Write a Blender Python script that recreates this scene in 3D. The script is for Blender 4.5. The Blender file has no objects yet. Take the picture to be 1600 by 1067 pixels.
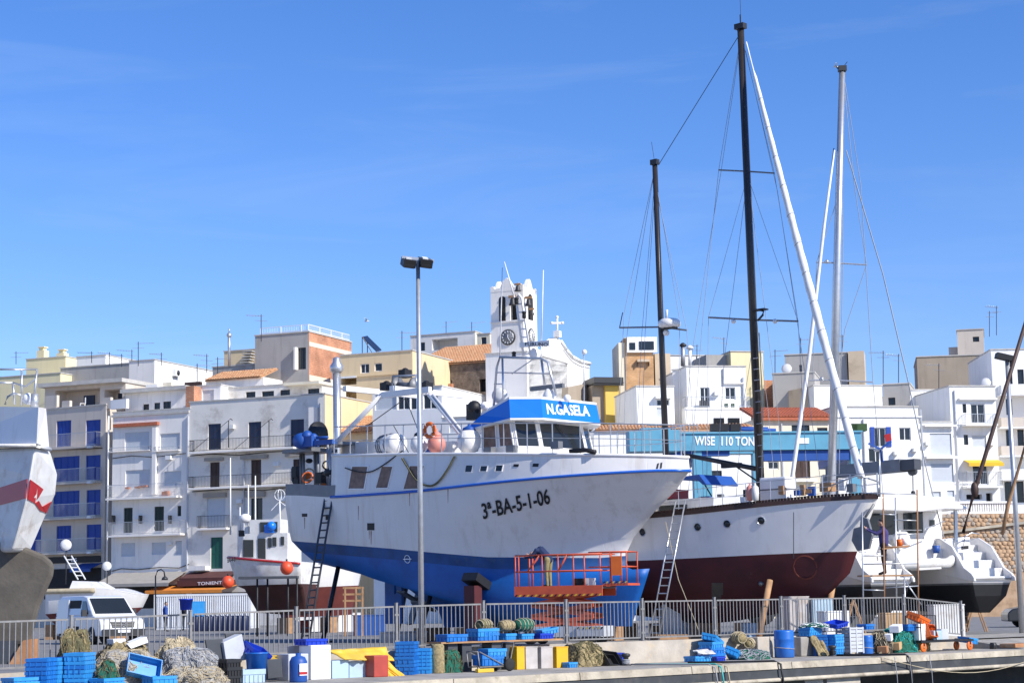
import bpy, bmesh, math, random
from mathutils import Vector, Matrix, noise
from mathutils.bvhtree import BVHTree
random.seed(7)
V = Vector; R = math.radians; PI = math.pi
scene = bpy.context.scene
COL = scene.collection
# ---------------------------------------------------------------- camera
F = 3000.0                       # focal length in photo pixels (1600 wide)
CAM = V((0, 0, 1.36))
PITCH = math.atan(408.5 / F); ROLL = -0.016
RM = Matrix.Rotation(PI/2 + PITCH, 3, 'X') @ Matrix.Rotation(ROLL, 3, 'Z')
cd = bpy.data.cameras.new('camera'); cam = bpy.data.objects.new('camera', cd); COL.objects.link(cam)
cam.matrix_world = Matrix.Translation(CAM) @ RM.to_4x4()
cd.sensor_width = 36; cd.lens = 36 * F / 1600; cd.clip_start = 0.5; cd.clip_end = 20000
scene.camera = cam
# ---------------------------------------------------------------- sky, sun, exposure
SUN = V((0.80, -0.60, 0)).normalized(); EL = R(37)
SD = V((SUN.x*math.cos(EL), SUN.y*math.cos(EL), math.sin(EL)))
w = bpy.data.worlds.new('World'); scene.world = w; w.use_nodes = True
nt = w.node_tree; nt.nodes.clear()
def wn(t, **k):
    n = nt.nodes.new(t)
    for a, b in k.items(): setattr(n, a, b)
    return n
sky = wn('ShaderNodeTexSky', sky_type='NISHITA', sun_disc=False, sun_elevation=EL, sun_rotation=math.atan2(SUN.x, SUN.y))
sky.altitude = 0; sky.air_density = 1.0; sky.dust_density = 0.0; sky.ozone_density = 5.0
hs = wn('ShaderNodeHueSaturation'); hs.inputs['Saturation'].default_value = 1.2; hs.inputs['Value'].default_value = 1.0
tint = wn('ShaderNodeMixRGB', blend_type='MULTIPLY'); tint.inputs[0].default_value = 1; tint.inputs[2].default_value = (1.02, 0.93, 1.16, 1)
tc = wn('ShaderNodeTexCoord'); mp = wn('ShaderNodeMapping'); mp.inputs['Scale'].default_value = (2.2, 2.2, 16); mp.inputs['Rotation'].default_value = (0.10, 0.16, 0.3)
nz = wn('ShaderNodeTexNoise'); nz.inputs['Scale'].default_value = 1.6; nz.inputs['Detail'].default_value = 7; nz.inputs['Roughness'].default_value = 0.62; nz.inputs['Distortion'].default_value = 0.6
cr = wn('ShaderNodeMapRange'); cr.inputs[1].default_value = 0.5; cr.inputs[2].default_value = 0.85; cr.inputs[3].default_value = 0; cr.inputs[4].default_value = 0.13
mx = wn('ShaderNodeMixRGB'); mx.inputs[2].default_value = (5.2, 5.9, 6.8, 1)
bg = wn('ShaderNodeBackground'); bg.inputs[1].default_value = 0.13
wo = wn('ShaderNodeOutputWorld'); L = nt.links.new
L(sky.outputs[0], hs.inputs['Color']); L(hs.outputs[0], tint.inputs[1]); L(tc.outputs['Generated'], mp.inputs[0]); L(mp.outputs[0], nz.inputs[0])
L(nz.outputs['Fac'], cr.inputs[0]); L(cr.outputs[0], mx.inputs[0]); L(tint.outputs[0], mx.inputs[1]); L(mx.outputs[0], bg.inputs[0]); L(bg.outputs[0], wo.inputs[0])
sl = bpy.data.lights.new('sun', 'SUN'); sl.energy = 5.0; sl.angle = R(0.5); sl.color = (1, 0.955, 0.88)
so = bpy.data.objects.new('sun', sl); COL.objects.link(so); so.rotation_euler = SD.to_track_quat('Z', 'Y').to_euler(); so.location = (60, -40, 60)
scene.view_settings.view_transform = 'Standard'; scene.view_settings.look = 'None'
scene.view_settings.exposure = 0.2; scene.view_settings.gamma = 1
scene.render.engine = 'CYCLES'
# ---------------------------------------------------------------- pixel helpers
def ray(px, py): return RM @ V(((px-800)/F, -(py-533.5)/F, -1))
def atY(px, py, Y): d = ray(px, py); return CAM + d*(Y/d.y)
def atZ(px, py, z): d = ray(px, py); return CAM + d*((z-CAM.z)/d.z)
def onplane(px, py, P, n): d = ray(px, py); return CAM + d*((P-CAM).dot(n)/d.dot(n))
def project(p): q = RM.transposed() @ (V(p)-CAM); return (800 + F*q.x/-q.z, 533.5 - F*q.y/-q.z)
# ---------------------------------------------------------------- materials
MATS = {}
def mat(name, col, rough=0.6, var=0.12, scale=3.0, metal=0.0, bump=0.0, dirt=None, dirt_amt=0.0, dscale=1.2, streak=False, spec=0.5, trans=0):
    """procedural material: base colour broken up by noise, with optional stains of another colour"""
    if name in MATS: return MATS[name]
    m = bpy.data.materials.new(name); m.use_nodes = True; t = m.node_tree; N = t.nodes; l = t.links.new
    b = N['Principled BSDF']; b.inputs['Roughness'].default_value = rough; b.inputs['Metallic'].default_value = metal
    b.inputs['Specular IOR Level'].default_value = spec
    if trans: b.inputs['Transmission Weight'].default_value = trans
    c = N.new('ShaderNodeTexCoord'); n = N.new('ShaderNodeTexNoise'); n.inputs['Scale'].default_value = scale; n.inputs['Detail'].default_value = 6
    l(c.outputs['Object'], n.inputs['Vector'])
    r = N.new('ShaderNodeMapRange'); r.inputs[1].default_value = 0.3; r.inputs[2].default_value = 0.7; r.inputs[3].default_value = 1-var; r.inputs[4].default_value = 1+var*0.5
    l(n.outputs['Fac'], r.inputs[0])
    mu = N.new('ShaderNodeMixRGB'); mu.blend_type = 'MULTIPLY'; mu.inputs[0].default_value = 1; mu.inputs[1].default_value = (*col, 1)
    l(r.outputs[0], mu.inputs[2]); out = mu.outputs[0]
    if dirt:
        n2 = N.new('ShaderNodeTexNoise'); n2.inputs['Scale'].default_value = dscale; n2.inputs['Detail'].default_value = 9; n2.inputs['Roughness'].default_value = 0.7
        if streak:
            m2 = N.new('ShaderNodeMapping'); m2.inputs['Scale'].default_value = (2.5, 2.5, 0.25); l(c.outputs['Object'], m2.inputs[0]); l(m2.outputs[0], n2.inputs['Vector'])
        else: l(c.outputs['Object'], n2.inputs['Vector'])
        r2 = N.new('ShaderNodeMapRange'); r2.inputs[1].default_value = 0.52; r2.inputs[2].default_value = 0.68; r2.inputs[3].default_value = 0; r2.inputs[4].default_value = dirt_amt
        l(n2.outputs['Fac'], r2.inputs[0])
        mi = N.new('ShaderNodeMixRGB'); mi.inputs[2].default_value = (*dirt, 1); l(r2.outputs[0], mi.inputs[0]); l(out, mi.inputs[1]); out = mi.outputs[0]
    l(out, b.inputs['Base Color'])
    if bump:
        bn = N.new('ShaderNodeBump'); bn.inputs['Strength'].default_value = bump; bn.inputs['Distance'].default_value = 0.03
        n3 = N.new('ShaderNodeTexNoise'); n3.inputs['Scale'].default_value = scale*6; n3.inputs['Detail'].default_value = 5; l(c.outputs['Object'], n3.inputs['Vector'])
        l(n3.outputs['Fac'], bn.inputs['Height']); l(bn.outputs[0], b.inputs['Normal'])
    MATS[name] = m; return m
def brickmat(name, c1, c2, mortar, sc=1.0):
    m = bpy.data.materials.new(name); m.use_nodes = True; t = m.node_tree; N = t.nodes; l = t.links.new
    b = N['Principled BSDF']; b.inputs['Roughness'].default_value = 0.9
    c = N.new('ShaderNodeTexCoord'); s = N.new('ShaderNodeSeparateXYZ'); ad = N.new('ShaderNodeMath'); cm = N.new('ShaderNodeCombineXYZ')
    l(c.outputs['Object'], s.inputs[0]); l(s.outputs[0], ad.inputs[0]); l(s.outputs[1], ad.inputs[1]); l(ad.outputs[0], cm.inputs[0]); l(s.outputs[2], cm.inputs[1])
    k = N.new('ShaderNodeTexBrick'); k.inputs['Scale'].default_value = sc; k.inputs['Brick Width'].default_value = 0.34; k.inputs['Row Height'].default_value = 0.15; k.inputs['Mortar Size'].default_value = 0.018
    k.inputs['Color1'].default_value = (*c1, 1); k.inputs['Color2'].default_value = (*c2, 1); k.inputs['Mortar'].default_value = (*mortar, 1); l(cm.outputs[0], k.inputs[0])
    n = N.new('ShaderNodeTexNoise'); n.inputs['Scale'].default_value = 0.8; n.inputs['Detail'].default_value = 8; l(c.outputs['Object'], n.inputs['Vector'])
    r = N.new('ShaderNodeMapRange'); r.inputs[1].default_value = 0.35; r.inputs[2].default_value = 0.7; r.inputs[3].default_value = 0.7; r.inputs[4].default_value = 1.15; l(n.outputs['Fac'], r.inputs[0])
    mu = N.new('ShaderNodeMixRGB'); mu.blend_type = 'MULTIPLY'; mu.inputs[0].default_value = 1; l(k.outputs[0], mu.inputs[1]); l(r.outputs[0], mu.inputs[2]); l(mu.outputs[0], b.inputs['Base Color'])
    MATS[name] = m; return m
STAIN = (0.30, 0.27, 0.23)
mat('white_wall', (0.86, 0.82, 0.76), 0.85, 0.05, 0.6, dirt=(0.45, 0.43, 0.40), dirt_amt=0.35, dscale=0.8, streak=True)
mat('peeling_wall', (0.78, 0.74, 0.67), 0.9, 0.08, 0.8, dirt=(0.33, 0.29, 0.24), dirt_amt=0.6, dscale=0.55, bump=0.2)
mat('bright_wall', (0.86, 0.85, 0.82), 0.85, 0.05, 0.6, dirt=(0.55, 0.50, 0.42), dirt_amt=0.3, dscale=0.7, streak=True)
mat('beige_wall', (0.66, 0.58, 0.49), 0.9, 0.07, 0.6, dirt=STAIN, dirt_amt=0.3, dscale=0.8, streak=True)
mat('cream_wall', (0.78, 0.61, 0.37), 0.9, 0.07, 0.5, dirt=(0.45, 0.33, 0.2), dirt_amt=0.3, dscale=0.7, streak=True)
mat('pale_cream_wall', (0.80, 0.72, 0.55), 0.9, 0.07, 0.5, dirt=(0.45, 0.36, 0.25), dirt_amt=0.3, dscale=0.7, streak=True)
mat('yellow_wall', (0.82, 0.72, 0.44), 0.9, 0.06, 0.5, dirt=(0.5, 0.42, 0.25), dirt_amt=0.25, dscale=0.7, streak=True)
mat('ochre_wall', (0.75, 0.52, 0.12), 0.9, 0.08, 0.5)
mat('grey_wall', (0.42, 0.40, 0.37), 0.92, 0.10, 0.6, dirt=(0.22, 0.2, 0.18), dirt_amt=0.5, dscale=0.6, streak=True)
mat('brown_wall', (0.40, 0.33, 0.25), 0.92, 0.10, 0.6, dirt=(0.2, 0.17, 0.14), dirt_amt=0.5, dscale=0.6, streak=True)
mat('tan_wall', (0.60, 0.48, 0.34), 0.92, 0.10, 0.6, dirt=(0.3, 0.22, 0.14), dirt_amt=0.45, dscale=0.9)
mat('rubble_stone', (0.20, 0.16, 0.13), 0.95, 0.45, 2.6, bump=0.8, dirt=(0.36, 0.30, 0.24), dirt_amt=0.6, dscale=3)
mat('slope_stone', (0.50, 0.33, 0.20), 0.95, 0.35, 2.0, bump=0.8, dirt=(0.35, 0.27, 0.2), dirt_amt=0.7, dscale=2)
brickmat('orange_brick', (0.62, 0.25, 0.12), (0.52, 0.19, 0.09), (0.50, 0.36, 0.26))
brickmat('ochre_brick', (0.68, 0.38, 0.17), (0.60, 0.32, 0.13), (0.6, 0.42, 0.26))
mat('roof_tile', (0.58, 0.30, 0.15), 0.9, 0.3, 5, dirt=(0.62, 0.50, 0.30), dirt_amt=0.7, dscale=3)
mat('red_tile', (0.48, 0.14, 0.07), 0.9, 0.3, 5, dirt=(0.35, 0.15, 0.1), dirt_amt=0.5, dscale=3)
mat('coping', (0.52, 0.50, 0.46), 0.9, 0.15, 2)
mat('blue_shutter', (0.008, 0.06, 0.36), 0.5, 0.1, 3)
mat('navy_shutter', (0.025, 0.04, 0.085), 0.5, 0.1, 3)
mat('green_shutter', (0.01, 0.03, 0.025), 0.5, 0.1, 3)
mat('green_door', (0.01, 0.10, 0.07), 0.5, 0.1, 3)
mat('brown_door', (0.06, 0.03, 0.022), 0.6, 0.2, 3)
mat('roller', (0.62, 0.66, 0.70), 0.6, 0.05, 3)
mat('dark_glass', (0.02, 0.025, 0.03), 0.08, 0.1, 1)
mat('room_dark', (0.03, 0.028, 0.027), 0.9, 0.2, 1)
mat('frame_white', (0.78, 0.78, 0.76), 0.5, 0.05, 3)
mat('iron', (0.03, 0.03, 0.032), 0.5, 0.15, 6)
mat('galvanised', (0.52, 0.53, 0.54), 0.38, 0.12, 8, metal=0.6)
mat('fence_paint', (0.27, 0.265, 0.255), 0.5, 0.2, 8, metal=0.25, dirt=(0.22, 0.13, 0.08), dirt_amt=0.5, dscale=6)
mat('aluminium', (0.60, 0.61, 0.62), 0.35, 0.1, 6, metal=0.75)
mat('asphalt', (0.215, 0.21, 0.205), 0.95, 0.25, 1.5, bump=0.15, dirt=(0.12, 0.12, 0.12), dirt_amt=0.6, dscale=0.35)
mat('concrete', (0.36, 0.335, 0.295), 0.93, 0.3, 1.8, bump=0.35, dirt=(0.17, 0.15, 0.125), dirt_amt=0.75, dscale=0.7)
mat('wall_concrete', (0.47, 0.42, 0.35), 0.93, 0.22, 2, bump=0.3, dirt=(0.60, 0.44, 0.24), dirt_amt=0.6, dscale=1.3)
mat('edge_concrete', (0.50, 0.44, 0.34), 0.92, 0.3, 2, bump=0.5, dirt=(0.2, 0.16, 0.11), dirt_amt=0.75, dscale=1.8)
mat('rust_dark', (0.17, 0.035, 0.02), 0.8, 0.3, 3)
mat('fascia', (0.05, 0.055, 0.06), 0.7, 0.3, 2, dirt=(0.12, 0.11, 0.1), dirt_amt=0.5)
mat('water', (0.01, 0.022, 0.03), 0.08, 0.2, 0.5, bump=0.6)
mat('hull_white', (0.80, 0.77, 0.73), 0.32, 0.04, 1.2, dirt=(0.50, 0.43, 0.35), dirt_amt=0.4, dscale=0.9, streak=True)
mat('shaded_bottom', (0.055, 0.016, 0.013), 0.8, 0.4, 1.5)  # shadow on the small boat's lower hull, painted as near-black red
mat('rust_run', (0.40, 0.27, 0.18), 0.8, 0.3, 6)
mat('gloss_white', (0.84, 0.82, 0.79), 0.25, 0.04, 2, dirt=(0.55, 0.5, 0.44), dirt_amt=0.3, dscale=0.9, streak=True)
mat('dirty_white', (0.70, 0.69, 0.66), 0.5, 0.1, 2, dirt=(0.35, 0.26, 0.18), dirt_amt=0.5, dscale=1.6)
mat('hull_blue', (0.004, 0.11, 0.42), 0.5, 0.2, 1.1, dirt=(0.012, 0.06, 0.24), dirt_amt=0.7, dscale=0.8, bump=0.12)
mat('boot_band', (0.012, 0.075, 0.24), 0.6, 0.3, 1.5, dirt=(0.05, 0.10, 0.16), dirt_amt=0.7, dscale=1.6)
mat('stripe_blue', (0.02, 0.13, 0.55), 0.3, 0.05, 2)
mat('visor_blue', (0.012, 0.19, 0.72), 0.3, 0.04, 2)
mat('maroon', (0.085, 0.012, 0.016), 0.65, 0.25, 1.3, dirt=(0.05, 0.012, 0.012), dirt_amt=0.6, dscale=1.5)
mat('red_bottom', (0.15, 0.03, 0.024), 0.7, 0.25, 1.5, dirt=(0.12, 0.04, 0.03), dirt_amt=0.6)  # bottom red, darkened so the colour carries the shade under the hulls
mat('red_paint', (0.45, 0.02, 0.02), 0.4, 0.1, 2)
mat('keel_grey', (0.12, 0.105, 0.085), 0.85, 0.3, 1.6, bump=0.3, dirt=(0.07, 0.06, 0.055), dirt_amt=0.8, dscale=1.2)
mat('rust_plate', (0.42, 0.20, 0.09), 0.85, 0.3, 2, dirt=(0.5, 0.38, 0.25), dirt_amt=0.7)
mat('wood', (0.42, 0.24, 0.12), 0.8, 0.25, 4)
mat('board_window', (0.24, 0.15, 0.11), 0.6, 0.35, 5)
mat('black', (0.012, 0.012, 0.014), 0.55, 0.2, 5)
mat('lettering', (0.012, 0.012, 0.014), 0.6, 0.1, 5)
mat('white_letter', (0.85, 0.87, 0.9), 0.5, 0.02, 5)
mat('dark_mast', (0.035, 0.03, 0.028), 0.3, 0.2, 3)
mat('sail_white', (0.80, 0.80, 0.79), 0.7, 0.08, 4)
mat('rope_grey', (0.35, 0.36, 0.38), 0.8, 0.1, 5)
mat('rope_tan', (0.50, 0.42, 0.28), 0.9, 0.2, 5)
mat('lift_orange', (0.62, 0.10, 0.04), 0.5, 0.12, 3, dirt=(0.25, 0.04, 0.03), dirt_amt=0.5)
mat('hazard_yellow', (0.70, 0.48, 0.03), 0.5, 0.1, 3)
mat('travel_blue', (0.13, 0.38, 0.52), 0.45, 0.08, 1.5, dirt=(0.06, 0.2, 0.32), dirt_amt=0.35)
mat('deep_blue', (0.015, 0.08, 0.33), 0.5, 0.1, 2)
mat('crate_blue', (0.012, 0.16, 0.52), 0.42, 0.12, 3, dirt=(0.10, 0.30, 0.48), dirt_amt=0.4, dscale=4)
mat('crate_light', (0.03, 0.28, 0.64), 0.42, 0.12, 3, dirt=(0.12, 0.30, 0.48), dirt_amt=0.5, dscale=4)
mat('crate_royal', (0.01, 0.045, 0.45), 0.42, 0.12, 3)
mat('crate_black', (0.018, 0.018, 0.02), 0.5, 0.15, 3)
mat('barrel_blue', (0.015, 0.14, 0.52), 0.4, 0.1, 3, dirt=(0.1, 0.2, 0.35), dirt_amt=0.3)
mat('bin_grey', (0.52, 0.54, 0.57), 0.5, 0.08, 3, dirt=(0.3, 0.27, 0.22), dirt_amt=0.35)
mat('panel_light_blue', (0.42, 0.56, 0.66), 0.55, 0.12, 2, dirt=(0.3, 0.33, 0.35), dirt_amt=0.5)
mat('panel_dark', (0.06, 0.065, 0.075), 0.5, 0.15, 3)
mat('box_yellow', (0.76, 0.42, 0.012), 0.5, 0.1, 3, dirt=(0.4, 0.28, 0.1), dirt_amt=0.4)
mat('box_grey', (0.50, 0.46, 0.43), 0.7, 0.2, 3, dirt=(0.4, 0.25, 0.15), dirt_amt=0.5)
mat('tarp_yellow', (0.72, 0.45, 0.04), 0.55, 0.12, 3, dirt=(0.5, 0.36, 0.14), dirt_amt=0.4)
mat('tub_red', (0.42, 0.06, 0.04), 0.5, 0.15, 3)
mat('orange', (0.80, 0.16, 0.02), 0.45, 0.08, 3)
mat('buoy_red', (0.80, 0.09, 0.03), 0.45, 0.08, 3)
mat('buoy_pink', (0.72, 0.28, 0.22), 0.5, 0.12, 3)
mat('net_olive', (0.20, 0.18, 0.09), 0.95, 0.5, 14, bump=1.0, dirt=(0.08, 0.08, 0.03), dirt_amt=0.8, dscale=9)
mat('net_grey', (0.50, 0.47, 0.42), 0.95, 0.45, 16, bump=1.0, dirt=(0.22, 0.2, 0.18), dirt_amt=0.8, dscale=10)
mat('net_green', (0.02, 0.17, 0.11), 0.95, 0.5, 16, bump=1.0, dirt=(0.01, 0.06, 0.04), dirt_amt=0.8, dscale=12)
mat('net_tan', (0.46, 0.36, 0.18), 0.95, 0.45, 16, bump=1.0, dirt=(0.2, 0.16, 0.09), dirt_amt=0.8, dscale=10)
mat('net_dark', (0.05, 0.045, 0.035), 0.95, 0.5, 14, bump=1.0)
mat('teal', (0.03, 0.42, 0.38), 0.5, 0.1, 3)
mat('foam_white', (0.84, 0.84, 0.84), 0.7, 0.05, 4)
mat('cardboard', (0.52, 0.33, 0.16), 0.9, 0.15, 3)
mat('rubber', (0.02, 0.02, 0.02), 0.8, 0.2, 4)
mat('tyre', (0.02, 0.02, 0.021), 0.85, 0.2, 6)
mat('van_white', (0.72, 0.73, 0.75), 0.22, 0.03, 2)
mat('van_plastic', (0.035, 0.036, 0.04), 0.6, 0.1, 5)
mat('head_lamp', (0.62, 0.65, 0.68), 0.12, 0.2, 12)
mat('awning_grey', (0.36, 0.33, 0.29), 0.9, 0.12, 2)
mat('awning_maroon', (0.10, 0.035, 0.03), 0.9, 0.15, 2)
mat('awning_orange', (0.75, 0.26, 0.04), 0.8, 0.1, 2)
mat('awning_yellow', (0.82, 0.50, 0.03), 0.8, 0.1, 2)
mat('container_white', (0.72, 0.73, 0.74), 0.5, 0.08, 2, dirt=(0.35, 0.28, 0.22), dirt_amt=0.4, streak=True)
mat('skin', (0.45, 0.26, 0.18), 0.6, 0.1, 6)
mat('hair', (0.02, 0.016, 0.013), 0.7, 0.2, 9)
mat('car_dark', (0.03, 0.032, 0.036), 0.2, 0.05, 2)
mat('solar', (0.02, 0.03, 0.06), 0.15, 0.1, 2)
mat('pot', (0.45, 0.17, 0.08), 0.8, 0.1, 4)
mat('leaf', (0.04, 0.09, 0.025), 0.7, 0.3, 8)
mat('dish', (0.66, 0.66, 0.65), 0.5, 0.06, 4)  # white greyed down so the dishes look slightly shaded
mat('steel_grey', (0.20, 0.205, 0.215), 0.5, 0.15, 3, metal=0.3)
M = MATS
# ---------------------------------------------------------------- mesh builder
class MB:
    def __init__(s): s.v = []; s.f = []; s.m = []; s.sm = []
    def add(s, vs, fs, mi=0, smooth=False):
        o = len(s.v); s.v += [V(x) for x in vs]; s.f += [[i+o for i in f] for f in fs]; s.m += [mi]*len(fs); s.sm += [smooth]*len(fs); return s
    def hexa(s, p, mi=0):   # 8 points: bottom 4 (ccw) then top 4
        return s.add(p, [(0,3,2,1), (4,5,6,7), (0,1,5,4), (1,2,6,5), (2,3,7,6), (3,0,4,7)], mi)
    def box(s, c, d, X=V((1,0,0)), mi=0, Z=V((0,0,1))):
        X = V(X).normalized(); Z = V(Z); Y = Z.cross(X).normalized(); Z = X.cross(Y).normalized()
        a, b, h = X*d[0]/2, Y*d[1]/2, Z*d[2]/2; c = V(c)
        return s.hexa([c-a-b-h, c+a-b-h, c+a+b-h, c-a+b-h, c-a-b+h, c+a-b+h, c+a+b+h, c-a+b+h], mi)
    def tube(s, pts, r, n=6, mi=0, cap=True):
        pts = [V(p) for p in pts]; rs = r if isinstance(r, (list, tuple)) else [r]*len(pts); vs = []; fs = []
        for i, p in enumerate(pts):
            t = (pts[min(i+1, len(pts)-1)] - pts[max(i-1, 0)])
            if t.length < 1e-9: t = V((0,0,1))
            t.normalize(); u = t.cross(V((0,0,1)) if abs(t.z) < 0.95 else V((1,0,0))).normalized(); v = t.cross(u)
            for k in range(n): a = 2*PI*k/n; vs.append(p + (u*math.cos(a)+v*math.sin(a))*rs[i])
        for i in range(len(pts)-1):
            for k in range(n): fs.append((i*n+k, i*n+(k+1)%n, (i+1)*n+(k+1)%n, (i+1)*n+k))
        if cap: fs += [tuple(range(n))[::-1], tuple((len(pts)-1)*n+k for k in range(n))]
        return s.add(vs, fs, mi, n > 5)
    def lathe(s, prof, c, axis=V((0,0,1)), n=16, mi=0):   # prof (r, h)
        axis = V(axis).normalized(); u = axis.cross(V((0,0,1)) if abs(axis.z) < 0.9 else V((1,0,0))).normalized(); v = axis.cross(u); vs = []; fs = []; c = V(c)
        for r, h in prof:
            for k in range(n): a = 2*PI*k/n; vs.append(c + axis*h + (u*math.cos(a)+v*math.sin(a))*max(r, 1e-4))
        for i in range(len(prof)-1):
            for k in range(n): fs.append((i*n+k, i*n+(k+1)%n, (i+1)*n+(k+1)%n, (i+1)*n+k))
        fs += [tuple(range(n))[::-1], tuple((len(prof)-1)*n+k for k in range(n))]
        return s.add(vs, fs, mi, True)
    def ball(s, c, r, n=14, mi=0, sq=(1,1,1)):
        pr = [(math.sin(PI*i/n)*1.0, -math.cos(PI*i/n)) for i in range(n+1)]; o = len(s.v)
        s.lathe(pr, (0,0,0), n=n, mi=mi)
        for i in range(o, len(s.v)): p = s.v[i]; s.v[i] = V(c) + V((p.x*r*sq[0], p.y*r*sq[1], p.z*r*sq[2]))
        return s
    def prism(s, poly, ext, mi=0):   # planar polygon extruded by vector
        n = len(poly); P = [V(p) for p in poly]; Q = [p+V(ext) for p in P]
        return s.add(P+Q, [tuple(range(n))[::-1], tuple(range(n, 2*n))] + [(i, (i+1) % n, n+(i+1) % n, n+i) for i in range(n)], mi)
    def torus(s, c, ax, Rr, r, n=20, k=8, mi=0, a0=0, a1=2*PI):
        ax = V(ax).normalized(); u = ax.cross(V((0,0,1)) if abs(ax.z) < 0.9 else V((1,0,0))).normalized(); v = ax.cross(u)
        return s.tube([V(c)+(u*math.cos(a0+(a1-a0)*i/n)+v*math.sin(a0+(a1-a0)*i/n))*Rr for i in range(n+1)], r, k, mi)
    def build(s, name, mats, parent=None, recalc=True):
        off = root_of(parent).location if parent else V((0,0,0))
        me = bpy.data.meshes.new(name); me.from_pydata([v-off for v in s.v], [], s.f)
        for m in (mats if isinstance(mats, (list, tuple)) else [mats]): me.materials.append(MATS[m] if isinstance(m, str) else m)
        me.polygons.foreach_set('material_index', s.m); me.polygons.foreach_set('use_smooth', s.sm)
        if recalc:
            b = bmesh.new(); b.from_mesh(me); bmesh.ops.recalc_face_normals(b, faces=b.faces); b.to_mesh(me); b.free()
        me.update(); o = bpy.data.objects.new(name, me); COL.objects.link(o)
        if parent: o.parent = parent
        return o
def root_of(o):
    while o.parent: o = o.parent
    return o
def tag(o, label, cat, group=None):
    o['label'] = label; o['category'] = cat
    if group: o['group'] = group
    return o
def thing(name, label, cat, loc=(0,0,0), group=None):
    o = bpy.data.objects.new(name, None); COL.objects.link(o); o.location = loc; o.empty_display_size = 0.3
    return tag(o, label, cat, group)
def struct(o, kind='structure'): o['kind'] = kind; return o
def bevel(o, w=0.01, seg=2):
    m = o.modifiers.new('bevel', 'BEVEL'); m.width = w; m.segments = seg; m.limit_method = 'ANGLE'; m.angle_limit = R(40); return o
def text_mesh(txt, shear=0.0, bold=0.0):
    c = bpy.data.curves.new('t', 'FONT'); c.body = txt; c.offset = bold; c.resolution_u = 3
    o = bpy.data.objects.new('t', c); COL.objects.link(o); dg = bpy.context.evaluated_depsgraph_get(); me = bpy.data.meshes.new_from_object(o.evaluated_get(dg))
    vs = [v.co.copy() for v in me.vertices]; fs = [tuple(p.vertices) for p in me.polygons]
    bpy.data.objects.remove(o); bpy.data.curves.remove(c); bpy.data.meshes.remove(me)
    x0 = min(v.x for v in vs); x1 = max(v.x for v in vs); y0 = min(v.y for v in vs); y1 = max(v.y for v in vs)
    return [((v.x-x0)/(x1-x0), (v.y-y0)/(y1-y0)) for v in vs], fs
def lettering(name, txt, quad, pt, matn, parent, bold=0.012, lift=0.01):
    """letters laid on a surface: quad = 4 pixel corners (bl, br, tr, tl); pt(px,py) gives (point, normal) on the surface"""
    uv, fs = text_mesh(txt, bold=bold); bl, br, tr, tl = [V((*q, 0)) for q in quad]; mb = MB(); vs = []
    for a, b in uv:
        q = (bl*(1-a)+br*a)*(1-b) + (tl*(1-a)+tr*a)*b; p, n = pt(q.x, q.y); vs.append(p+n*lift)
    mb.add(vs, fs); return mb.build(name, matn, parent, recalc=False)

def add_plates(name, ang, wdt, hgt, strength):
    """welded plate seams and slight plate ripple as relief on a hull paint"""
    m = MATS[name]; t = m.node_tree; N = t.nodes; l = t.links.new; b = N['Principled BSDF']; c = N.new('ShaderNodeTexCoord'); mp_ = N.new('ShaderNodeMapping'); mp_.inputs['Rotation'].default_value = (0, 0, ang); l(c.outputs['Object'], mp_.inputs[0])
    s_ = N.new('ShaderNodeSeparateXYZ'); cm_ = N.new('ShaderNodeCombineXYZ'); l(mp_.outputs[0], s_.inputs[0]); l(s_.outputs[0], cm_.inputs[0]); l(s_.outputs[2], cm_.inputs[1])
    k = N.new('ShaderNodeTexBrick'); k.inputs['Scale'].default_value = 1; k.inputs['Brick Width'].default_value = wdt; k.inputs['Row Height'].default_value = hgt; k.inputs['Mortar Size'].default_value = .012; k.inputs['Mortar Smooth'].default_value = .6; l(cm_.outputs[0], k.inputs[0])
    n = N.new('ShaderNodeTexNoise'); n.inputs['Scale'].default_value = 1.4; l(c.outputs['Object'], n.inputs['Vector']); ad = N.new('ShaderNodeMath'); ad.operation = 'MULTIPLY_ADD'; ad.inputs[1].default_value = -.35; l(k.outputs['Fac'], ad.inputs[0]); l(n.outputs['Fac'], ad.inputs[2])
    bp = N.new('ShaderNodeBump'); bp.inputs['Strength'].default_value = strength; bp.inputs['Distance'].default_value = .05; l(ad.outputs[0], bp.inputs['Height']); l(bp.outputs[0], b.inputs['Normal'])
add_plates('hull_white', R(41), 2.3, 1.05, .35)
# ================================================================ ground, quay, water
def fenceP(px, z=0.0):      # point of the fence line seen at photo column px
    Y = 3150.0/(77-0.0175*px); p = atY(px, 940, Y); return V((p.x, p.y, z))
def wall_top(px): return 0.07 + 0.22*min(1, max(0, px/700)) - 0.23*min(1, max(0, (px-1412)/90))
A0, A1 = fenceP(0), fenceP(1412); FD = (A1-A0).normalized(); FN = V((-FD.y, FD.x, 0))   # along the fence / away from the water
def FL(t, off=0, z=0): p = A0 + FD*t + FN*off; return V((p.x, p.y, z))
g = MB(); g.add([FL(-150, .1), FL(500, .1), FL(500, 3500), FL(-150, 3500)], [(0,1,2,3)])
struct(g.build('yard_ground', 'asphalt'))
E0, E1 = atZ(600, 1067, -.3), atZ(1600, 1015, -.3); ED = (E1-E0).normalized(); EN = V((-ED.y, ED.x, 0))
def QE(t, off=0, z=-.3): p = E0 + ED*t + EN*off; return V((p.x, p.y, z))
def Fat(t): return A0 + FD*t
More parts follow.
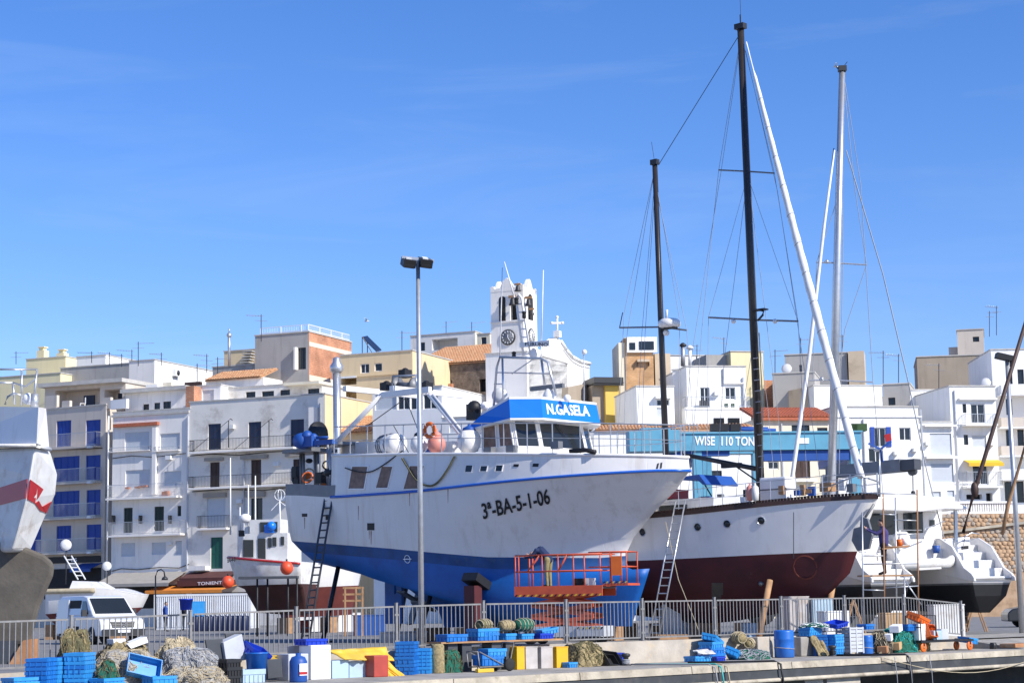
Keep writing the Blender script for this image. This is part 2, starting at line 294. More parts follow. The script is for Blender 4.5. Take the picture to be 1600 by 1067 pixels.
# apron slab: between quay edge and wall
g = MB(); g.add([QE(-90, .35), QE(160, .35), FL(200, 0.05, -.3), FL(-80, 0.05, -.3)], [(0,1,2,3)])
struct(g.build('quay_pavement', 'concrete'))
g = MB()
n = 40
for i in range(n):      # pale edge stones, one by one, slightly uneven
    t0 = -70 + i*4.0; dz = random.uniform(-.008, .008)
    g2 = MB(); a, b = t0+.012, t0+3.988
    g2.hexa([QE(a, -.02, -.46), QE(b, -.02, -.46), QE(b, .36, -.46), QE(a, .36, -.46), QE(a, 0, -.285+dz), QE(b, 0, -.285+dz), QE(b, .36, -.285+dz), QE(a, .36, -.285+dz)])
    if i == 0: kerb = struct(MB().add([QE(-70, .1, -.47), QE(90, .1, -.47), QE(90, .3, -.47), QE(-70, .3, -.47)], [(0,1,2,3)]).build('quay_edge', 'edge_concrete'))
    g2.build('edge_stone', 'edge_concrete', kerb)
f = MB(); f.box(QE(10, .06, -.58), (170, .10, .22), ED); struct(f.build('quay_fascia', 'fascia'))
f = MB(); f.tube([QE(-75, -.02, -.74), QE(95, -.02, -.74)], .055, 8); struct(f.build('quay_rubbing_pipe', 'edge_concrete'))
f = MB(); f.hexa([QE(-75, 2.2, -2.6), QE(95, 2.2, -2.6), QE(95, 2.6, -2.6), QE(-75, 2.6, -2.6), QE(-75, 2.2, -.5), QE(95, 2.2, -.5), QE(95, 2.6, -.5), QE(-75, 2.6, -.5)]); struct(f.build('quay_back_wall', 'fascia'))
for px in (1285, 1530):
    p = atZ(px, 1032, -.3); t = (p-E0).dot(ED); f = MB(); f.box(QE(t, .75, -1.6), (1.5 if px > 1400 else .8, 1.3, 1.9), ED); struct(f.build('quay_pier', 'wall_concrete'))
g = MB(); g.add([V((-400, -60, -1.7)), V((400, -60, -1.7)), V((400, 200, -1.7)), V((-400, 60, -1.7))], [(0,1,2,3)]); struct(g.build('water', 'water'))
# low wall under the fence
g = MB(); TL = (A1-A0).length
TW_ = (fenceP(1506)-A0).length; ts = [-30 + i*2.0 for i in range(int((TL+30)/2)+1)] + [TL, TW_]
vs = []; fs = []
for t in ts:
    z = wall_top(project(FL(t))[0]) if t > 0 else .07; vs += [FL(t, -.12, -.32), FL(t, .2, -.32), FL(t, .2, z), FL(t, -.12, z)]
for i in range(len(ts)-1):
    for k in range(4): fs.append((i*4+k, i*4+(k+1) % 4, i*4+4+(k+1) % 4, i*4+4+k))
fs += [(0,1,2,3), tuple(len(vs)-4+k for k in (3,2,1,0))]
g.add(vs, fs); o = g.build('low_wall', 'wall_concrete'); tag(o, 'low stained concrete wall carrying the long grey metal fence', 'wall')
# fence
posts = [-290, -75, 112, 298, 463, 619, 755, 884, 1003, 1116, 1220, 1319, 1412]
fence = thing('metal_fence', 'long pale metal fence of vertical bars along the quay wall', 'fence', fenceP(-75, 0))
pm = {}
def part_copy(o, loc, rz, parent):
    c = o.copy(); COL.objects.link(c); c.parent = parent; c.location = loc; c.rotation_euler = (0, 0, rz); return c
HB = 1.0
b = MB(); b.box((0, 0, HB/2), (.019, .019, HB)); bar0 = b.build('bar', 'fence_paint', fence); first = True
b = MB(); b.box((0, 0, .56), (.06, .06, 1.16)).box((0, 0, 1.145), (.07, .07, .02)).box((0, 0, .02), (.16, .14, .02)).box((0,0,.86), (.12, .05, .05)).box((0,0,.22), (.12, .05, .05)); post0 = b.build('post', 'fence_paint', fence); pfirst = True
def panel(P, Q):
    global first, pfirst
    d = Q-P; ln = d.length; hd = V((d.x, d.y, 0)).normalized(); rz = math.atan2(hd.y, hd.x); off = fence.location
    a, c = P + d*(.09/ln), Q - d*(.09/ln)
    for z in (.09, 1.06): m = MB(); m.box((a+c)/2+V((0,0,z)), ((c-a).length, .035, .04), d); m.build('rail', 'fence_paint', fence)
    nb = max(2, round((c-a).length/.137))
    for i in range(nb+1):
        p = a + (c-a)*(i/nb)
        if first: o = bar0; first = False; o.location = p-off+V((0,0,.08)); o.rotation_euler = (0,0,rz)
        else: part_copy(bar0, p-off+V((0,0,.08)), rz, fence)
bar0.data.transform(Matrix.Translation(fence.location)); post0.data.transform(Matrix.Translation(fence.location))
pts = [fenceP(px, wall_top(px)) for px in posts]
lastp = fenceP(1501, 0.06); pts.append(lastp)
for i, p in enumerate(pts):
    rz = math.atan2(FD.y, FD.x)
    if pfirst: post0.location = p-fence.location; post0.rotation_euler = (0,0,rz); pfirst = False
    else: part_copy(post0, p-fence.location, rz, fence)
    if i: panel(pts[i-1], p)
# pavement beyond the fence end (sunlit concrete ramp)
g = MB(); g.prism([FL(TW_+.02, -2.2, -.299), FL(TW_+.02, -2.2, -.296), FL(TW_+.02, .4, .004), FL(TW_+.02, .4, -.299)], FD*(90-TW_)); struct(g.build('ramp', 'concrete'))
g = MB(); e = fenceP(1412); g.add([e+FD*.3+V((0,0,.006)), FL(60, .12, .006), FL(60, 7, .006), FL(TL+.5, 2.5, .006)], [(0,1,2,3)]); struct(g.build('ramp_pavement', 'concrete'))
# ================================================================ town buildings
class Bld:
    """a building whose front wall is the vertical plane through the ray at (ax, 800) at distance AY, turned th degrees about z"""
    def __init__(s, name, label, xl, xr, ytop, ax, AY, th=-23, depth=8, wall='white_wall', side=None, base=0.0, ybase=None, coping=True, cat='building', group=None, back=True):
        s.P = atY(ax, 800, AY); s.d = V((math.cos(R(th)), math.sin(R(th)), 0)); s.n = V((s.d.y, -s.d.x, 0))   # n points to the camera
        ym = (ytop+900)/2 if ybase is None else (ytop+ybase)/2
        s.u0 = s.uz(xl, ym)[0]; s.u1 = s.uz(xr, ym)[0]; s.z1 = (s.uz(xl, ytop)[1]+s.uz(xr, ytop)[1])/2 if not isinstance(ytop, tuple) else 0
        s.z0 = base if ybase is None else s.uz(xl, ybase)[1]; s.depth = depth; s.wallm = wall
        s.root = thing(name, label, cat, s.w((s.u0+s.u1)/2, s.z0), group); s.open = []; s.cop = coping; s.sidem = side or wall; s.parts = []
    def w(s, u, z, o=0.0): p = s.P + s.d*u + s.n*o; return V((p.x, p.y, z))     # o: metres towards the camera
    def uz(s, px, py): q = onplane(px, py, s.P, s.n); return ((q-s.P).dot(s.d), q.z)
    def rect(s, x0, y0, x1, y1): a = s.uz(x0, (y0+y1)/2)[0]; b = s.uz(x1, (y0+y1)/2)[0]; xm = (x0+x1)/2; return a, s.uz(xm, y1)[1], b, s.uz(xm, y0)[1]
    def op(s, kind, *rects):
        for r in rects: s.open.append((kind, s.rect(*r)))
        return s
    def finish(s):
        us = sorted({s.u0, s.u1} | {x for k, r in s.open for x in (r[0], r[2]) if s.u0 < x < s.u1}); zs = sorted({s.z0, s.z1} | {x for k, r in s.open for x in (r[1], r[3]) if s.z0 < x < s.z1})
        mb = MB(); D = s.depth
        for i in range(len(us)-1):
            for j in range(len(zs)-1):
                cu, cz = (us[i]+us[i+1])/2, (zs[j]+zs[j+1])/2
                if any(r[0] < cu < r[2] and r[1] < cz < r[3] for k, r in s.open): continue
                mb.add([s.w(us[i], zs[j]), s.w(us[i+1], zs[j]), s.w(us[i+1], zs[j+1]), s.w(us[i], zs[j+1])], [(0,1,2,3)])
        for k, r in s.open:
            dp = .22 if k not in ('loggia', 'dark') else (1.6 if k == 'loggia' else .5)
            a = [s.w(r[0], r[1]), s.w(r[2], r[1]), s.w(r[2], r[3]), s.w(r[0], r[3])]; b = [p - s.n*dp for p in a]
            mb.add(a+b, [(0,1,5,4), (1,2,6,5), (2,3,7,6), (3,0,4,7)])
        mb.add([s.w(s.u0, s.z0), s.w(s.u0, s.z1), s.w(s.u0, s.z1, -D), s.w(s.u0, s.z0, -D)], [(0,1,2,3)])
        mb.add([s.w(s.u1, s.z0, -D), s.w(s.u0, s.z0, -D), s.w(s.u0, s.z1, -D), s.w(s.u1, s.z1, -D)], [(0,1,2,3)])
        mb.add([s.w(s.u0, s.z1), s.w(s.u1, s.z1), s.w(s.u1, s.z1, -D), s.w(s.u0, s.z1, -D)], [(0,1,2,3)])
        mb.add([s.w(s.u1, s.z0), s.w(s.u1, s.z0, -D), s.w(s.u1, s.z1, -D), s.w(s.u1, s.z1)], [(0,1,2,3)], 1)
        s.wall = mb.build('wall', [s.wallm, s.sidem], s.root, recalc=False)
        if s.cop:
            c = MB(); t = .10
            for (a, b, o0, o1) in ((s.u0-.06, s.u1+.06, .07, -.22), (s.u0-.06, s.u1+.06, -D+.2, -D-.06)):
                c.hexa([s.w(a, s.z1+.003, o0), s.w(b, s.z1+.003, o0), s.w(b, s.z1+.003, o1), s.w(a, s.z1+.003, o1), s.w(a, s.z1+t, o0), s.w(b, s.z1+t, o0), s.w(b, s.z1+t, o1), s.w(a, s.z1+t, o1)])
            for a, b in ((s.u0-.06, s.u0+.2), (s.u1-.2, s.u1+.06)):
                c.hexa([s.w(a, s.z1+.002, -.22), s.w(b, s.z1+.002, -.22), s.w(b, s.z1+.002, -D+.2), s.w(a, s.z1+.002, -D+.2), s.w(a, s.z1+t-.004, -.22), s.w(b, s.z1+t-.004, -.22), s.w(b, s.z1+t-.004, -D+.2), s.w(a, s.z1+t-.004, -D+.2)])
            c.build('coping', 'coping', s.root)
        for k, r in s.open: s.fill(k, r)
        return s
    def fill(s, k, r):
        u0, z0, u1, z1 = r; W, H = u1-u0, z1-z0; g = .004; u0 += g; u1 -= g; z0 += g; z1 -= g
        def bx(mb, a, b, c, d, o0, o1, mi=0): mb.hexa([s.w(a, c, o1), s.w(b, c, o1), s.w(b, c, o0), s.w(a, c, o0), s.w(a, d, o1), s.w(b, d, o1), s.w(b, d, o0), s.w(a, d, o0)], mi)
        if k in ('blue', 'navy', 'green', 'brown', 'greendoor'):
            mn = {'blue': 'blue_shutter', 'navy': 'navy_shutter', 'green': 'green_shutter', 'brown': 'brown_door', 'greendoor': 'green_door'}[k]
            nl = 2 if W < 1.6 else 4
            for i in range(nl):
                mb = MB(); a, b = u0+i*(u1-u0)/nl+.012, u0+(i+1)*(u1-u0)/nl-.012
                bx(mb, a, b, z0, z1, -.16, -.11); bx(mb, a, a+.07, z0, z1, -.108, -.08); bx(mb, b-.07, b, z0, z1, -.108, -.08)
                for zz in (z0, (z0+z1)/2-.05, z1-.1): bx(mb, a+.072, b-.072, zz, zz+.1, -.108, -.085)
                if k != 'brown' and k != 'greendoor':
                    q = z0+.12
                    while q < z1-.14: bx(mb, a+.075, b-.075, q, q+.035, -.109, -.095); q += .075
                mb.build('shutter' if k not in ('brown', 'greendoor') else 'door_leaf', mn, s.root)
        elif k == 'roller':
            mb = MB(); q = z0
            while q < z1-.02: bx(mb, u0, u1, q, min(q+.052, z1), -.14, -.09); q += .06
            mb.build('roller_shutter', 'roller', s.root)
        elif k in ('win', 'door', 'dwin'):
            mb = MB(); fw = .06; bx(mb, u0, u0+fw, z0, z1, -.15, -.08); bx(mb, u1-fw, u1, z0, z1, -.15, -.08); bx(mb, u0+fw, u1-fw, z0, z0+fw, -.15, -.08); bx(mb, u0+fw, u1-fw, z1-fw, z1, -.15, -.08)
            nm = 1 if W > .7 else 0
            if nm: bx(mb, (u0+u1)/2-.03, (u0+u1)/2+.03, z0+fw, z1-fw, -.148, -.085)
            f = mb.build('window' if k != 'door' else 'door', 'frame_white' if k != 'dwin' else 'iron', s.root)
            pb = MB(); bx(pb, u0+fw, u1-fw, z0+fw, z1-fw, -.135, -.12); pb.build('pane', 'dark_glass', f)
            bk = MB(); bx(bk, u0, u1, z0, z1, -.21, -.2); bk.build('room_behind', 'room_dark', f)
        elif k == 'loggia':
            mb = MB(); bx(mb, u0-.02, u1+.02, z0-.02, z1+.02, -1.64, -1.6); mb.build('loggia_back', s.wallm, s.root)
        elif k == 'dark':
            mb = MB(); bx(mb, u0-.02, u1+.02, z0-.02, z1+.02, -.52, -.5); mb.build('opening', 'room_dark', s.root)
    def balcony(s, x0, x1, y, yr, depth=.85, rail='iron', slab='white_wall', t=.14, step=.13):
        ym = y; a = s.uz(x0, ym)[0]; b = s.uz(x1, ym)[0]; xm = (x0+x1)/2; z = s.uz(xm, y)[1]; zr = s.uz(xm, yr)[1] if yr else z
        mb = MB(); mb.hexa([s.w(a, z-t, 0.004), s.w(b, z-t, 0.004), s.w(b, z-t, depth), s.w(a, z-t, depth), s.w(a, z, .004), s.w(b, z, .004), s.w(b, z, depth), s.w(a, z, depth)])
        sl = mb.build('balcony', slab, s.root)
        if yr: 
            r = MB(); path = [s.w(a+.04, 0, .03), s.w(a+.04, 0, depth-.05), s.w(b-.04, 0, depth-.05), s.w(b-.04, 0, .03)]
            for zz in (zr, z+.08): 
                for p, q in zip(path, path[1:]): r.box((p+q)/2+V((0,0,zz)), ((q-p).length, .035, .035), q-p)
            for p, q in zip(path, path[1:]):
                L_ = (q-p).length; n = max(1, int(L_/step))
                for i in range(n+1): c = p+(q-p)*(i/n); r.box(c+V((0,0,(zr+z)/2+.04)), (.018, .018, zr-z-.08))
            r.build('railing', rail, sl)
        return sl
    def slab(s, name, x0, y0, x1, y1, o0, o1, m):   # box given by a pixel rectangle on the wall, from o0 to o1 metres in front of it
        u0, z0, u1, z1 = s.rect(x0, y0, x1, y1); mb = MB()
        mb.hexa([s.w(u0, z0, o0), s.w(u1, z0, o0), s.w(u1, z0, o1), s.w(u0, z0, o1), s.w(u0, z1, o0), s.w(u1, z1, o0), s.w(u1, z1, o1), s.w(u0, z1, o1)]); return mb.build(name, m, s.root)
    def awning(s, name, x0, y0, x1, y1, out, m):    # sloping canvas: top edge at the wall, bottom edge out in front
        u0, z0, u1, z1 = s.rect(x0, y0, x1, y1); mb = MB(); t = V((0, 0, .03))
        mb.hexa([s.w(u0, z0, out), s.w(u1, z0, out), s.w(u1, z1, .01), s.w(u0, z1, .01), s.w(u0, z0, out)+t, s.w(u1, z0, out)+t, s.w(u1, z1, .01)+t, s.w(u0, z1, .01)+t])
        mb.hexa([s.w(u0, z0-.22, out), s.w(u1, z0-.22, out), s.w(u1, z0-.22, out+.02), s.w(u0, z0-.22, out+.02), s.w(u0, z0, out), s.w(u1, z0, out), s.w(u1, z0, out+.02), s.w(u0, z0, out+.02)])
        return mb.build(name, m, s.root)
    def pt(s, px, py, o=.02): q = onplane(px, py, s.P+s.n*o, s.n); return q, s.n
    def tiles(s, x0, x1, yt, yb, depth, m='roof_tile', pitch=.24, rise=None):
        """a pitched tile roof: eave at yb on the wall plane, ridge higher and depth metres behind; every course column rounded"""
        xm = (x0+x1)/2; u0 = s.uz(x0, yb)[0]; u1 = s.uz(x1, yb)[0]; z0 = s.uz(xm, yb)[1]; q = onplane(xm, yt, s.P-s.n*depth, s.n); z1 = q.z
        mb = MB(); n = int((u1-u0)/pitch); K = 6; nr = max(2, int(math.hypot(depth, z1-z0)/.45))
        for i in range(n):
            a = u0+i*pitch
            for r_ in range(nr):
                t0, t1 = r_/nr, (r_+1)/nr+.01; vs = []
                for t, lift in ((t0, .05), (t1, .0)):
                    for k in range(K+1): an = PI*k/K; vs.append(s.w(a+pitch/2-math.cos(an)*pitch*.46, z0+(z1-z0)*t+math.sin(an)*.09+lift, .25-(depth+.25)*t))
                mb.add(vs, [(k, k+1, K+2+k, K+1+k) for k in range(K)] + [tuple(range(K+1))[::-1]], 0, False)
        base = MB(); base.hexa([s.w(u0, z0-.1, .2), s.w(u1, z0-.1, .2), s.w(u1, z1-.1, -depth), s.w(u0, z1-.1, -depth), s.w(u0, z0, .2), s.w(u1, z0, .2), s.w(u1, z1, -depth), s.w(u0, z1, -depth)])
        rf = base.build('roof', m, s.root); o = mb.build('tile', m, rf, recalc=False); o['kind'] = 'stuff'; return rf

FR = dict(ax=500, AY=146)          # the waterfront row
def setback(d): return dict(ax=500, AY=146+d)
# ---- left background
b = Bld('yellow_house', 'pale yellow block with two roof chimneys behind the beige building with blue shutters', 38, 100, 560, th=-23, depth=9, wall='yellow_wall', side='yellow_wall', **setback(32)).finish()
c = MB()
for x, y0, y1 in ((57, 548, 562), (88, 552, 565)):
    p = b.uz(x, y1); q = b.uz(x, y0); c = MB(); cz = (p[1]+q[1])/2; c.box(b.w(p[0], cz, -1), (.9, .8, q[1]-p[1]+.2), b.d).box(b.w(p[0], q[1]+.15, -1), (.55, .5, .5), b.d).box(b.w(p[0], q[1]+.45, -1), (.8, .7, .1), b.d); c.build('chimney', 'yellow_wall', b.root)
b2 = Bld('yellow_house', 'long low yellow house with flat roof behind the white boat with red stripe', -30, 92, 588, th=-23, depth=9, wall='yellow_wall', **setback(22)).finish()
b = Bld('grey_house', 'flat grey rendered block behind the terrace with the loggia', 92, 205, 572, th=-23, depth=8, wall='grey_wall', **setback(24)).finish()
b = Bld('white_house', 'small white rooftop block above the flat grey block', 117, 163, 557, th=-23, depth=5, wall='bright_wall', **setback(30)).finish()
b = Bld('white_house', 'white block with wall air conditioner and roof antennas', 200, 240, 564, th=-23, depth=13, wall='white_wall', side='bright_wall', **setback(16)).finish()
u = MB(); q = onplane(273, 583, b.w(b.u1, 10), V((math.cos(R(-23)), math.sin(R(-23)), 0))); u.box(q+b.d*.2, (.35, .85, .6), b.d); ac = u.build('air_conditioner', 'frame_white', b.root)
u = MB(); u.lathe([(.24, 0), (.24, .02)], q+b.d*.385, b.d, 12); u.build('fan_grille', 'iron', ac)
# ---- A: beige building with blue shutters
A = Bld('apartment_house', 'beige apartment house with royal blue shutters on every floor', 40, 164, 638, th=-30, depth=10, wall='beige_wall', ax=164, AY=155.6)
A.op('blue', (88,657,111,698), (134,656,157,697), (83,713,124,752), (134,711,157,750), (83,767,124,807), (135,765,157,804), (88,821,111,861), (135,819,158,858), (46,657,66,698), (46,821,64,866)).finish()
for y in (699.5, 754.5, 809, 863): A.balcony(64, 159, y, y-21, .8, 'galvanised', 'beige_wall')
for y in (697, 752, 806, 861): A.slab('wall_lamp', 150, y+.5, 156, y+4, .82, 1.1, 'frame_white')
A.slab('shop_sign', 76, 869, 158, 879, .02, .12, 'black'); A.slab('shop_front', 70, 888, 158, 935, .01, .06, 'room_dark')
lettering('sign_lettering', 'ES', [(111.5, 877.5), (120.5, 877), (120.5, 871), (111.5, 871.5)], lambda x, y: A.pt(x, y, .13), 'white_letter', A.root)
A.awning('awning', 128, 880, 160, 889, 1.4, 'deep_blue')
T = Bld('penthouse', 'shaded rooftop loggia with terrace above the blue shuttered house', 70, 196, 601, th=-23, depth=6, wall='beige_wall', cat='penthouse', ybase=641, **setback(4.3))
T.op('loggia', (86, 608, 156, 640), (163, 608, 191, 640)).finish()
T.slab('roof_slab', 67, 596, 198, 602, -6.2, .7, 'coping')
for r in ((114,615,131,632,'navy_shutter'), (144,613,156,638,'navy_shutter'), (168,612,176,620,'navy_shutter')): T.slab('window', r[0], r[1], r[2], r[3], -1.58, -1.5, r[4])
for r in ((70,618,88,642), (96,626,108,642), (158,621,172,643), (172,624,197,643)): A.slab('parapet', r[0], r[1], r[2], r[3]-4.5, -.35, -.05, 'bright_wall' if r[0] > 165 else 'beige_wall')
def chair(p, ang):
    t = thing('terrace_chair', 'white plastic chair on the shaded terrace', 'chair', p); X = V((math.cos(ang), math.sin(ang), 0)); Y = V((-X.y, X.x, 0))
    MB().box(p+V((0,0,.44)), (.45,.45,.04), X).build('seat', 'frame_white', t); MB().box(p+X*.22+V((0,0,.7)), (.04,.45,.5), X).build('backrest', 'frame_white', t)
    for a in (-.19,.19):
        for c_ in (-.19,.19): MB().box(p+X*a+Y*c_+V((0,0,.21)), (.04,.04,.42), X).build('leg', 'frame_white', t)
pz = A.z1+.002; chair(A.w(A.uz(113,632)[0], pz, -1.2), 0.4)
# ---- B: white building
B = Bld('apartment_house', 'white apartment house with pale roller shutters and a thin red lintel', 175, 296, 642, th=-23, depth=11, wall='white_wall', **FR)
B.op('roller', (195,675,233,703), (250,677,281,702), (196,734,234,762), (256,736,283,758), (189,848,211,869), (237,847,259,866), (274,845,284,866))
B.op('green', (193,793,207,832), (241,791,256,829), (277,790,283,806)).finish()
B.slab('red_lintel', 180, 661, 249, 666, .005, .3, 'red_tile'); B.slab('string_course', 175, 645, 296, 648.5, .004, .12, 'coping')
B.slab('pier', 240, 668, 246, 772, .004, .25, 'white_wall')
for x0, x1, y in ((173, 236, 704.5), (243, 282, 704)): B.balcony(x0, x1, y, y-6, .3, 'galvanised', 'white_wall', .06)
B.balcony(175, 285, 777, 757, .9, 'galvanised'); B.balcony(177, 291, 835, 815, .9, 'galvanised')
for i, (x, y) in enumerate(((201, 764), (216, 763), (222, 762), (229, 761), (258, 771), (262, 770))):
    B.slab('flower_pot', x-2.5, y-3, x+3.5, y+(-.2 if i < 4 else 5), .05, .3, 'pot')
for x in (180, 222, 268): B.slab('drying_bracket', x, 805, x+1, 818, .05, .5, 'iron')
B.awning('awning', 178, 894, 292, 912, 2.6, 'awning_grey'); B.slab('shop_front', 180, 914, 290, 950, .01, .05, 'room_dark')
w_ = MB(); w_.tube([B.w(B.uz(x, y)[0], B.uz(x, y)[1], .06) for x, y in ((175,892),(190,888),(215,889.5),(250,886),(280,887),(296,881))], .035, 5); w_.build('cable', 'iron', B.root)
w_ = MB(); w_.tube([B.w(B.uz(171,650)[0], B.uz(171,650)[1], .1), B.w(B.uz(171,650)[0], 2, .1)], .07, 6); w_.build('drain_pipe', 'frame_white', B.root)
PB = Bld('penthouse', 'white penthouse set back above the white house with roller shutters', 196, 292, 611, th=-23, depth=6, wall='white_wall', ybase=645, cat='penthouse', **setback(3.5))
PB.op('dwin', (241,629,250,640.5), (255,627,267,640)).op('win', (222,630,233,642)).finish(); PB.slab('roof_slab', 194, 606, 296, 612, -6, .6, 'coping')
PB.slab('terrace_clutter', 204, 597, 222, 606, -3, -2.2, 'bright_wall'); PB.slab('terrace_clutter', 222, 592, 236, 606, -4, -3, 'pale_cream_wall'); PB.slab('terrace_clutter', 240, 588, 264, 605, -5, -4.6, 'brown_door')
# ---- C: peeling white-grey building
C = Bld('apartment_house', 'weathered white house with peeling render and dark navy shutters', 296, 508, 622.5, th=-23, depth=9, wall='peeling_wall', side='cream_wall', **FR)
C.op('navy', (325,662,345,702), (388,659,408,700), (454,655,475,697)).op('brown', (328,722,343,761), (392,718,408,758), (458,717,473,756)).op('dwin', (392,778,410,818)).op('roller', (323,778,352,825)).op('greendoor', (329,839,348,888)).finish()
C.balcony(303, 466, 703, 685, .8, 'iron'); C.balcony(303, 482, 759.5, 742, .9, 'iron'); C.balcony(313, 360, 825, 806, .6, 'iron')
for r in ((322,715,350,720), (378,711,420,717), (448,708,476,713), (320,770,355,777), (386,768,416,776)): C.slab('rolled_blind', *r, .05, .3, 'awning_grey')
for x in (365, 428): 
    q0, q1 = C.uz(x, 700), C.uz(x, 658); m_ = MB(); m_.tube([C.w(q0[0], q0[1], .75), C.w(q1[0], q1[1], .75), C.w(q1[0]+.2, q1[1]+.12, .75), C.w(q1[0]+.35, q1[1], .75)], .035, 6); m_.tube([C.w(q1[0], q1[1], .75), C.w(q0[0]-3.2, q0[1]-.1, .75)], .02, 5); m_.build('awning_pole', 'iron', C.root)
C.slab('chimney_breast', 488, 637, 498, 690, .004, .6, 'white_wall')
C.awning('awning', 298, 893, 372, 903, 1.6, 'awning_maroon'); C.slab('shop_sign', 296, 906, 372, 915, .02, 1.75, 'awning_maroon')
lettering('sign_lettering', 'TONIENT', [(308.5, 914), (347, 912), (347, 907), (308.5, 909)], lambda x, y: C.pt(x, y, 1.78), 'white_letter', C.root)
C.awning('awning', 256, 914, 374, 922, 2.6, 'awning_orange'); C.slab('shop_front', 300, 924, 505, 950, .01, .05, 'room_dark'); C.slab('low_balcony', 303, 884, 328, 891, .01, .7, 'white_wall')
CP = Bld('penthouse', 'peeling set-back top storey with a row of small dark windows', 340, 503, 603, th=-23, depth=4, wall='peeling_wall', ybase=630, cat='penthouse', **setback(3.5))
CP.op('dwin', (384,612,399,623), (409,611,428,621), (438,609,453,620), (481,607,499,618)).finish(); CP.slab('roof_slab', 450, 598, 506, 602, -4, .8, 'pale_cream_wall')
CH = Bld('brick_chimney', 'stub of orange hollow brick wall between two white roofs', 290, 303, 603, th=-23, depth=1.2, wall='orange_brick', ybase=642, cat='chimney', coping=False, **setback(1)).finish()
SH = Bld('roof_shed', 'small bright white roof hut with a door beside the brick stub', 308, 345, 603, th=-23, depth=3, wall='bright_wall', ybase=632, cat='shed', **setback(2.2)).op('roller', (316,609,334,630)).finish()
TR = Bld('tiled_house', 'low house with a strip of curved roof tiles below the tall grey block', 322, 412, 592, th=-23, depth=5, wall='white_wall', ybase=625, cat='house', coping=False, **setback(7.5)).finish(); TR.tiles(322, 410, 581, 592, 2.5)
CR = Bld('cream_house', 'cream rooftop block with outside stair next to the grey block', 350, 400, 548, th=-23, depth=6, wall='cream_wall', ybase=600, cat='house', **setback(17)).finish()
st = MB()
for i in range(7): z = CR.uz(390, 576-4.2*i)[1]; st.box(CR.w(CR.uz(388+i*1.1, 570)[0], z, .5), (.9, .8, .08), CR.d)
st.build('outside_stair', 'coping', CR.root)
GL = Bld('grey_house', 'low grey rendered roof wall stepping up to the tall block', 332, 400, 572, th=-23, depth=6, wall='grey_wall', ybase=605, **setback(13)).finish()
G = Bld('grey_house', 'tall grey rendered block with orange brick flank and white roof railing', 398, 483, 522, th=-23, depth=7.5, wall='grey_wall', side='orange_brick', **setback(11)).op('dwin', (466,543,478,577)).finish()
G.slab('window_reveal', 462, 543, 465, 578, .004, .35, 'white_wall')
r = MB(); zr = G.uz(440, 510)[1]
pth = [G.w(G.u0+.5, 0, -.1), G.w(G.u1-.1, 0, -.1), G.w(G.u1-.1, 0, -7.3)]
for p, q in zip(pth, pth[1:]):
    for zz in (zr, G.z1+.2): r.box((p+q)/2+V((0,0,zz)), ((q-p).length, .05, .05), q-p)
    n_ = int((q-p).length/.16)
    for i in range(n_+1): c = p+(q-p)*(i/n_); wd = .08 if i % 12 == 0 else .02; r.box(c+V((0,0,(zr+G.z1)/2)), (wd, wd, zr-G.z1))
r.build('roof_railing', 'frame_white', G.root)
sb = MB(); q0 = G.w(G.u1+.012, 0, 0); e_ = -G.n
for zz, hh in ((G.uz(483, 537)[1], .35), (G.uz(483,590)[1], .5)): sb.box(q0 - G.n*3.75 + V((0,0,zz)), (.02, 7.4, hh), G.d)
sb.build('render_band', 'pale_cream_wall', G.root)
# ---- steel flue
fl = thing('steel_flue', 'shiny round metal flue with conical cap rising beside the brick flank', 'flue', atY(527, 690, 144.5)); p0 = atY(527, 690, 144.5); p1 = atY(526, 582, 144.5)
MB().tube([V((p0.x, p0.y, 2)), p0, p1], [.3, .3, .3], 12).build('pipe', 'aluminium', fl); MB().lathe([(.3, -.1), (.5, .15), (.5, .5), (.3, .8), (.28, 1.1), (.05, 1.2)], p1).build('cap', 'aluminium', fl)
# ---- cream building by the gantry
K = Bld('apartment_house', 'ochre cream block with two small windows and solar panel on its roof', 532, 646, 552, th=-23, depth=9, wall='cream_wall', **setback(9)).op('win', (563,568,577,583), (585,567,597,580)).op('loggia', (533,590,557,601), (533,611,557,642)).finish()
K.slab('balcony_rail', 532, 636, 557, 640, .01, .1, 'frame_white'); K.slab('balcony_rail', 532, 588, 558, 591, .01, .15, 'frame_white'); K.slab('window', 541, 628, 556, 638, -1.58, -1.5, 'frame_white'); K.slab('ledge', 558, 584, 646, 586, .01, .12, 'cream_wall')
s1 = thing('solar_panel', 'tilted solar water panel on the cream rooftop', 'solar panel', K.w(K.uz(582,548)[0], K.z1, -2)); m_ = MB(); P_ = [atY(566,526,157), atY(574,524.5,158.2), atY(596,546,158), atY(588,548,156.8)]; m_.prism(P_, V((0,0,-.1))); m_.build('panel', 'solar', s1)
m_ = MB(); m_.tube([P_[0], V((P_[0].x, P_[0].y, K.z1))], .04, 5); m_.tube([P_[1], V((P_[1].x, P_[1].y, K.z1))], .04, 5); m_.tube([P_[0], V((P_[3].x, P_[3].y, K.z1))], .04, 5); m_.build('support', 'iron', s1)
K2 = Bld('tiled_house', 'low house with orange tile roof behind the stern gantry', 500, 585, 676, th=-23, depth=6, wall='cream_wall', cat='house', coping=False, **setback(2.5)).finish(); K2.tiles(515, 584, 652, 676, 4)
Wb = Bld('white_house', 'white house with a band of glazing and white louvres behind the gantry', 583, 692, 607, th=-23, depth=8, wall='bright_wall', **setback(-1)).op('win', (621,615,640,640), (641,615,660,640), (661,614,684,639)).op('roller', (586,616,619,640)).finish()
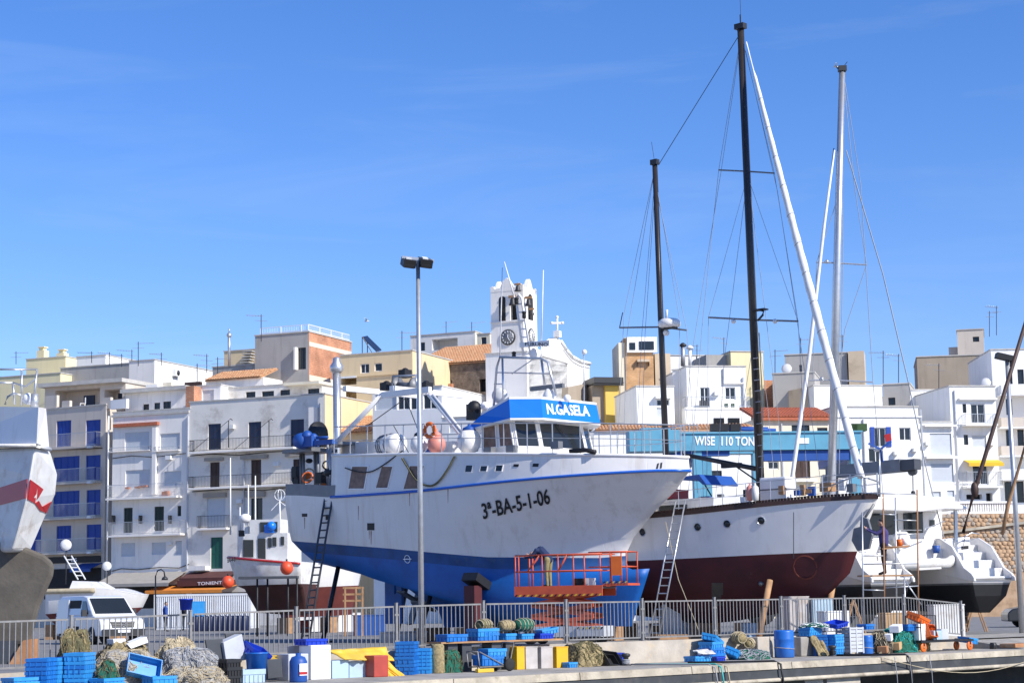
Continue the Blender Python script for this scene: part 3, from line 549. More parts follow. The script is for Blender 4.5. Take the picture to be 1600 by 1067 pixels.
W3 = Bld('white_house', 'low white house front with a window grille next to the lamp post', 692, 768, 652, th=-23, depth=8, wall='bright_wall', **setback(-3)).op('roller', (702,662,718,676)).finish()
# ---- behind the church
Kb = Bld('white_house', 'long white flat-roofed house with recessed balcony above the church roof', 643, 745, 522, th=-23, depth=8, wall='white_wall', side='pale_cream_wall', **setback(46)).op('loggia', (675,529,715,546)).op('dwin', (657,535,664,548)).finish()
Kc = Bld('cream_house', 'narrow cream house end beside the church tower', 748, 768, 522, th=-23, depth=8, wall='pale_cream_wall', **setback(43)).op('dwin', (752,527,760,540)).finish()
# ---- church
N = Bld('church_nave', 'dark rubble stone nave of the church with tiled roof', 640, 775, 566, th=-23, depth=9, wall='rubble_stone', cat='church', coping=False, **setback(17)).op('dark', (697,594,706,622), (749,592,759,612)).finish(); N.tiles(640, 775, 543, 568, 7)
N.slab('lean_to', 690, 624, 775, 636, .01, 2.5, 'brown_wall'); N.slab('corner_pier', 704, 600, 709, 626, .01, .4, 'orange_brick'); N.slab('buttress', 686, 570, 690, 624, .01, .3, 'rubble_stone')
TW = Bld('church_tower', 'white church bell tower with clocks, bells and stepped parapet', 767, 818, 455, th=-23, depth=7.0, wall='white_wall', side='bright_wall', cat='church tower', coping=False, ybase=552, **setback(8))
TW.depth = (TW.u1-TW.u0)*1.0; Dp = TW.depth
TW.op('dark', (780,465,790,502), (797,472,809,500)).finish()
TWb = Bld('tower_base', 'wide white plinth storey of the church bell tower', 761, 826, 552, th=-23, depth=8.5, wall='white_wall', side='bright_wall', cat='church tower', **setback(7)).finish()
def gable(P, d, W, z, n, name='parapet'):      # curved gable with raised centre and corner horns
    prof = [(0, 0), (0, .5), (.06, .55), (.14, .25), (.28, .35), (.42, 1.05), (.5, 1.25), (.58, 1.05), (.72, .35), (.86, .25), (.94, .55), (1, .5), (1, 0)]
    m_ = MB(); m_.prism([P + d*(W*a) + V((0,0,z+h*.85)) for a, h in prof], -n*.3); m_.build(name, 'white_wall', TW.root)
Wt = TW.u1-TW.u0; c0 = TW.w(TW.u0, 0); e_ = -TW.n
gable(TW.w(TW.u0, 0, .02), TW.d, Wt, TW.z1, TW.n); gable(TW.w(TW.u1, 0, -.02), e_, Dp, TW.z1, TW.d); gable(TW.w(TW.u0, 0, -Dp), TW.d, Wt, TW.z1, -TW.n); gable(TW.w(TW.u0, 0, 0), e_, Dp, TW.z1, -TW.d)
def on_side(px, py, o=.02): q = onplane(px, py, TW.w(TW.u1, 0)+TW.d*o, TW.d); return q
# arched belfry openings and bells
def arch(c, ax, nrm, w_, h, name='belfry_opening'):
    pts_ = [c-ax*w_/2, c+ax*w_/2] + [c+ax*(w_/2*math.cos(PI*i/8)) + V((0,0,h+w_/2*math.sin(PI*i/8))) for i in range(9)]
    m_ = MB(); m_.prism(pts_, -nrm*.06); m_.build(name, 'room_dark', TW.root)
q = on_side(829.5, 500); arch(q, e_, TW.d, 1.0, 1.55)
q, _ = TW.pt(785, 502, .015); arch(q, TW.d, TW.n, .55, 1.7)
def bell(p, s_=1.0):
    t = thing('church_bell', 'dark bronze bell hanging in the white tower', 'bell', p, 'bells of the white tower'); MB().lathe([(.52*s_, 0), (.46*s_, .12*s_), (.32*s_, .4*s_), (.28*s_, .75*s_), (.2*s_, .9*s_), (.02, .95*s_)], p, n=14).build('bell_body', 'iron', t); MB().box(p+V((0,0,1.1*s_)), (1.0*s_, .25*s_, .3*s_), TW.d).build('headstock', 'wood', t); return t
bell(TW.pt(801, 477, .45)[0], .62); bell(TW.pt(809, 455, .35)[0], .5); q = on_side(826, 478, .35); bell(q, .6); q = on_side(831, 492, .25); bell(q, .42)
for i, (c, nrm, ax, rr) in enumerate(((TW.pt(794, 527, .02)[0], TW.n, TW.d, .62), (on_side(830, 525.5), TW.d, e_, .62))):
    f_ = MB(); f_.lathe([(rr, 0), (rr, .06), (rr*.94, .08)], c, nrm, 24); ck = f_.build('clock', 'iron', TW.root)
    f_ = MB(); f_.lathe([(rr*.86, .082), (rr*.86, .09)], c, nrm, 24); f_.build('clock_face', 'steel_grey' if i == 0 else 'dish', ck)
    h_ = MB()
    for k in range(12): a = PI*k/6; h_.box(c+nrm*.1+(ax*math.sin(a)+V((0,0,math.cos(a))))*rr*.72, (.05, .02, .12), ax if k % 6 == 0 else ax)
    for a, l_ in ((R(150), .5), (R(5), .34)): dd = ax*math.sin(a)+V((0,0,math.cos(a))); h_.box(c+nrm*.11+dd*l_*rr*.5, (l_*rr, .02, .05), dd, Z=nrm)
    h_.build('clock_hands', 'white_letter' if i == 0 else 'iron', ck)
TW.slab('string_course', 766, 501.5, 819, 503.5, .01, .1, 'white_wall')
# church front gable (faces right, in the sun)
ff = thing('church_front', 'sunlit white church gable front with stone cross at its peak', 'church', atY(860, 640, 152)); 
CFp = TWb.w(TWb.u1, 0, -1.0)
def cf(px, py): return onplane(px, py, CFp, TW.d)
prof = [(826,640), (826,560), (838,556), (851,550), (861,541), (866,531), (871,527), (876,532), (884,545), (893,556), (905,563), (921,567), (921,640)]
m_ = MB(); m_.prism([cf(*p) for p in prof], -TW.d*.7); m_.build('wall', 'bright_wall', ff)
m_ = MB(); pr = [(876,533), (884,546), (893,557), (905,564), (921,568)]
for p, q in zip(pr, pr[1:]): a, b_ = cf(*p), cf(*q); m_.tube([a+TW.d*.05, b_+TW.d*.05], .14, 6)
pr = [(879,545), (886,555), (895,565), (906,571), (920,574)]
for p, q in zip(pr, pr[1:]): a, b_ = cf(*p), cf(*q); m_.tube([a+TW.d*.03, b_+TW.d*.03], .07, 5)
m_.build('moulding', 'bright_wall', ff)
cr_ = MB(); a = cf(871, 527); ax_ = V((TW.d.y, -TW.d.x, 0)); ax_ = V((1,0,0)); cr_.box(a+V((0,0,.25)), (.5,.5,.5), TW.d).tube([a+V((0,0,.4)), a+V((0,0,1.6))], .09, 6); cr_.box(a+V((0,0,1.15)), (.85,.14,.16), ax_)
for o_ in (V((.42,0,1.15)), V((-.42,0,1.15)), V((0,0,1.62))): cr_.ball(a+o_, .13, 8)
cr_.build('cross', 'bright_wall', ff)
MB().prism([cf(878,606)+TW.d*.03, cf(921,598)+TW.d*.03, cf(921,660)+TW.d*.03, cf(878,660)+TW.d*.03], TW.d*.5).build('stone_base', 'brown_wall', ff)
# ---- next to the church
TH = 9
def RB(*a, **k): k.setdefault('th', TH); return Bld(*a, **k)
OC = RB('ochre_house', 'small bright ochre yellow house with dark roof next to the church', 949, 970, 599, 960, 155, th=14, depth=6, wall='ochre_wall', side='ochre_wall', coping=False).finish()
OC.slab('roof', 926, 590, 972, 600, -6, .4, 'iron'); OC.slab('shaded_flank', 928, 601, 948.6, 660, -3, -.4, 'brown_wall')  # brown flank: shade on the ochre side is put into the colour
for i in range(2): OC.slab('gutter', 926, 598+i*3, 972, 599.5+i*3, .02, .5, 'iron')
HT = Bld('tower_house', 'narrow tall house of ochre brick with white glazed loggia on top', 981, 1025, 529, 1000, 158, th=4, depth=5, wall='ochre_brick', side='brown_wall').finish()
HT.slab('loggia_frame', 979, 527, 1026, 551, .01, .25, 'bright_wall')
for r in ((983,536,992,547), (998,534,1021,547)): HT.slab('window', *r, .26, .3, 'dark_glass')
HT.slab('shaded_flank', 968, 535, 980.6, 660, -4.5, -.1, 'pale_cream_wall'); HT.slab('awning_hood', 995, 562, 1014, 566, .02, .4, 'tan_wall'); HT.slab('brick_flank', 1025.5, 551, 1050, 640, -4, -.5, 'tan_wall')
for x in (995, 1013): HT.slab('iron_bracket', x, 566, x+1, 572, .02, .3, 'iron')
wb = RB('white_house', 'white flat house block behind the balcony house with two chimneys', 1046, 1135, 556, 1090, 172, depth=9, wall='bright_wall').finish()
YB = RB('yellow_house', 'plain pale yellow windowless flank wall behind the tall dark mast', 1147, 1198, 550, 1170, 168, th=12, depth=10, wall='yellow_wall').finish()
YB.slab('shaded_flank', 1110, 552, 1146.5, 640, -9, -1, 'grey_wall')  # grey flank: shade on the yellow house's side is painted in
DW = RB('white_house', 'white two-storey house with railed balcony and potted plants', 1077, 1170, 573, 1110, 148, depth=9, wall='bright_wall').op('win', (1094,605,1109,637), (1133,605,1149,624), (1109,652,1127,670), (1131,652,1151,670)).finish()
DW.balcony(1066, 1168, 638.5, 622, 1.1, 'galvanised', 'bright_wall', .2); DW.slab('lower_front', 1066, 641, 1168, 700, .01, 1.05, 'bright_wall'); DW.slab('wall_pipe', 1129, 576, 1130.5, 600, .02, .14, 'galvanised'); DW.slab('wall_pipe', 1160, 590, 1162, 640, .02, .14, 'galvanised'); DW.slab('ledge', 1130, 598, 1162, 600, .01, .2, 'bright_wall')
for x in (1131, 1141): DW.slab('potted_plant', x-2, 632, x+2.5, 638, .5, .8, 'leaf')
DW.slab('chair', 1091, 627, 1101, 638, .3, .8, 'iron'); DW.slab('lower_window', 1110, 655, 1126, 670, 1.06, 1.1, 'dark_glass'); DW.slab('lower_window', 1132, 655, 1150, 670, 1.06, 1.1, 'dark_glass')
DF = RB('white_house', 'plain white gabled flank next to the balcony house', 1055, 1077, 578, 1110, 149, th=-18, depth=9, wall='white_wall').finish()
DL = RB('white_house', 'low white house with one hooded window next to the balcony house', 998, 1057, 604, 1030, 146, depth=8, wall='bright_wall').op('roller', (1026,637,1040,652)).op('win', (1026,624,1046,634)).finish()
DL.slab('hood', 1023, 619, 1048, 623, .01, .5, 'bright_wall')
WL = RB('white_house', 'long low white wall house behind the travel lift with tiled coping', 930, 1178, 668, 1050, 138, th=3, depth=5, wall='bright_wall', coping=False).finish(); WL.tiles(930, 1178, 664, 671, 1.2, 'roof_tile')
TRH = RB('tiled_house', 'cream house with red tile roof behind the blue travel lift', 1178, 1300, 656, 1240, 140, depth=8, wall='pale_cream_wall', cat='house', coping=False).op('dwin', (1237,664,1265,678), (1277,668,1293,680)).op('win', (1200,721,1217,733), (1279,715,1295,732), (1258,761,1267,774), (1288,763,1298,775)).op('brown', (1242,717,1266,747)).finish()
TRH.tiles(1176, 1302, 638, 652, 3.5, 'red_tile'); TRH.slab('eave_band', 1178, 653, 1300, 657, .01, .35, 'red_tile'); TRH.balcony(1237, 1272, 750, None, .8, slab='bright_wall')
TRH.slab('air_conditioner', 1121, 755, 1134, 763, .02, .4, 'frame_white')
WLL = RB('white_house', 'white lower house front behind the yacht deck', 1060, 1178, 700, 1120, 136, depth=6, wall='bright_wall').op('dwin', (1110,735,1128,752)).finish()
OBk = RB('brick_house', 'orange brick flank peeping out behind the dark mast', 1192, 1215, 594, 1200, 170, depth=8, wall='orange_brick', coping=False).finish()
GB = RB('brown_house', 'dark weathered brown block with one small window next to the silver mast', 1212, 1278, 583, 1240, 152, th=-14, depth=5, wall='grey_wall').op('win', (1233,612,1245,628)).finish()
GB2 = RB('brown_house', 'upper weathered roof block with blank grey face behind the silver mast', 1232, 1330, 553, 1290, 160, th=-12, depth=9, wall='grey_wall', side='tan_wall').op('dwin', (1249,570,1253,582)).finish(); GB2.slab('sunlit_flank', 1326, 549, 1351, 602, -3, .3, 'tan_wall')  # lighter tan paints the sun onto this flank of the grey block
GB3 = RB('tan_house', 'tan side wall between the brown block and the white roof', 1259, 1278, 606, 1268, 150, th=20, depth=4, wall='tan_wall', coping=False).finish()
WE2 = RB('white_house', 'white roof storey with parapet behind the slanting furled sail', 1277, 1384, 603, 1330, 149, depth=8, wall='bright_wall').finish()
WE = RB('white_house', 'white house with blue shutters above the end of the blue lift beam', 1308, 1440, 636, 1380, 142, depth=10, wall='bright_wall').op('win', (1405,668,1423,688), (1366,668,1384,698), (1357,700,1380,722)).finish()
for r in ((1360,667,1366,698), (1385,667,1392,698)): WE.slab('shutter', *r, .01, .08, 'blue_shutter')
WE.slab('roof_band', 1308, 650, 1440, 652, .01, .1, 'bright_wall'); WE.slab('rain_pipe', 1441, 640, 1443, 790, -.1, .05, 'galvanised')
RT = RB('grey_house', 'shaded gable wall between white roofs next to the silver mast', 1385, 1428, 600, 1400, 152, th=-16, depth=4, wall='grey_wall').op('dwin', (1388,621,1399,633)).finish()
FT = RB('white_house', 'white terrace house set back with low parapet walls', 1424, 1492, 610, 1460, 152, depth=8, wall='bright_wall').op('win', (1450,631,1459,646)).finish()
FL_ = RB('white_house', 'white apartment front with two large roller shutters', 1440, 1492, 660, 1465, 143, depth=8, wall='bright_wall').op('roller', (1453,677,1487,711), (1455,724,1490,753), (1455,768,1470,776), (1480,766,1491,776)).finish()
FL_.slab('ledge', 1442, 664, 1492, 667, .01, .4, 'bright_wall'); FL_.slab('ledge', 1444, 713, 1494, 717, .01, .5, 'bright_wall')
FM = RB('apartment_house', 'white apartment house with balcony door and orange awning', 1490, 1562, 604, 1520, 145, depth=10, wall='bright_wall').op('win', (1517,631,1539,661), (1520,727,1544,757)).op('dwin', (1504,631,1510,645), (1506,679,1513,695)).op('roller', (1519,680,1541,698)).op('dark', (1541,770,1551,783), (1510,772,1535,780)).finish()
FM.balcony(1503, 1553, 663.5, 648, .8, 'galvanised', 'bright_wall'); FM.balcony(1504, 1560, 760, 738, .9, 'galvanised', 'bright_wall'); FM.awning('awning', 1506, 719, 1560, 725, 1.0, 'awning_yellow'); FM.slab('ledge', 1497, 622, 1556, 625, .01, .3, 'bright_wall')
BB = RB('brown_house', 'long brown rendered flank wall rising above the white houses', 1440, 1556, 556, 1500, 168, th=-10, depth=8, wall='brown_wall').finish()
BT = RB('beige_house', 'beige stair tower with small window on the highest roof', 1504, 1546, 515, 1530, 176, th=-14, depth=6, wall='beige_wall', side='pale_cream_wall').op('dwin', (1520,526,1530,534)).finish(); BT.slab('chimney', 1482, 540, 1502, 556, -2, -1, 'beige_wall')
GA = RB('apartment_house', 'apartment block with curved beige and white balconies at the street corner', 1557, 1640, 546, 1590, 150, th=-2, depth=9, wall='bright_wall').op('dwin', (1572,577,1582,600), (1590,577,1600,600), (1572,623,1582,648), (1572,670,1582,697), (1590,670,1600,697), (1570,752,1600,785)).finish()
for y, m_ in ((617,'bright_wall'), (668,'beige_wall'), (712,'beige_wall'), (748,'bright_wall')): GA.slab('balcony', 1559, y-14, 1640, y, .02, 1.3, m_); GA.slab('balcony_slab', 1557, y+.5, 1640, y+3, .02, 1.4, 'bright_wall')
BAL = RB('balustrade', 'white stone balustrade on the orange rubble slope', 1490, 1580, 799, 1540, 128, depth=.5, wall='bright_wall', ybase=803, cat='balustrade', coping=False).finish()
for i in range(24): BAL.slab('baluster', 1492+i*3.7, 786, 1494+i*3.7, 799, -.3, -.1, 'bright_wall')
BAL.slab('top_rail', 1488, 783, 1582, 786, -.4, 0, 'bright_wall')
SL = RB('stone_wall', 'sloping orange rubble stone retaining wall with pale ramp kerb', 1455, 1660, 802, 1540, 127, th=6, depth=3, wall='slope_stone', cat='wall', coping=False).finish()
m_ = MB(); m_.prism([SL.pt(*p, .05)[0] for p in ((1455,832), (1620,812), (1620,816), (1455,836))], SL.n*.2); m_.build('ramp_kerb', 'edge_concrete', SL.root)

def merge(dst, src, rename=None):
    for c in list(src.children):
        c.parent = dst; c.location = c.location + src.location - dst.location
        if rename and c.name.split('.')[0] == 'wall': c.name = rename
    bpy.data.objects.remove(src)
N.wall.name = 'nave_wall'
for src, nm in ((TW.root, 'tower_wall'), (TWb.root, 'tower_plinth'), (ff, 'front_wall')): merge(N.root, src, nm)
N.root.name = 'church'; tag(N.root, 'church with white clock tower, stone nave, tiled roof and white gable with cross', 'church')

# individual rubble stones on the retaining wall
rr = random.Random(21); SM = []
for k in range(5):
    m_ = MB(); pts_ = []
    n_ = 7
    for i in range(n_): a = 2*PI*i/n_; r_ = rr.uniform(.75, 1.1); pts_.append(V((math.cos(a)*r_*.2, 0, math.sin(a)*r_*.15)))
    c_ = V((rr.uniform(-.03,.03), -.11, rr.uniform(-.03,.03))); vs = pts_ + [p*.72+V((0,-.08,0)) for p in pts_] + [c_]
    m_.add(vs, [(i, (i+1) % n_, n_+(i+1) % n_, n_+i) for i in range(n_)] + [(n_+i, n_+(i+1) % n_, 2*n_) for i in range(n_)]); SM.append(m_)
first_ = {}
mat('stone_warm', (0.52, 0.34, 0.20), .95, .35, 3, bump=.5); mat('stone_grey', (0.40, 0.33, 0.26), .95, .35, 3, bump=.5)
cnt = 0
for row in range(15):
    for col_ in range(20):
        x_ = 1459+col_*7.6+(row % 2)*3.8+rr.uniform(-1,1); y_ = 806+row*6.1+rr.uniform(-.8,.8); ky = 834-(x_-1455)*.121
        if abs(y_-ky) < 5: continue
        k = rr.randrange(5); mt_ = rr.choice(['stone_warm', 'stone_warm', 'stone_grey']); key = (k, mt_)
        if key not in first_:
            o = SM[k].build('stone', mt_, None); first_[key] = o.data
        else: o = bpy.data.objects.new('stone', first_[key]); COL.objects.link(o)
        o.parent = SL.root; o.location = SL.pt(x_, y_, .0)[0]-SL.root.location; o.rotation_euler = (0, rr.uniform(-.25,.25), R(6)); o.scale = (rr.uniform(.9,1.35), rr.uniform(.5,1), rr.uniform(.9,1.3)); cnt += 1
# wall clutter on the waterfront houses
for bl, items in ((B, ((262,712,270,718), (214,806,221,811), (264,846,270,851))), (C, ((360,664,368,670), (430,722,438,728), (372,780,380,786), (440,776,449,783))), (WE, ((1425,700,1432,706), (1395,705,1402,711))), (FM, ((1545,690,1552,696),)), (FL_, ((1444,690,1451,696),)), (DW, ((1115,612,1123,618),))):
    for r_ in items: bl.slab('air_conditioner', *r_, .03, .36, 'frame_white')
for bl, xs_, y0, y1 in ((B, 293, 650, 888), (C, 500, 630, 800), (C, 381, 712, 885), (FM, 1494, 610, 790), (WE, 1350, 655, 780), (TRH, 1222, 660, 790)): bl.slab('drain_pipe', xs_, y0, xs_+1.6, y1, .02, .14, 'bin_grey')
for bl, pts_ in ((C, ((297,712),(330,709),(372,711),(420,706),(480,703))), (C, ((300,768),(350,764),(410,766),(478,758))), (B, ((176,716),(205,712),(240,714),(290,708))), (A, ((66,704),(110,702),(160,700)))):
    MB().tube([bl.pt(x, y, .06)[0] for x, y in pts_], .03, 4).build('cable', 'iron', bl.root)
# ================================================================ boats
class Fr:
    """frame of a boat or vehicle: x forward, y to the side seen by the camera, z up"""
    def __init__(s, origin, ang): s.o = V((origin.x, origin.y, 0)); s.h = V((math.cos(ang), math.sin(ang), 0)); s.s = V((s.h.y, -s.h.x, 0)); s.s = s.s if s.s.y < 0 else -s.s
    def w(s, x, y, z): p = s.o + s.h*x + s.s*y; return V((p.x, p.y, z))
    def l(s, p): d = V(p)-s.o; return V((d.dot(s.h), d.dot(s.s), p[2]))
    def py(s, px, py_, y): return s.l(onplane(px, py_, s.o+s.s*y, s.s))     # pixel on the plane y = const
    def px(s, px, py_, x): return s.l(onplane(px, py_, s.o+s.h*x, s.h))     # pixel on the plane x = const
    def Wy(s, px, py_, y): return onplane(px, py_, s.o+s.s*y, s.s)
    def Wx(s, px, py_, x): return onplane(px, py_, s.o+s.h*x, s.h)
def lerp_tab(tab, t):
    if t <= tab[0][0]: return tab[0][1]
    for (a, u), (b, v) in zip(tab, tab[1:]):
        if t <= b: k = (t-a)/max(b-a, 1e-6); k = k*k*(3-2*k) if 2 < len(tab) < 10 else k; return u+(v-u)*k
    return tab[-1][1]
def hull_grid(levels, nt=36, t0=0.0):
    rows = []
    for L_ in levels:
        row = []
        for i in range(nt+1):
            t = t0+(1-t0)*i/nt; x = L_['xs']+t*(L_['xb']-L_['xs']); tm = L_.get('tm', .45)
            if t < tm: k = t/tm; k = 1-(1-k)**2; b = L_['Bs']+(L_['Bm']-L_['Bs'])*k
            else: k = (t-tm)/(1-tm); b = L_['Bm']*max(0, 1-k**L_.get('p', 2.2))
            row.append((x, max(b, L_.get('bmin', 0.0)), lerp_tab(L_['z'], t)))
        rows.append(row)
    return rows
def hull_mesh(fr, rows, band_mats, name, mats, parent, cap=True, smooth=True):
    mb = MB(); n = len(rows[0])
    for side in (1, -1):
        vs = [fr.w(x, side*b, z) for row in rows for x, b, z in row]
        for j in range(len(rows)-1):
            fs = [(j*n+i, j*n+i+1, (j+1)*n+i+1, (j+1)*n+i) for i in range(n-1)]
            mb.add(vs, [], 0); o = len(mb.v)-len(vs)
            mb.f += [[k+o for k in f] for f in fs]; mb.m += [band_mats[j]]*len(fs); mb.sm += [smooth]*len(fs)
    if cap:
        for i in range(n-1):      # deck
            a, b = rows[-1][i], rows[-1][i+1]; mb.add([fr.w(a[0], a[1], a[2]-.03), fr.w(b[0], b[1], b[2]-.03), fr.w(b[0], -b[1], b[2]-.03), fr.w(a[0], -a[1], a[2]-.03)], [(0,1,2,3)], band_mats[-1])
        for j in range(len(rows)-1):   # transom
            a, b = rows[j][0], rows[j+1][0]; mb.add([fr.w(a[0], a[1], a[2]), fr.w(b[0], b[1], b[2]), fr.w(b[0], -b[1], b[2]), fr.w(a[0], -a[1], a[2])], [(0,1,2,3)], band_mats[j])
    b_ = mb.build(name, mats, parent)
    bm = bmesh.new(); bm.from_mesh(b_.data); bmesh.ops.remove_doubles(bm, verts=bm.verts, dist=.001); bmesh.ops.recalc_face_normals(bm, faces=bm.faces); bm.to_mesh(b_.data); bm.free()
    return b_
def bvh_of(o): return BVHTree.FromPolygons([v.co + root_of(o).location for v in o.data.vertices], [tuple(p.vertices) for p in o.data.polygons])
def hit(bv, px, py):
    d = ray(px, py).normalized(); p, n, i, ds = bv.ray_cast(CAM, d, 1000)
    if p is None: return None
    return (p, n if n.dot(d) < 0 else -n)
def decal(bv, polys, name, m, parent, lift=.012):      # flat pieces (window glass, marks) laid on a hull
    mb = MB()
    for poly in polys:
        hs_ = [hit(bv, *p) for p in poly]
        if any(h is None for h in hs_): continue
        nrm = sum((h[1] for h in hs_), V((0,0,0))).normalized(); mb.prism([h[0]-nrm*.01 for h in hs_], nrm*(lift+.01))
    return mb.build(name, m, parent) if mb.v else None
def frame_decal(bv, poly, name, m, parent, wdt=1.2, lift=.03):
    c = (sum(p[0] for p in poly)/len(poly), sum(p[1] for p in poly)/len(poly)); n = len(poly); mb = MB()
    for i in range(n):
        p, q = poly[i], poly[(i+1) % n]; po = (p[0]+(p[0]-c[0])*wdt*.12, p[1]+(p[1]-c[1])*wdt*.12); qo = (q[0]+(q[0]-c[0])*wdt*.12, q[1]+(q[1]-c[1])*wdt*.12)
        hs_ = [hit(bv, *k) for k in (p, q, qo, po)]
        if any(h is None for h in hs_): return None
        nrm = hs_[0][1]; mb.prism([h[0]-nrm*.01 for h in hs_], nrm*(lift+.01))
    return mb.build(name, m, parent)
def rod(pts, r, name, m, parent, n=6): return MB().tube(pts, r, n).build(name, m, parent)
# ---------------------------------------------------------------- the big fishing boat
G0 = atY(1078, 735, 66.0); GF = Fr(G0, R(-41))
gs = thing('fishing_boat', 'big white and blue fishing boat propped ashore with blue wheelhouse visor', 'fishing boat', GF.w(-8, 0, 0))
xs = GF.py(449, 780, 2.5).x                                     # stern
def sx(px, py): return GF.py(px, py, 0)
stem = {k: sx(*k) for k in ((1078,735), (1056,768), (1022,803), (990,845), (977,868), (1015,888), (1016,903), (1004,945))}
q = lambda *k: stem[k]
XB = q(1078,735).x
def ztab(pts, x0, x1): return [((GF.py(a, b, y).x-x0)/(x1-x0), GF.py(a, b, y).z) for a, b, y in pts]
def poly_tab(tab, t):
    if t <= tab[0][0]: return tab[0][1]
    for (a, u), (b, v) in zip(tab, tab[1:]):
        if t <= b: return u+(v-u)*(t-a)/(b-a)
    return tab[-1][1]
ZS = ztab(((455,773,2.6), (520,777,2.8), (650,768,3.0), (850,745,2.9), (1000,733,1.8), (1078,735,0)), xs, XB)
ZT = ztab(((455,712,2.6), (560,711,2.8), (650,709,2.9), (850,709,2.8), (1000,710,1.8), (1072,714,.1)), xs, XB)
ZP = ztab(((452,845,2.4), (600,856,2.8), (745,870,2.85), (900,871,1.8), (977,868,0)), xs, q(977,868).x)
def tt(f): return [(i/20, f(i/20)) for i in range(21)]
def zmix(k): return tt(lambda t: poly_tab(ZP, t)*(1-k)+poly_tab(ZS, t)*k)
zst = GF.py(455, 874, 2.0).z
lv = [
 dict(xs=xs+6.2, xb=q(1004,945).x-.5, Bs=.16, Bm=.5, z=[(0,.5),(1,.5)], p=3, tm=.5),
 dict(xs=xs+6.0, xb=q(1016,903).x-.15, Bs=.25, Bm=1.75, z=[(0,1.1),(.5,.75),(1,q(1016,903).z)], p=1.8, tm=.5),
 dict(xs=xs+4.4, xb=q(1015,888).x, Bs=.5, Bm=2.45, z=[(0,2.1),(.5,1.3),(1,q(1015,888).z)], p=1.7, tm=.5),
 dict(xs=xs+.9, xb=q(977,868).x+.35, Bs=1.9, Bm=2.72, z=[(0,zst-.12),(.45,2.0),(1,q(977,868).z-.5)], p=2.0, tm=.45),
 dict(xs=xs+.5, xb=q(977,868).x+.12, Bs=2.2, Bm=2.8, z=tt(lambda t: poly_tab(ZP, t)-.42), p=2.05, tm=.45),
 dict(xs=xs+.15, xb=q(977,868).x, Bs=2.42, Bm=2.86, z=zmix(0), p=2.1, tm=.45),
 dict(xs=xs+.1, xb=q(990,845).x, Bs=2.5, Bm=2.9, z=zmix(.22), p=2.2, tm=.45),
 dict(xs=xs+.05, xb=q(1022,803).x, Bs=2.55, Bm=2.95, z=zmix(.52), p=2.5, tm=.45),
 dict(xs=xs, xb=q(1056,768).x, Bs=2.6, Bm=3.0, z=zmix(.77), p=2.9, tm=.45),
 dict(xs=xs, xb=XB, Bs=2.6, Bm=3.05, z=zmix(1), p=3.3, tm=.45)]
rows = hull_grid(lv, 40)
hullo = hull_mesh(GF, rows, [1,1,1,1,2,0,0,0,0], 'hull', ['hull_white', 'hull_blue', 'boot_band'], gs)
# raised forecastle side, above the blue rubbing stripe
top = dict(lv[-1]); top['xb'] = lv[-1]['xb']-.05; top['Bm'] = 2.95; top['z'] = tt(lambda t: poly_tab(ZT, t)); t0 = (GF.py(519,740,2.8).x-xs)/(XB-xs)
rows2 = hull_grid([dict(lv[-1]), top], 36, t0)
fc = hull_mesh(GF, rows2, [0], 'forecastle', ['hull_white'], gs)
mb = MB()
for sd in (1, -1): mb.tube([GF.w(x, sd*(b+.02), z) for x, b, z in rows2[0]], .055, 6)
mb.build('rubbing_strake', 'stripe_blue', gs)
mb = MB()
for sd in (1, -1): mb.tube([GF.w(x, sd*b, z) for x, b, z in rows2[1]], .06, 6)
mb.build('cap_rail', 'gloss_white', gs)
# stern bulwark (grey, lower)
a = rows[-1][0]; b9 = [r for r in rows[-1] if r[0] < xs + t0*(lv[-1]['xb']-xs)+.3]
for sd in (1, -1):
    mb = MB()
    for p_, q_ in zip(b9, b9[1:]): mb.hexa([GF.w(p_[0], sd*p_[1], p_[2]), GF.w(q_[0], sd*q_[1], q_[2]), GF.w(q_[0], sd*(q_[1]-.1), q_[2]), GF.w(p_[0], sd*(p_[1]-.1), p_[2]), GF.w(p_[0], sd*p_[1], p_[2]+.45), GF.w(q_[0], sd*q_[1], q_[2]+.45), GF.w(q_[0], sd*(q_[1]-.1), q_[2]+.45), GF.w(p_[0], sd*(p_[1]-.1), p_[2]+.45)])
    mb.build('stern_bulwark', 'steel_grey', gs)
BV = bvh_of(hullo); BF = bvh_of(fc)
def onb(bv): return lambda x, y: hit(bv, x, y) or hit(BV, x, y) or (GF.Wy(x, y, 3), GF.s)
lettering('registration', '3ª-BA-5-1-06', [(756, 811), (861, 786), (857, 762), (752, 786)], onb(BV), 'lettering', gs, bold=.02, lift=.035)
for poly in ([(551,729),(575,729),(569,763),(545,763)], [(597,729),(614,729),(606,762),(588,762)], [(641,728),(663,728),(655,763),(631,764)]):
    d = decal(BF, [poly], 'side_window', 'board_window', gs); frame_decal(BF, poly, 'window_frame', 'gloss_white', d, 1.0)
for x0, x1, y0, y1 in ((728,738,727,737), (751,761,728,736), (775,785,727,736)):
    poly = [(x0+1,y0),(x1+1,y0),(x1-1,y1),(x0-1,y1)]; d = decal(BF, [poly], 'porthole', 'dark_glass', gs); frame_decal(BF, poly, 'window_frame', 'gloss_white', d, 1.6)
for x0, x1, y0, y1 in ((803,811,725,729), (833,842,724,729)): decal(BF, [[(x0,y0),(x1,y0),(x1-1,y1),(x0-1,y1)]], 'scupper', 'black', gs)
for x0, x1, y0, y1 in ((472,480,802,807), (509,515,806,812), (574,585,817,828)): decal(BV, [[(x0,y0),(x1,y0),(x1,y1),(x0,y1)]], 'scupper', 'black', gs)
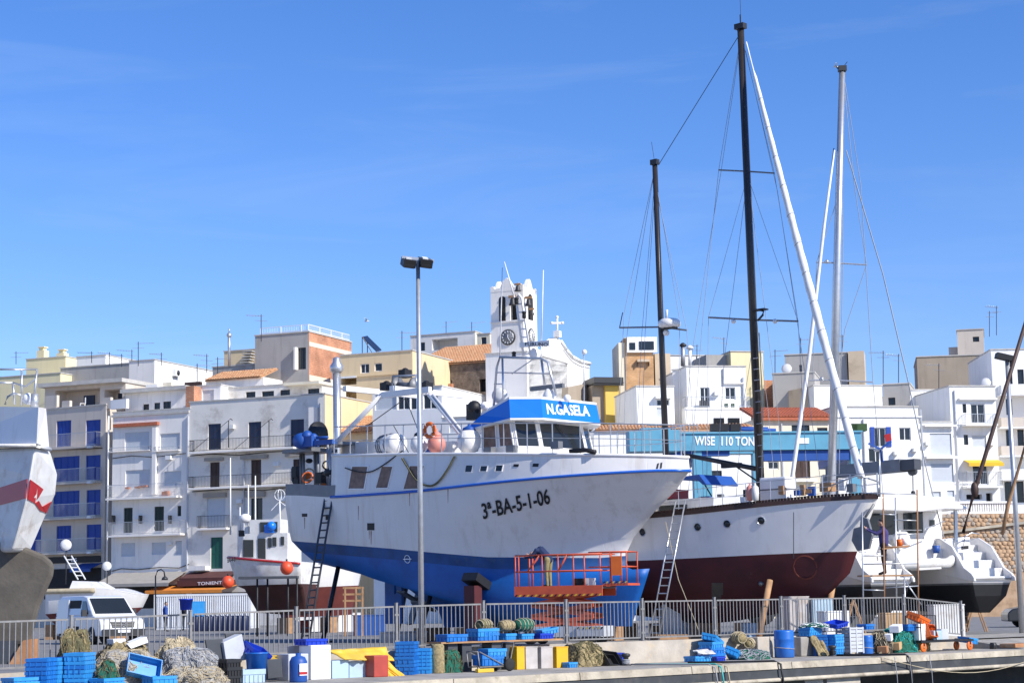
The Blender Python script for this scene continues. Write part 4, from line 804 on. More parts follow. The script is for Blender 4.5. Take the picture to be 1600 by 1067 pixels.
decal(BF, [[(1027,724),(1030,723),(1028,732),(1025,732)], [(1032,723),(1035,722),(1034,731),(1031,732)]], 'fairlead', 'iron', gs)
for x_, y0, y1, w_ in ((580,829,850,2.2), (577,829,842,1.2), (512,813,832,1.6), (476,808,826,1.6), (640,770,790,1.2), (700,762,786,1.4), (790,752,772,1.2), (905,742,770,1.4), (960,738,768,1.2), (560,790,812,1.2)):
    decal(BV, [[(x_-w_/2,y0),(x_+w_/2,y0),(x_+w_*.15,y1),(x_-w_*.15,y1)]], 'rust_run', 'rust_run', gs, .006)
# load line mark
h_ = hit(BV, 637, 873); mk = MB()
if h_: mk.torus(h_[0]+h_[1]*.02, h_[1], .14, .014, 20, 5).box(h_[0]+h_[1]*.02, (.4, .02, .03), GF.h)
mk.build('load_line_mark', 'white_letter', gs)
# sea chest / dark keel cooler and propeller

pr_ = MB(); c_ = GF.w(xs+4.6, 0, 1.5)
for k in range(4):
    a_ = k*PI/2+.4; dd = GF.s*math.cos(a_)+V((0,0,math.sin(a_))); pr_.box(c_+dd*.5, (.9, .08, .42), dd, Z=GF.h+GF.s*.3)
pr_.tube([c_-GF.h*.2, c_+GF.h*.9], .14, 8); pr_.build('propeller', 'steel_grey', gs)
MB().box(GF.w(xs+3.4, 0, 1.8), (.9, .14, 2.3), GF.h).tube([GF.w(xs+3.5, 0, 1.8), GF.w(xs+3.5, 0, 3.4)], .1, 6).build('rudder', 'hull_blue', gs)
# deck house roof, wheelhouse
def wy(px, py, y): return GF.Wy(px, py, y)
WB = 2.2; WC = 1.3                               # half widths: side wall, front wall
deck = GF.py(800, 707, WB).z
xw0 = GF.py(752, 690, WB).x; xw1 = GF.py(803, 690, WB).x; zt = GF.py(800, 652, WB).z; zb = deck-.1; xfr = GF.py(842, 690, WC).x
wh = MB(); rk = .45
pl = [(xw0, -WB), (xw1, -WB), (xfr, -WC), (xfr, WC), (xw1, WB), (xw0, WB)]
lo = [GF.w(x+(.0 if x <= xw0 else rk*.35), y, zb) for x, y in pl]; hi = [GF.w(x-(0 if x <= xw0 else rk*.35), y*.97, zt) for x, y in pl]
n6 = len(pl); wh.add(lo+hi, [tuple(range(n6))[::-1], tuple(range(n6, 2*n6))]+[(i, (i+1) % n6, n6+(i+1) % n6, n6+i) for i in range(n6)])
who = wh.build('wheelhouse', 'gloss_white', gs); WHB = bvh_of(who)
def wwin(face, f0, f1, g0, g1, m='dark_glass'):      # window on wall 'face' as fractions across and up
    i, j = face, (face+1) % n6; a, b_, c, d = lo[i], lo[j], hi[j], hi[i]
    def P_(u, v): return (a*(1-u)+b_*u)*(1-v)+(d*(1-u)+c*u)*v
    nr = (b_-a).cross(d-a).normalized(); cen = sum((GF.w(x, y, 0) for x, y in pl), V((0,0,0)))/n6
    if nr.dot(P_(.5,.5)-cen) < 0: nr = -nr
    m1 = MB(); m1.prism([P_(f0,g0), P_(f1,g0), P_(f1,g1), P_(f0,g1)], nr*.02); wd = m1.build('window', m, gs)
    fr_ = MB()
    for (u0, v0), (u1, v1) in (((f0,g0),(f1,g0)), ((f1,g0),(f1,g1)), ((f1,g1),(f0,g1)), ((f0,g1),(f0,g0))): fr_.tube([P_(u0,v0)+nr*.02, P_(u1,v1)+nr*.02], .035, 5)
    fr_.build('window_frame', 'gloss_white', wd); return P_, nr
wwin(4, .06, .46, .25, .90, 'board_window'); wwin(4, .54, .95, .25, .90, 'board_window')
wwin(3, .06, .94, .22, .92); P_, nr_ = wwin(2, .03, .97, .22, .92); wwin(1, .06, .94, .22, .92)
MB().tube([P_(.62,.95)+nr_*.06, P_(.45,.55)+nr_*.08], .02, 5).build('wiper', 'black', gs)
# visor: blue band overhanging all round, swept down at the back
vz0 = GF.px(885, 656, xfr+.5).z; vz1 = GF.px(885, 627.5, xfr+.4).z; zt_w = vz0
vp = [(xw0-.7, -WB-.1), (xw1+.1, -WB-.3), (xfr+.5, -WC-.35), (xfr+.5, WC+.35), (xw1+.1, WB+.3), (xw0-.7, WB+.1)]
v_ = MB(); lo_ = [GF.w(x, y, vz0 - (.25 if x < xw0 else 0)) for x, y in vp]; hi_ = [GF.w(x-(.12 if x > xw0 else -.7), y*.96, vz1-(.45 if x < xw0 else 0)) for x, y in vp]
v_.add(lo_+hi_, [tuple(range(6))[::-1], tuple(range(6, 12))]+[(i, (i+1) % 6, 6+(i+1) % 6, 6+i) for i in range(6)])
vis = v_.build('visor', 'visor_blue', gs)
v_ = MB(); v_.add([p+V((0,0,.005)) for p in hi_]+[p+V((0,0,.09)) for p in hi_], [tuple(range(6))[::-1], tuple(range(6, 12))]+[(i, (i+1) % 6, 6+(i+1) % 6, 6+i) for i in range(6)]); v_.build('roof_edge', 'gloss_white', gs)
v_ = MB(); v_.add([p-V((0,0,.07)) for p in lo_]+[p-V((0,0,.003)) for p in lo_], [tuple(range(6))[::-1], tuple(range(6, 12))]+[(i, (i+1) % 6, 6+(i+1) % 6, 6+i) for i in range(6)]); v_.build('visor_edge', 'gloss_white', gs)
VBV = bvh_of(vis)
lettering('name_lettering', 'N.GASELA', [(855, 647), (922, 650.5), (919, 634), (853, 630)], lambda x, y: hit(VBV, x, y) or (wy(x, y, 2), GF.s), 'white_letter', gs, bold=.03)
# leaping gazelle emblem
gz = [(778,641),(782,637),(784,632),(787,628),(789,630),(788,634),(790,638),(787,641),(789,646),(786,648),(784,643),(781,644),(779,648),(777,647),(779,643)]
decal(VBV, [gz], 'leaping_animal_emblem', 'white_letter', gs)
# mast frame over the wheelhouse
mf = MB(); zr_ = vz1+.05
def wl(px, py, y=0.0): return wy(px, py, y)
for y_ in (-.9, .9):
    mf.tube([wl(771, 640, y_), wl(776, 575, y_), wl(781, 558, y_), wl(845, 560, y_), wl(856, 566, y_), wl(869, 618, y_)], .05, 6); mf.tube([wl(787, 640, y_), wl(785, 560, y_)], .045, 6); mf.tube([wl(851, 602, y_), wl(846, 562, y_)], .045, 6)
    mf.tube([wl(774, 582, y_), wl(860, 584, y_)], .025, 5); mf.tube([wl(772, 600, y_), wl(786, 600, y_)], .025, 5); mf.tube([wl(800, 584, y_), wl(832, 562, y_)], .025, 5)
mf.tube([wl(781, 558, -.9), wl(781, 558, .9)], .045, 6).tube([wl(845, 560, -.9), wl(845, 560, .9)], .045, 6)
mf.build('mast_frame', 'aluminium', gs)
lm = MB(); lm.tube([wl(818, 556), wl(809, 490), wl(807, 466), wl(811, 460), wl(815, 466), wl(829, 556)], .05, 6)
for k in range(7): y_ = 475+k*13; lm.tube([wl(808.5+(y_-475)*.13, y_), wl(816+(y_-475)*.16, y_)], .03, 5)
lm.build('signal_mast', 'gloss_white', gs)
for x_, y_ in ((807, 470), (819, 492), (803, 555)): lmp = MB(); p_ = wl(x_, y_, .1); lmp.lathe([(.07, -.13), (.08, -.05), (.07, .05), (.09, .07), (.09, .11), (.01, .15)], p_, n=10); lmp.build('navigation_light', 'black', gs)
rd = MB(); rd.box(wl(837, 537.5, .1), (1.45, .16, .18), (GF.h*.97+V((0,0,-.045)))); rdo = rd.build('radar_scanner', 'gloss_white', gs); MB().lathe([(.14,-.3),(.2,-.18),(.18,.02),(.08,.14)], wl(836, 549, -.1)).build('radar_pedestal', 'gloss_white', gs)
lettering('radar_lettering', 'FURUNO', [(820.5, 540.3), (856, 541.5), (856, 535.7), (820.5, 534.5)], lambda x, y: (wy(x, y, .185), GF.s), 'lettering', gs, lift=.002)
rd = MB(); rd.box(wl(855, 605, .3), (1.55, .14, .16), GF.h); rd.build('radar_scanner', 'steel_grey', gs); MB().lathe([(.2,-.3),(.24,0),(.14,.2),(.08,.26)], wl(858, 618, .3)).build('radar_pedestal', 'frame_white', gs)
for (x0, y0, x1, y1) in ((788, 409, 803, 462), (785, 418, 781, 556), (849, 422, 846, 536), (912, 545, 913, 626)): rod([wl(x0, y0), wl(x1, y1)], [.018, .03], 'whip_antenna', 'gloss_white' if x0 != 912 else 'galvanised', gs)
rod([wl(846, 536), wl(846, 562)], .03, 'antenna_bracket', 'gloss_white', gs); rod([wl(803, 462), wl(806, 470)], .03, 'antenna_bracket', 'gloss_white', gs)
MB().ball(wl(913, 550), .1, 10).build('lamp', 'gloss_white', gs); MB().lathe([(.3,0),(.29,.08),(.1,.12)], wl(781, 618, .6), V((-.3,-.95,.1)), 16).build('satellite_dish', 'dish', gs)
for x_, y_, r_ in ((757, 634, .16), (767, 642, .14), (886, 622, .14)): MB().ball(wl(x_, y_, .5), r_, 10).build('searchlight', 'gloss_white', gs)
MB().box(wl(740, 644, .4), (.4,.4,.6), GF.h).ball(wl(741, 637, .4), .28, 10).build('engine_vent', 'black', gs)
# deck railing along the visible side and round the bow
rl = MB(); YR = 2.75
def edge(t):      # deck edge on the visible side at t
    i = (t-t0)/(1-t0)*36; i = max(0, min(35.999, i)); k = int(i); a, b_ = rows2[1][k], rows2[1][k+1]; f_ = i-k; return [a[j]+(b_[j]-a[j])*f_ for j in range(3)]
for sd in (1, -1):
    pts_ = [edge(.16+.84*i/30*.985) for i in range(31)]; hh = [1.12 - .0*i for i in range(31)]
    for f_ in (1, .52): rl.tube([GF.w(x, sd*max(b-.12, 0.02), z+1.1*f_) for x, b, z in pts_], .024 if f_ == 1 else .014, 5)
    for i in range(0, 31, 2): x, b, z = pts_[i]; rl.tube([GF.w(x, sd*max(b-.12, 0.02), z-.02), GF.w(x, sd*max(b-.12, 0.02), z+1.1)], .022, 5)
rl.build('deck_railing', 'galvanised', gs)
# fenders, life raft, lifebuoy on the deck
def fender(px, py, r, m, lab, yy=2.4, topm='black'):
    p = wy(px, py, yy); t = thing('fender', lab, 'fender', p); MB().ball(p, r, 16, sq=(1,1,1.08)).build('fender_body', m, t); MB().lathe([(r*.62, 0), (r*.5, .12), (r*.12, .2), (r*.1, .3)], p+V((0,0,r*.82))).build('fender_neck', topm, t)
fender(655, 694, .34, 'gloss_white', 'white round fender on deck behind the lamp post'); fender(682, 694, .34, 'buoy_pink', 'faded pink round fender below the orange lifebuoy', topm='buoy_pink'); fender(733, 689, .44, 'gloss_white', 'large white round fender with dark top beside the wheelhouse', topm='deep_blue')
t = thing('life_raft', 'white ribbed cylindrical life raft canister on the boat deck', 'life raft', wy(612, 706, 2.0)); p_ = wy(610, 695, 2.0)
MB().lathe([(.05,-.75),(.36,-.7),(.4,-.55),(.4,.55),(.36,.7),(.05,.75)], p_, GF.h*.9+GF.s*.3, 16).build('canister', 'gloss_white', t)
m_ = MB()
for k in (-.45, -.3, -.15, .2): m_.torus(p_+(GF.h*.9+GF.s*.3).normalized()*k, GF.h*.9+GF.s*.3, .41, .025, 18, 5)
m_.build('strap', 'steel_grey', t); MB().box(p_-V((0,0,.42)), (1.1,.5,.1), GF.h).build('cradle', 'steel_grey', t)
t = thing('lifebuoy', 'orange ring lifebuoy hung on the deck railing', 'lifebuoy', wy(671, 672, 2.75)); MB().torus(wy(671, 672, 2.8), GF.s, .24, .075, 24, 8).build('ring', 'orange', t)
for a_ in (.6, 2.2, 3.8, 5.4): m_ = MB(); m_.torus(wy(671,672,2.8)+(GF.h*math.cos(a_)+V((0,0,math.sin(a_))))*.24, GF.h*-math.sin(a_)+V((0,0,math.cos(a_))), .08, .012, 10, 4); m_.build('band', 'frame_white', t)
# stern gantry
gm = MB()
for y_ in (-2.0, 2.0):
    for off in (0, 3.0): gm.tube([wy(514+off, 702, y_), wy(596+off, 616, y_)], .07, 6)
    for k in range(6): f_ = (k+.5)/6; a_ = wy(514+82*f_, 702-86*f_, y_); b_ = wy(517+82*f_, 702-86*f_, y_); gm.tube([a_, b_], .04, 5)
    gm.box((wy(598, 613, y_)+wy(672, 613, y_))/2, ((wy(672,613,y_)-wy(598,613,y_)).length, .18, .22), GF.h); gm.tube([wy(670, 616, y_), wy(741, 706, y_)], .08, 6); gm.tube([wy(676, 616, y_), wy(746, 704, y_)], .05, 6)
gm.box((wy(598, 613, -2)+wy(598, 613, 2))/2, (.2, 4.2, .2), GF.h).box((wy(671, 613, -2)+wy(671, 613, 2))/2, (.2, 4.2, .2), GF.h)
gm.build('gantry', 'gloss_white', gs)
gm = MB(); gm.tube([wy(611, 609, 2), wy(614, 588, 2), wy(650, 586, 2), wy(652, 609, 2)], .045, 6); gm.build('gantry_hoop', 'galvanised', gs)
MB().tube([wy(622, 602, .4), wy(648, 602, .4)], .13, 10).lathe([(.33,-.05),(.33,.05)], wy(621, 602, .4), GF.h, 14).lathe([(.33,-.05),(.33,.05)], wy(649, 602, .4), GF.h, 14).build('net_winch', 'steel_grey', gs)
for x_, y_ in ((604, 604), (666, 604), (633, 584)): MB().box(wy(x_, y_, .8), (.35,.4,.3), GF.h).ball(wy(x_, y_-3, .8), .16, 8).build('floodlight', 'black', gs)
rod([wy(634, 622, 1.8), wy(575, 664, 2.4)], .018, 'wire', 'iron', gs, 4); rod([wy(634, 622, 1.8), wy(660, 690, 2.4)], .018, 'wire', 'iron', gs, 4); rod([wy(614, 663, 2.7), wy(640, 710, 2.7)], .018, 'wire', 'iron', gs, 4)
# hoses hanging down the side
def hang(pts, r, m):
    ps = []
    for x_, y_ in pts: h_ = hit(BF, x_, y_) or hit(BV, x_, y_); ps.append((h_[0]+h_[1]*.06) if h_ else wy(x_, y_, 2.9))
    sm = []
    for i in range(len(ps)-1):
        p0_, p1_, p2_, p3_ = ps[max(i-1,0)], ps[i], ps[i+1], ps[min(i+2,len(ps)-1)]
        for k in range(5): u = k/5; sm.append(.5*((2*p1_)+(-p0_+p2_)*u+(2*p0_-5*p1_+4*p2_-p3_)*u*u+(-p0_+3*p1_-3*p2_+p3_)*u**3))
    sm.append(ps[-1]); rod(sm, r, 'hanging_hose', m, gs, 5)
hang([(712,713),(700,735),(685,754),(670,759),(652,750),(638,729),(630,716)], .04, 'net_olive'); hang([(629,704),(600,727),(580,737),(560,737),(541,731)], .025, 'black')
# stern machinery: blue winch, drum, posts, clutter
bw = MB(); p_ = wy(483, 690, 2.5); bw.box(p_, (.7, .4, .4), GF.h).box(wy(507, 691, 2.5), (1.1, .25, .18), GF.h).lathe([(.26,-.3),(.32,-.1),(.32,.1),(.26,.3)], wy(473, 689, 2.5), GF.s, 12).ball(wy(480, 681, 2.5), .22, 8).ball(wy(490, 683, 2.4), .16, 8).tube([wy(495,684,2.5), wy(512,683,2.5)], .06, 6); bw.build('blue_winch', 'deep_blue', gs)
MB().box(wy(484, 705, 1.6), (1.7, 1.4, .14), GF.h).build('winch_platform', 'steel_grey', gs); MB().lathe([(.5,-.06),(.5,.06)], wy(497, 678, 1.6), GF.h, 16).build('drum_flange', 'black', gs)
for x_ in (470, 474, 492, 496): rod([wy(x_, 705, 1.6), wy(x_+1, 768, 1.6)], .07, 'winch_post', 'steel_grey', gs)
for x_, y0, y1 in ((512, 690, 768), (516, 700, 768), (522, 702, 766)): rod([wy(x_, y0, 2.2), wy(x_, y1, 2.2)], .05, 'winch_post', 'galvanised', gs)
rr = random.Random(3)
for k in range(16):
    x_, y_ = rr.uniform(462, 530), rr.uniform(716, 766); m_ = MB(); c_ = wy(x_, y_, rr.uniform(.5, 2.2))
    if k % 3 == 0: m_.ball(c_, rr.uniform(.12,.25), 8, sq=(1.2,1,.8))
    elif k % 3 == 1: m_.box(c_, (rr.uniform(.2,.5), .3, rr.uniform(.2,.6)), GF.h)
    else: m_.torus(c_, V((rr.uniform(-1,1), -1, rr.uniform(-.5,.5))), rr.uniform(.15,.3), .035, 14, 5)
    m_.build('deck_gear', rr.choice(['iron', 'black', 'rope_tan', 'dirty_white', 'steel_grey', 'orange', 'black']), gs)
m_ = MB(); m_.box(wy(520, 694, 1.0), (1.6, 1.6, .12), GF.h); m_.build('aft_shelter_roof', 'steel_grey', gs)
for x_ in (560, 580, 600, 690, 715): MB().box(wy(x_, 700, 0), (.6, 1.2, .45), GF.h).build('deck_box', 'dirty_white' if x_ != 690 else 'deep_blue', gs)
for x_ in (765, 800, 870): MB().box(GF.w(GF.py(x_, 708, 2.5).x, 2.5, deck+.1), (.35,.25,.25), GF.h).build('deck_cleat', 'steel_grey', gs)
rod([wy(890,705,2.2), wy(915,703,2.0), wy(930,706,2.0)], .09, 'anchor_windlass', 'black', gs)
# props under the boat (timber and steel), ladder
def prop(x, y, ztop, m='black', lean=.5):
    p = GF.w(x, y, 0); t = thing('boat_prop', 'dark slanting steel prop under the hull of the big fishing boat', 'prop', p, 'props under the big fishing boat'); MB().tube([p+GF.s*lean, GF.w(x, y-.4, ztop)], .09, 8).build('strut', m, t); MB().box(p+GF.s*lean+V((0,0,.03)), (.6,.6,.06), GF.h).build('foot', m, t); MB().box(GF.w(x, y-.45, ztop), (.4,.4,.08), GF.h, Z=V((0,0,1))).build('pad', 'wood', t)
for x, y, z in ((xs+2.2, 2.2, 3.05), (xs+1.8, -2.2, 3.05), (xs+7.4, 2.4, 2.1), (xs+7.4, -2.4, 2.1), (xs+11.5, -2.3, 2.1)): prop(x, y, z)
cdl = GF.w(GF.py(736, 930, 3.0).x, 2.9, 0); cdt = thing('boat_cradle', 'dark red steel cradle post against the blue hull', 'cradle', cdl); MB().box(cdl+V((0,0,1.0)), (.5,.4,2.0), GF.h).build('post', 'maroon', cdt); MB().box(cdl+V((0,0,2.15))-GF.s*.2, (.7,.8,.3), GF.h, Z=V((0,0,1))-GF.s*.5).build('pad', 'black', cdt); MB().box(cdl+V((0,0,.05)), (1.2,1.2,.1), GF.h).build('foot', 'black', cdt)
for i in range(5):
    p = GF.w(xs+5.4+i*2.1, 0, 0); t = tag(MB().box(p+V((0,0,.245)), (.5, 1.5, .485), GF.h).build('keel_block', 'wood'), 'heavy timber block under the keel of the big fishing boat', 'keel block', 'keel blocks under the big boat')
def ladder(name, label, a0, a1, b0, b1, m, nr=14, r=.03):
    t = thing(name, label, 'ladder', (a0+b0)/2); MB().tube([a0, a1], r, 6).build('rail', m, t); MB().tube([b0, b1], r, 6).build('rail', m, t)
    for k in range(1, nr): f_ = k/nr; MB().tube([a0+(a1-a0)*f_, b0+(b1-b0)*f_], r*.7, 5).build('rung', m, t)
b0_ = GF.w(GF.py(470, 950, 4.0).x, 4.0, 0.0); t0_ = wy(509, 771, 2.75); ladder('ladder', 'long dark ladder leaning on the stern of the big boat', b0_, t0_, b0_+GF.h*.42, t0_+GF.h*.42, 'panel_dark', 20, .045)
# ---------------------------------------------------------------- the ketch
Y0 = atY(1373, 778, 65.0); YF = Fr(Y0, R(-42))
ys = thing('sailing_yacht', 'two-masted sailing yacht with white topsides and dark red bottom', 'yacht', YF.w(-8, 0, 0))
zdk = YF.py(1373, 778, 0).z
L_ = 17.0
def yx(px, py): return YF.py(px, py, 0).x
yl = [
 dict(xs=-11.5, xb=yx(1262,935), Bs=.15, Bm=.25, z=[(0,.9),(.5,.55),(1,.95)], p=2, tm=.5),
 dict(xs=-13.5, xb=yx(1300,908), Bs=.2, Bm=1.15, z=[(0,1.7),(.5,1.15),(1,1.6)], p=1.7, tm=.5),
 dict(xs=-15.5, xb=yx(1328,888), Bs=.4, Bm=2.0, z=[(0,2.5),(.5,1.9),(1,2.2)], p=1.7, tm=.5),
 dict(xs=-16.3, xb=yx(1340,866), Bs=1.1, Bm=2.2, z=[(0,2.95),(.5,2.8),(1,2.92)], p=1.8, tm=.5),
 dict(xs=-16.8, xb=yx(1357,820), Bs=1.35, Bm=2.3, z=[(0,3.6),(.5,3.5),(1,3.85)], p=1.9, tm=.5),
 dict(xs=-17, xb=yx(1372,780), Bs=1.4, Bm=2.35, z=[(0,4.35),(.5,4.3),(1,zdk)], p=2.0, tm=.5)]
yrows = hull_grid(yl, 40); yho = hull_mesh(YF, yrows, [1,1,1,0,0], 'hull', ['gloss_white', 'maroon'], ys); YB_ = bvh_of(yho)
m_ = MB()
for sd in (1, -1):
    for k, (x, b, z) in enumerate(yrows[-1]):
        if k < 40: x2, b2, z2 = yrows[-1][k+1]; m_.hexa([YF.w(x, sd*(b+.03), z-.02), YF.w(x2, sd*(b2+.03), z2-.02), YF.w(x2, sd*max(b2-.1,0), z2-.02), YF.w(x, sd*max(b-.1,0), z-.02), YF.w(x, sd*(b+.03), z+.12), YF.w(x2, sd*(b2+.03), z2+.12), YF.w(x2, sd*max(b2-.1,0), z2+.12), YF.w(x, sd*max(b-.1,0), z+.12)])
m_.build('toe_rail', 'brown_door', ys)
m_ = MB()
for sd in (1, -1):
    for k in range(160):
        f_ = k/4.0; i = int(f_); a, b_ = yrows[-1][min(i,40)], yrows[-1][min(i+1,40)]; u = f_-i; x, bb, z = [a[j]+(b_[j]-a[j])*u for j in range(3)]; m_.box(YF.w(x, sd*(bb-.03), z+.16), (.09, .05, .09), YF.h)
m_.build('bulwark_blocks', 'brown_door', ys)
for x_, y_ in ((1004, 831), (1090, 823), (1136, 818), (1189, 813)):
    h_ = hit(YB_, x_, y_)
    if h_: m_ = MB(); m_.lathe([(.13, 0), (.13, .012)], h_[0], h_[1], 14); pt_ = m_.build('porthole', 'dark_glass', ys); m_ = MB(); m_.torus(h_[0]+h_[1]*.01, h_[1], .14, .018, 16, 5); m_.build('porthole_rim', 'aluminium', pt_)
h_ = hit(YB_, 1258, 886); m_ = MB(); m_.torus(h_[0]-h_[1]*.02, h_[1], .40, .035, 20, 5); m_.build('bow_thruster_tunnel', 'rust_dark', ys)
decal(YB_, [[(1112,910),(1130,910),(1130,945),(1112,945)]], 'keel_strap', 'keel_grey', ys); h_ = hit(YB_, 1189, 911); MB().lathe([(.1,0),(.06,.08)], h_[0], h_[1], 10).build('hull_fitting', 'steel_grey', ys)
def YC(px, py, y=0.0): return YF.Wy(px, py, y)
m_ = MB(); zd = 4.35
cab = [(-13.5,.9), (-13.2,1.35), (-6.2,1.25), (-5.4,.7)]
pl_ = [(-13.6,-1.4), (-6.0,-1.25), (-5.3,-.6), (-5.3,.6), (-6.0,1.25), (-13.6,1.4)]; lo_ = [YF.w(x, y, zd-.1) for x, y in pl_]; hi_ = [YF.w(x*.99-.1, y*.9, zd+.62) for x, y in pl_]
m_.add(lo_+hi_, [tuple(range(6))[::-1], tuple(range(6,12))]+[(i,(i+1)%6,6+(i+1)%6,6+i) for i in range(6)]); m_.build('coach_roof', 'gloss_white', ys)
for k in range(3): m_ = MB(); m_.box(YF.w(-12.3+k*2.3, 1.37, zd+.28), (1.3, .05, .26), YF.h); m_.build('cabin_window', 'dark_glass', ys)
m_ = MB(); m_.box(YF.w(-10.2, .4, zd+.85), (4.2, 1.1, .34), YF.h); m_.build('red_sail_cover', 'red_paint', ys)
m_ = MB(); m_.prism([YC(1062,745,.9), YC(1092,741,.9), YC(1103,756,.9), YC(1098,757,.9), YC(1088,748,.9), YC(1062,750,.9)], -YF.s*2); m_.build('spray_hood', 'deep_blue', ys)
rod([YC(1100,755), YC(1112,775)], .025, 'hood_frame', 'black', ys)
rl = MB()
for sd in (1, -1):
    prev = None
    for k in range(2, 41, 2):
        x, b, z = yrows[-1][k]; b = max(b-.1, .03); p_ = YF.w(x, sd*b, z+.1); q_ = YF.w(x, sd*b, z+.85); rl.tube([p_, q_], .016, 5)
        if prev: rl.tube([prev[0], q_], .012, 4); rl.tube([prev[1], p_+(q_-p_)*.5], .008, 4)
        prev = (q_, p_+(q_-p_)*.5)
rl.build('guard_rail', 'aluminium', ys)
m_ = MB(); m_.tube([YC(1300,758,.7), YC(1340,742,.5), YC(1372,752,0), YC(1340,742,-.5), YC(1300,758,-.7)], .03, 6).tube([YC(1372,752,0), YC(1374,776,0)], .03, 6); m_.build('pulpit', 'aluminium', ys)
for x_ in (1180, 1172): p_ = YC(x_, 770, 1.7); t = tag(MB().lathe([(.04,-.28),(.12,-.24),(.13,0),(.12,.2),(.04,.27),(.03,.34)], p_, n=12).build('fender', 'buoy_pink' if x_ == 1172 else 'dirty_white'), ('faded pink' if x_ == 1172 else 'grubby white')+' sausage fender hung on the yacht rail by the main mast', 'fender')
t = thing('life_raft', 'white life raft canister lashed on the yacht deck by the main mast', 'life raft', YC(1216, 770, .8)); MB().box(YC(1216, 765, .8), (1.1, .7, .85), YF.h).build('canister', 'gloss_white', t); MB().box(YC(1216, 765, .8), (1.12, .72, .05), YF.h).build('strap', 'steel_grey', t); MB().box(YC(1216, 775.5, .8), (1.0, .6, .1), YF.h).build('cradle', 'steel_grey', t); bevel(t.children[0], .06)
rr = random.Random(11)
for k in range(22): x_ = rr.uniform(1095, 1340); p_ = YC(x_, 800-(x_-1000)*.095-rr.uniform(4, 14), rr.uniform(-1, 1.2)); MB().box(p_, (rr.uniform(.15,.5), rr.uniform(.1,.3), rr.uniform(.1,.4)), YF.h).build('deck_gear', rr.choice(['black', 'dirty_white', 'steel_grey', 'deep_blue', 'wood']), ys)
def mast(bx, by, tx, ty, r0, r1, m, name='mast', n=10): a, b_ = YC(bx, by), YC(tx, ty); return rod([a, a*.5+b_*.5, b_], [r0, (r0+r1)/2*1.03, r1], name, m, ys, n), a, b_
mo, ma, mt = mast(1190, 800, 1157, 44, .155, .125, 'dark_mast'); mo2, za, zt_ = mast(1044, 800, 1023, 255, .125, .1, 'dark_mast')
m_ = MB(); m_.box(mt+V((0,0,.05)), (.4,.25,.2), YF.h).tube([mt, mt+V((0,0,.5))], .02, 5).tube([YC(1158, 44), YC(1156, -12)], .008, 4); m_.build('masthead', 'iron', mo)
m_ = MB(); m_.box(zt_+V((0,0,.03)), (.3,.2,.2), YF.h).tube([zt_, YC(1018, 222)], .008, 4); m_.build('masthead', 'iron', mo2)
def spreader(x0, y0, x1, y1, xm, ym, r=.03): c_ = YC(xm, ym); a = YC(x0, y0); b_ = YC(x1, y1); dpt = 1.3; return MB().tube([c_+(a-c_)*1.0+YF.s*0, c_, b_], r, 5).build('spreader', 'steel_grey', ys)
spreader(1123,266,1210,271,1166,268); spreader(1107,496,1247,502,1180,500,.035); spreader(968,512,1073,516,1033,511,.035)
rod([YC(968,512), YC(973,488)], .02, 'antenna', 'iron', ys)
MB().lathe([(.36,0),(.42,.06),(.42,.2),(.3,.3),(.05,.33)], YC(1046,511,.3), n=16).build('radar_dome', 'gloss_white', ys); MB().box(YC(1044,513,.2), (.7,.25,.06), YF.h).build('radar_bracket', 'iron', ys); MB().ball(YC(1041,520,.2), .12, 8).build('deck_light', 'gloss_white', ys); rod([YC(1042,484,.1), YC(1041,497,.1)], .05, 'gps_antenna', 'gloss_white', ys)
MB().tube([YC(1184,484,.15), YC(1193,486,.15), YC(1192,492,.15), YC(1184,501,.15)], .04, 6).box(YC(1188,484,.1), (.5,.3,.05), YF.h).build('mast_bracket', 'iron', ys)
for x_ in (1146, 1211): MB().ball(YC(x_, 502), .09, 8).build('deck_light', 'gloss_white', ys)
def stay(*pts, r=.012, m='rope_grey'): return rod([YC(*p) for p in pts], r, 'stay', m, ys, 4)
stay((1157,52), (1029,258), r=.016, m='iron')                               # triatic stay
for a in (((1157,60),(1123,266),(1098,500),(1075,775)), ((1158,60),(1127,266),(1080,560),(1062,775)), ((1160,62),(1210,271),(1247,502),(1262,770)), ((1168,275),(1107,496),(1104,785)), ((1168,275),(1247,502)), ((1166,290),(1132,560),(1118,780)), ((1172,300),(1215,640),(1225,775)), ((1023,265),(975,490),(962,770)), ((1023,265),(980,520),(972,770)), ((1024,268),(1003,520),(990,780)), ((1025,270),(1008,520),(1000,775)), ((1026,300),(1073,516),(1090,770)), ((1026,290),(1062,500),(1060,700)), ((1165,80),(1215,300),(1245,498),(1285,770)), ((1182,505),(1160,640),(1150,780)), ((1183,505),(1200,640),(1212,775))): stay(*a, r=.009)
fs_ = MB(); a, b_ = YC(1166, 66), YC(1346, 746); n_ = 60; pts_ = []; rs_ = []
for i in range(n_+1): u = i/n_; pts_.append(a+(b_-a)*u + V((0,0,-.25*math.sin(PI*u)))); rs_.append((.025 if u < .07 else (.06+.09*math.sin(PI*min(1,(u-.05)*.75))))*(1+.07*math.sin(i*1.9)))
MB().tube(pts_, rs_, 8).build('furled_sail', 'sail_white', ys); m_ = MB()
for i in range(8, n_, 4): m_.torus(pts_[i], (b_-a).normalized()*1+V((0,0,.55)), rs_[i]*1.02, .014, 10, 4)
m_.build('sail_lashing', 'rope_grey', ys); rod([b_, YC(1349,776)], .02, 'forestay_fitting', 'aluminium', ys)
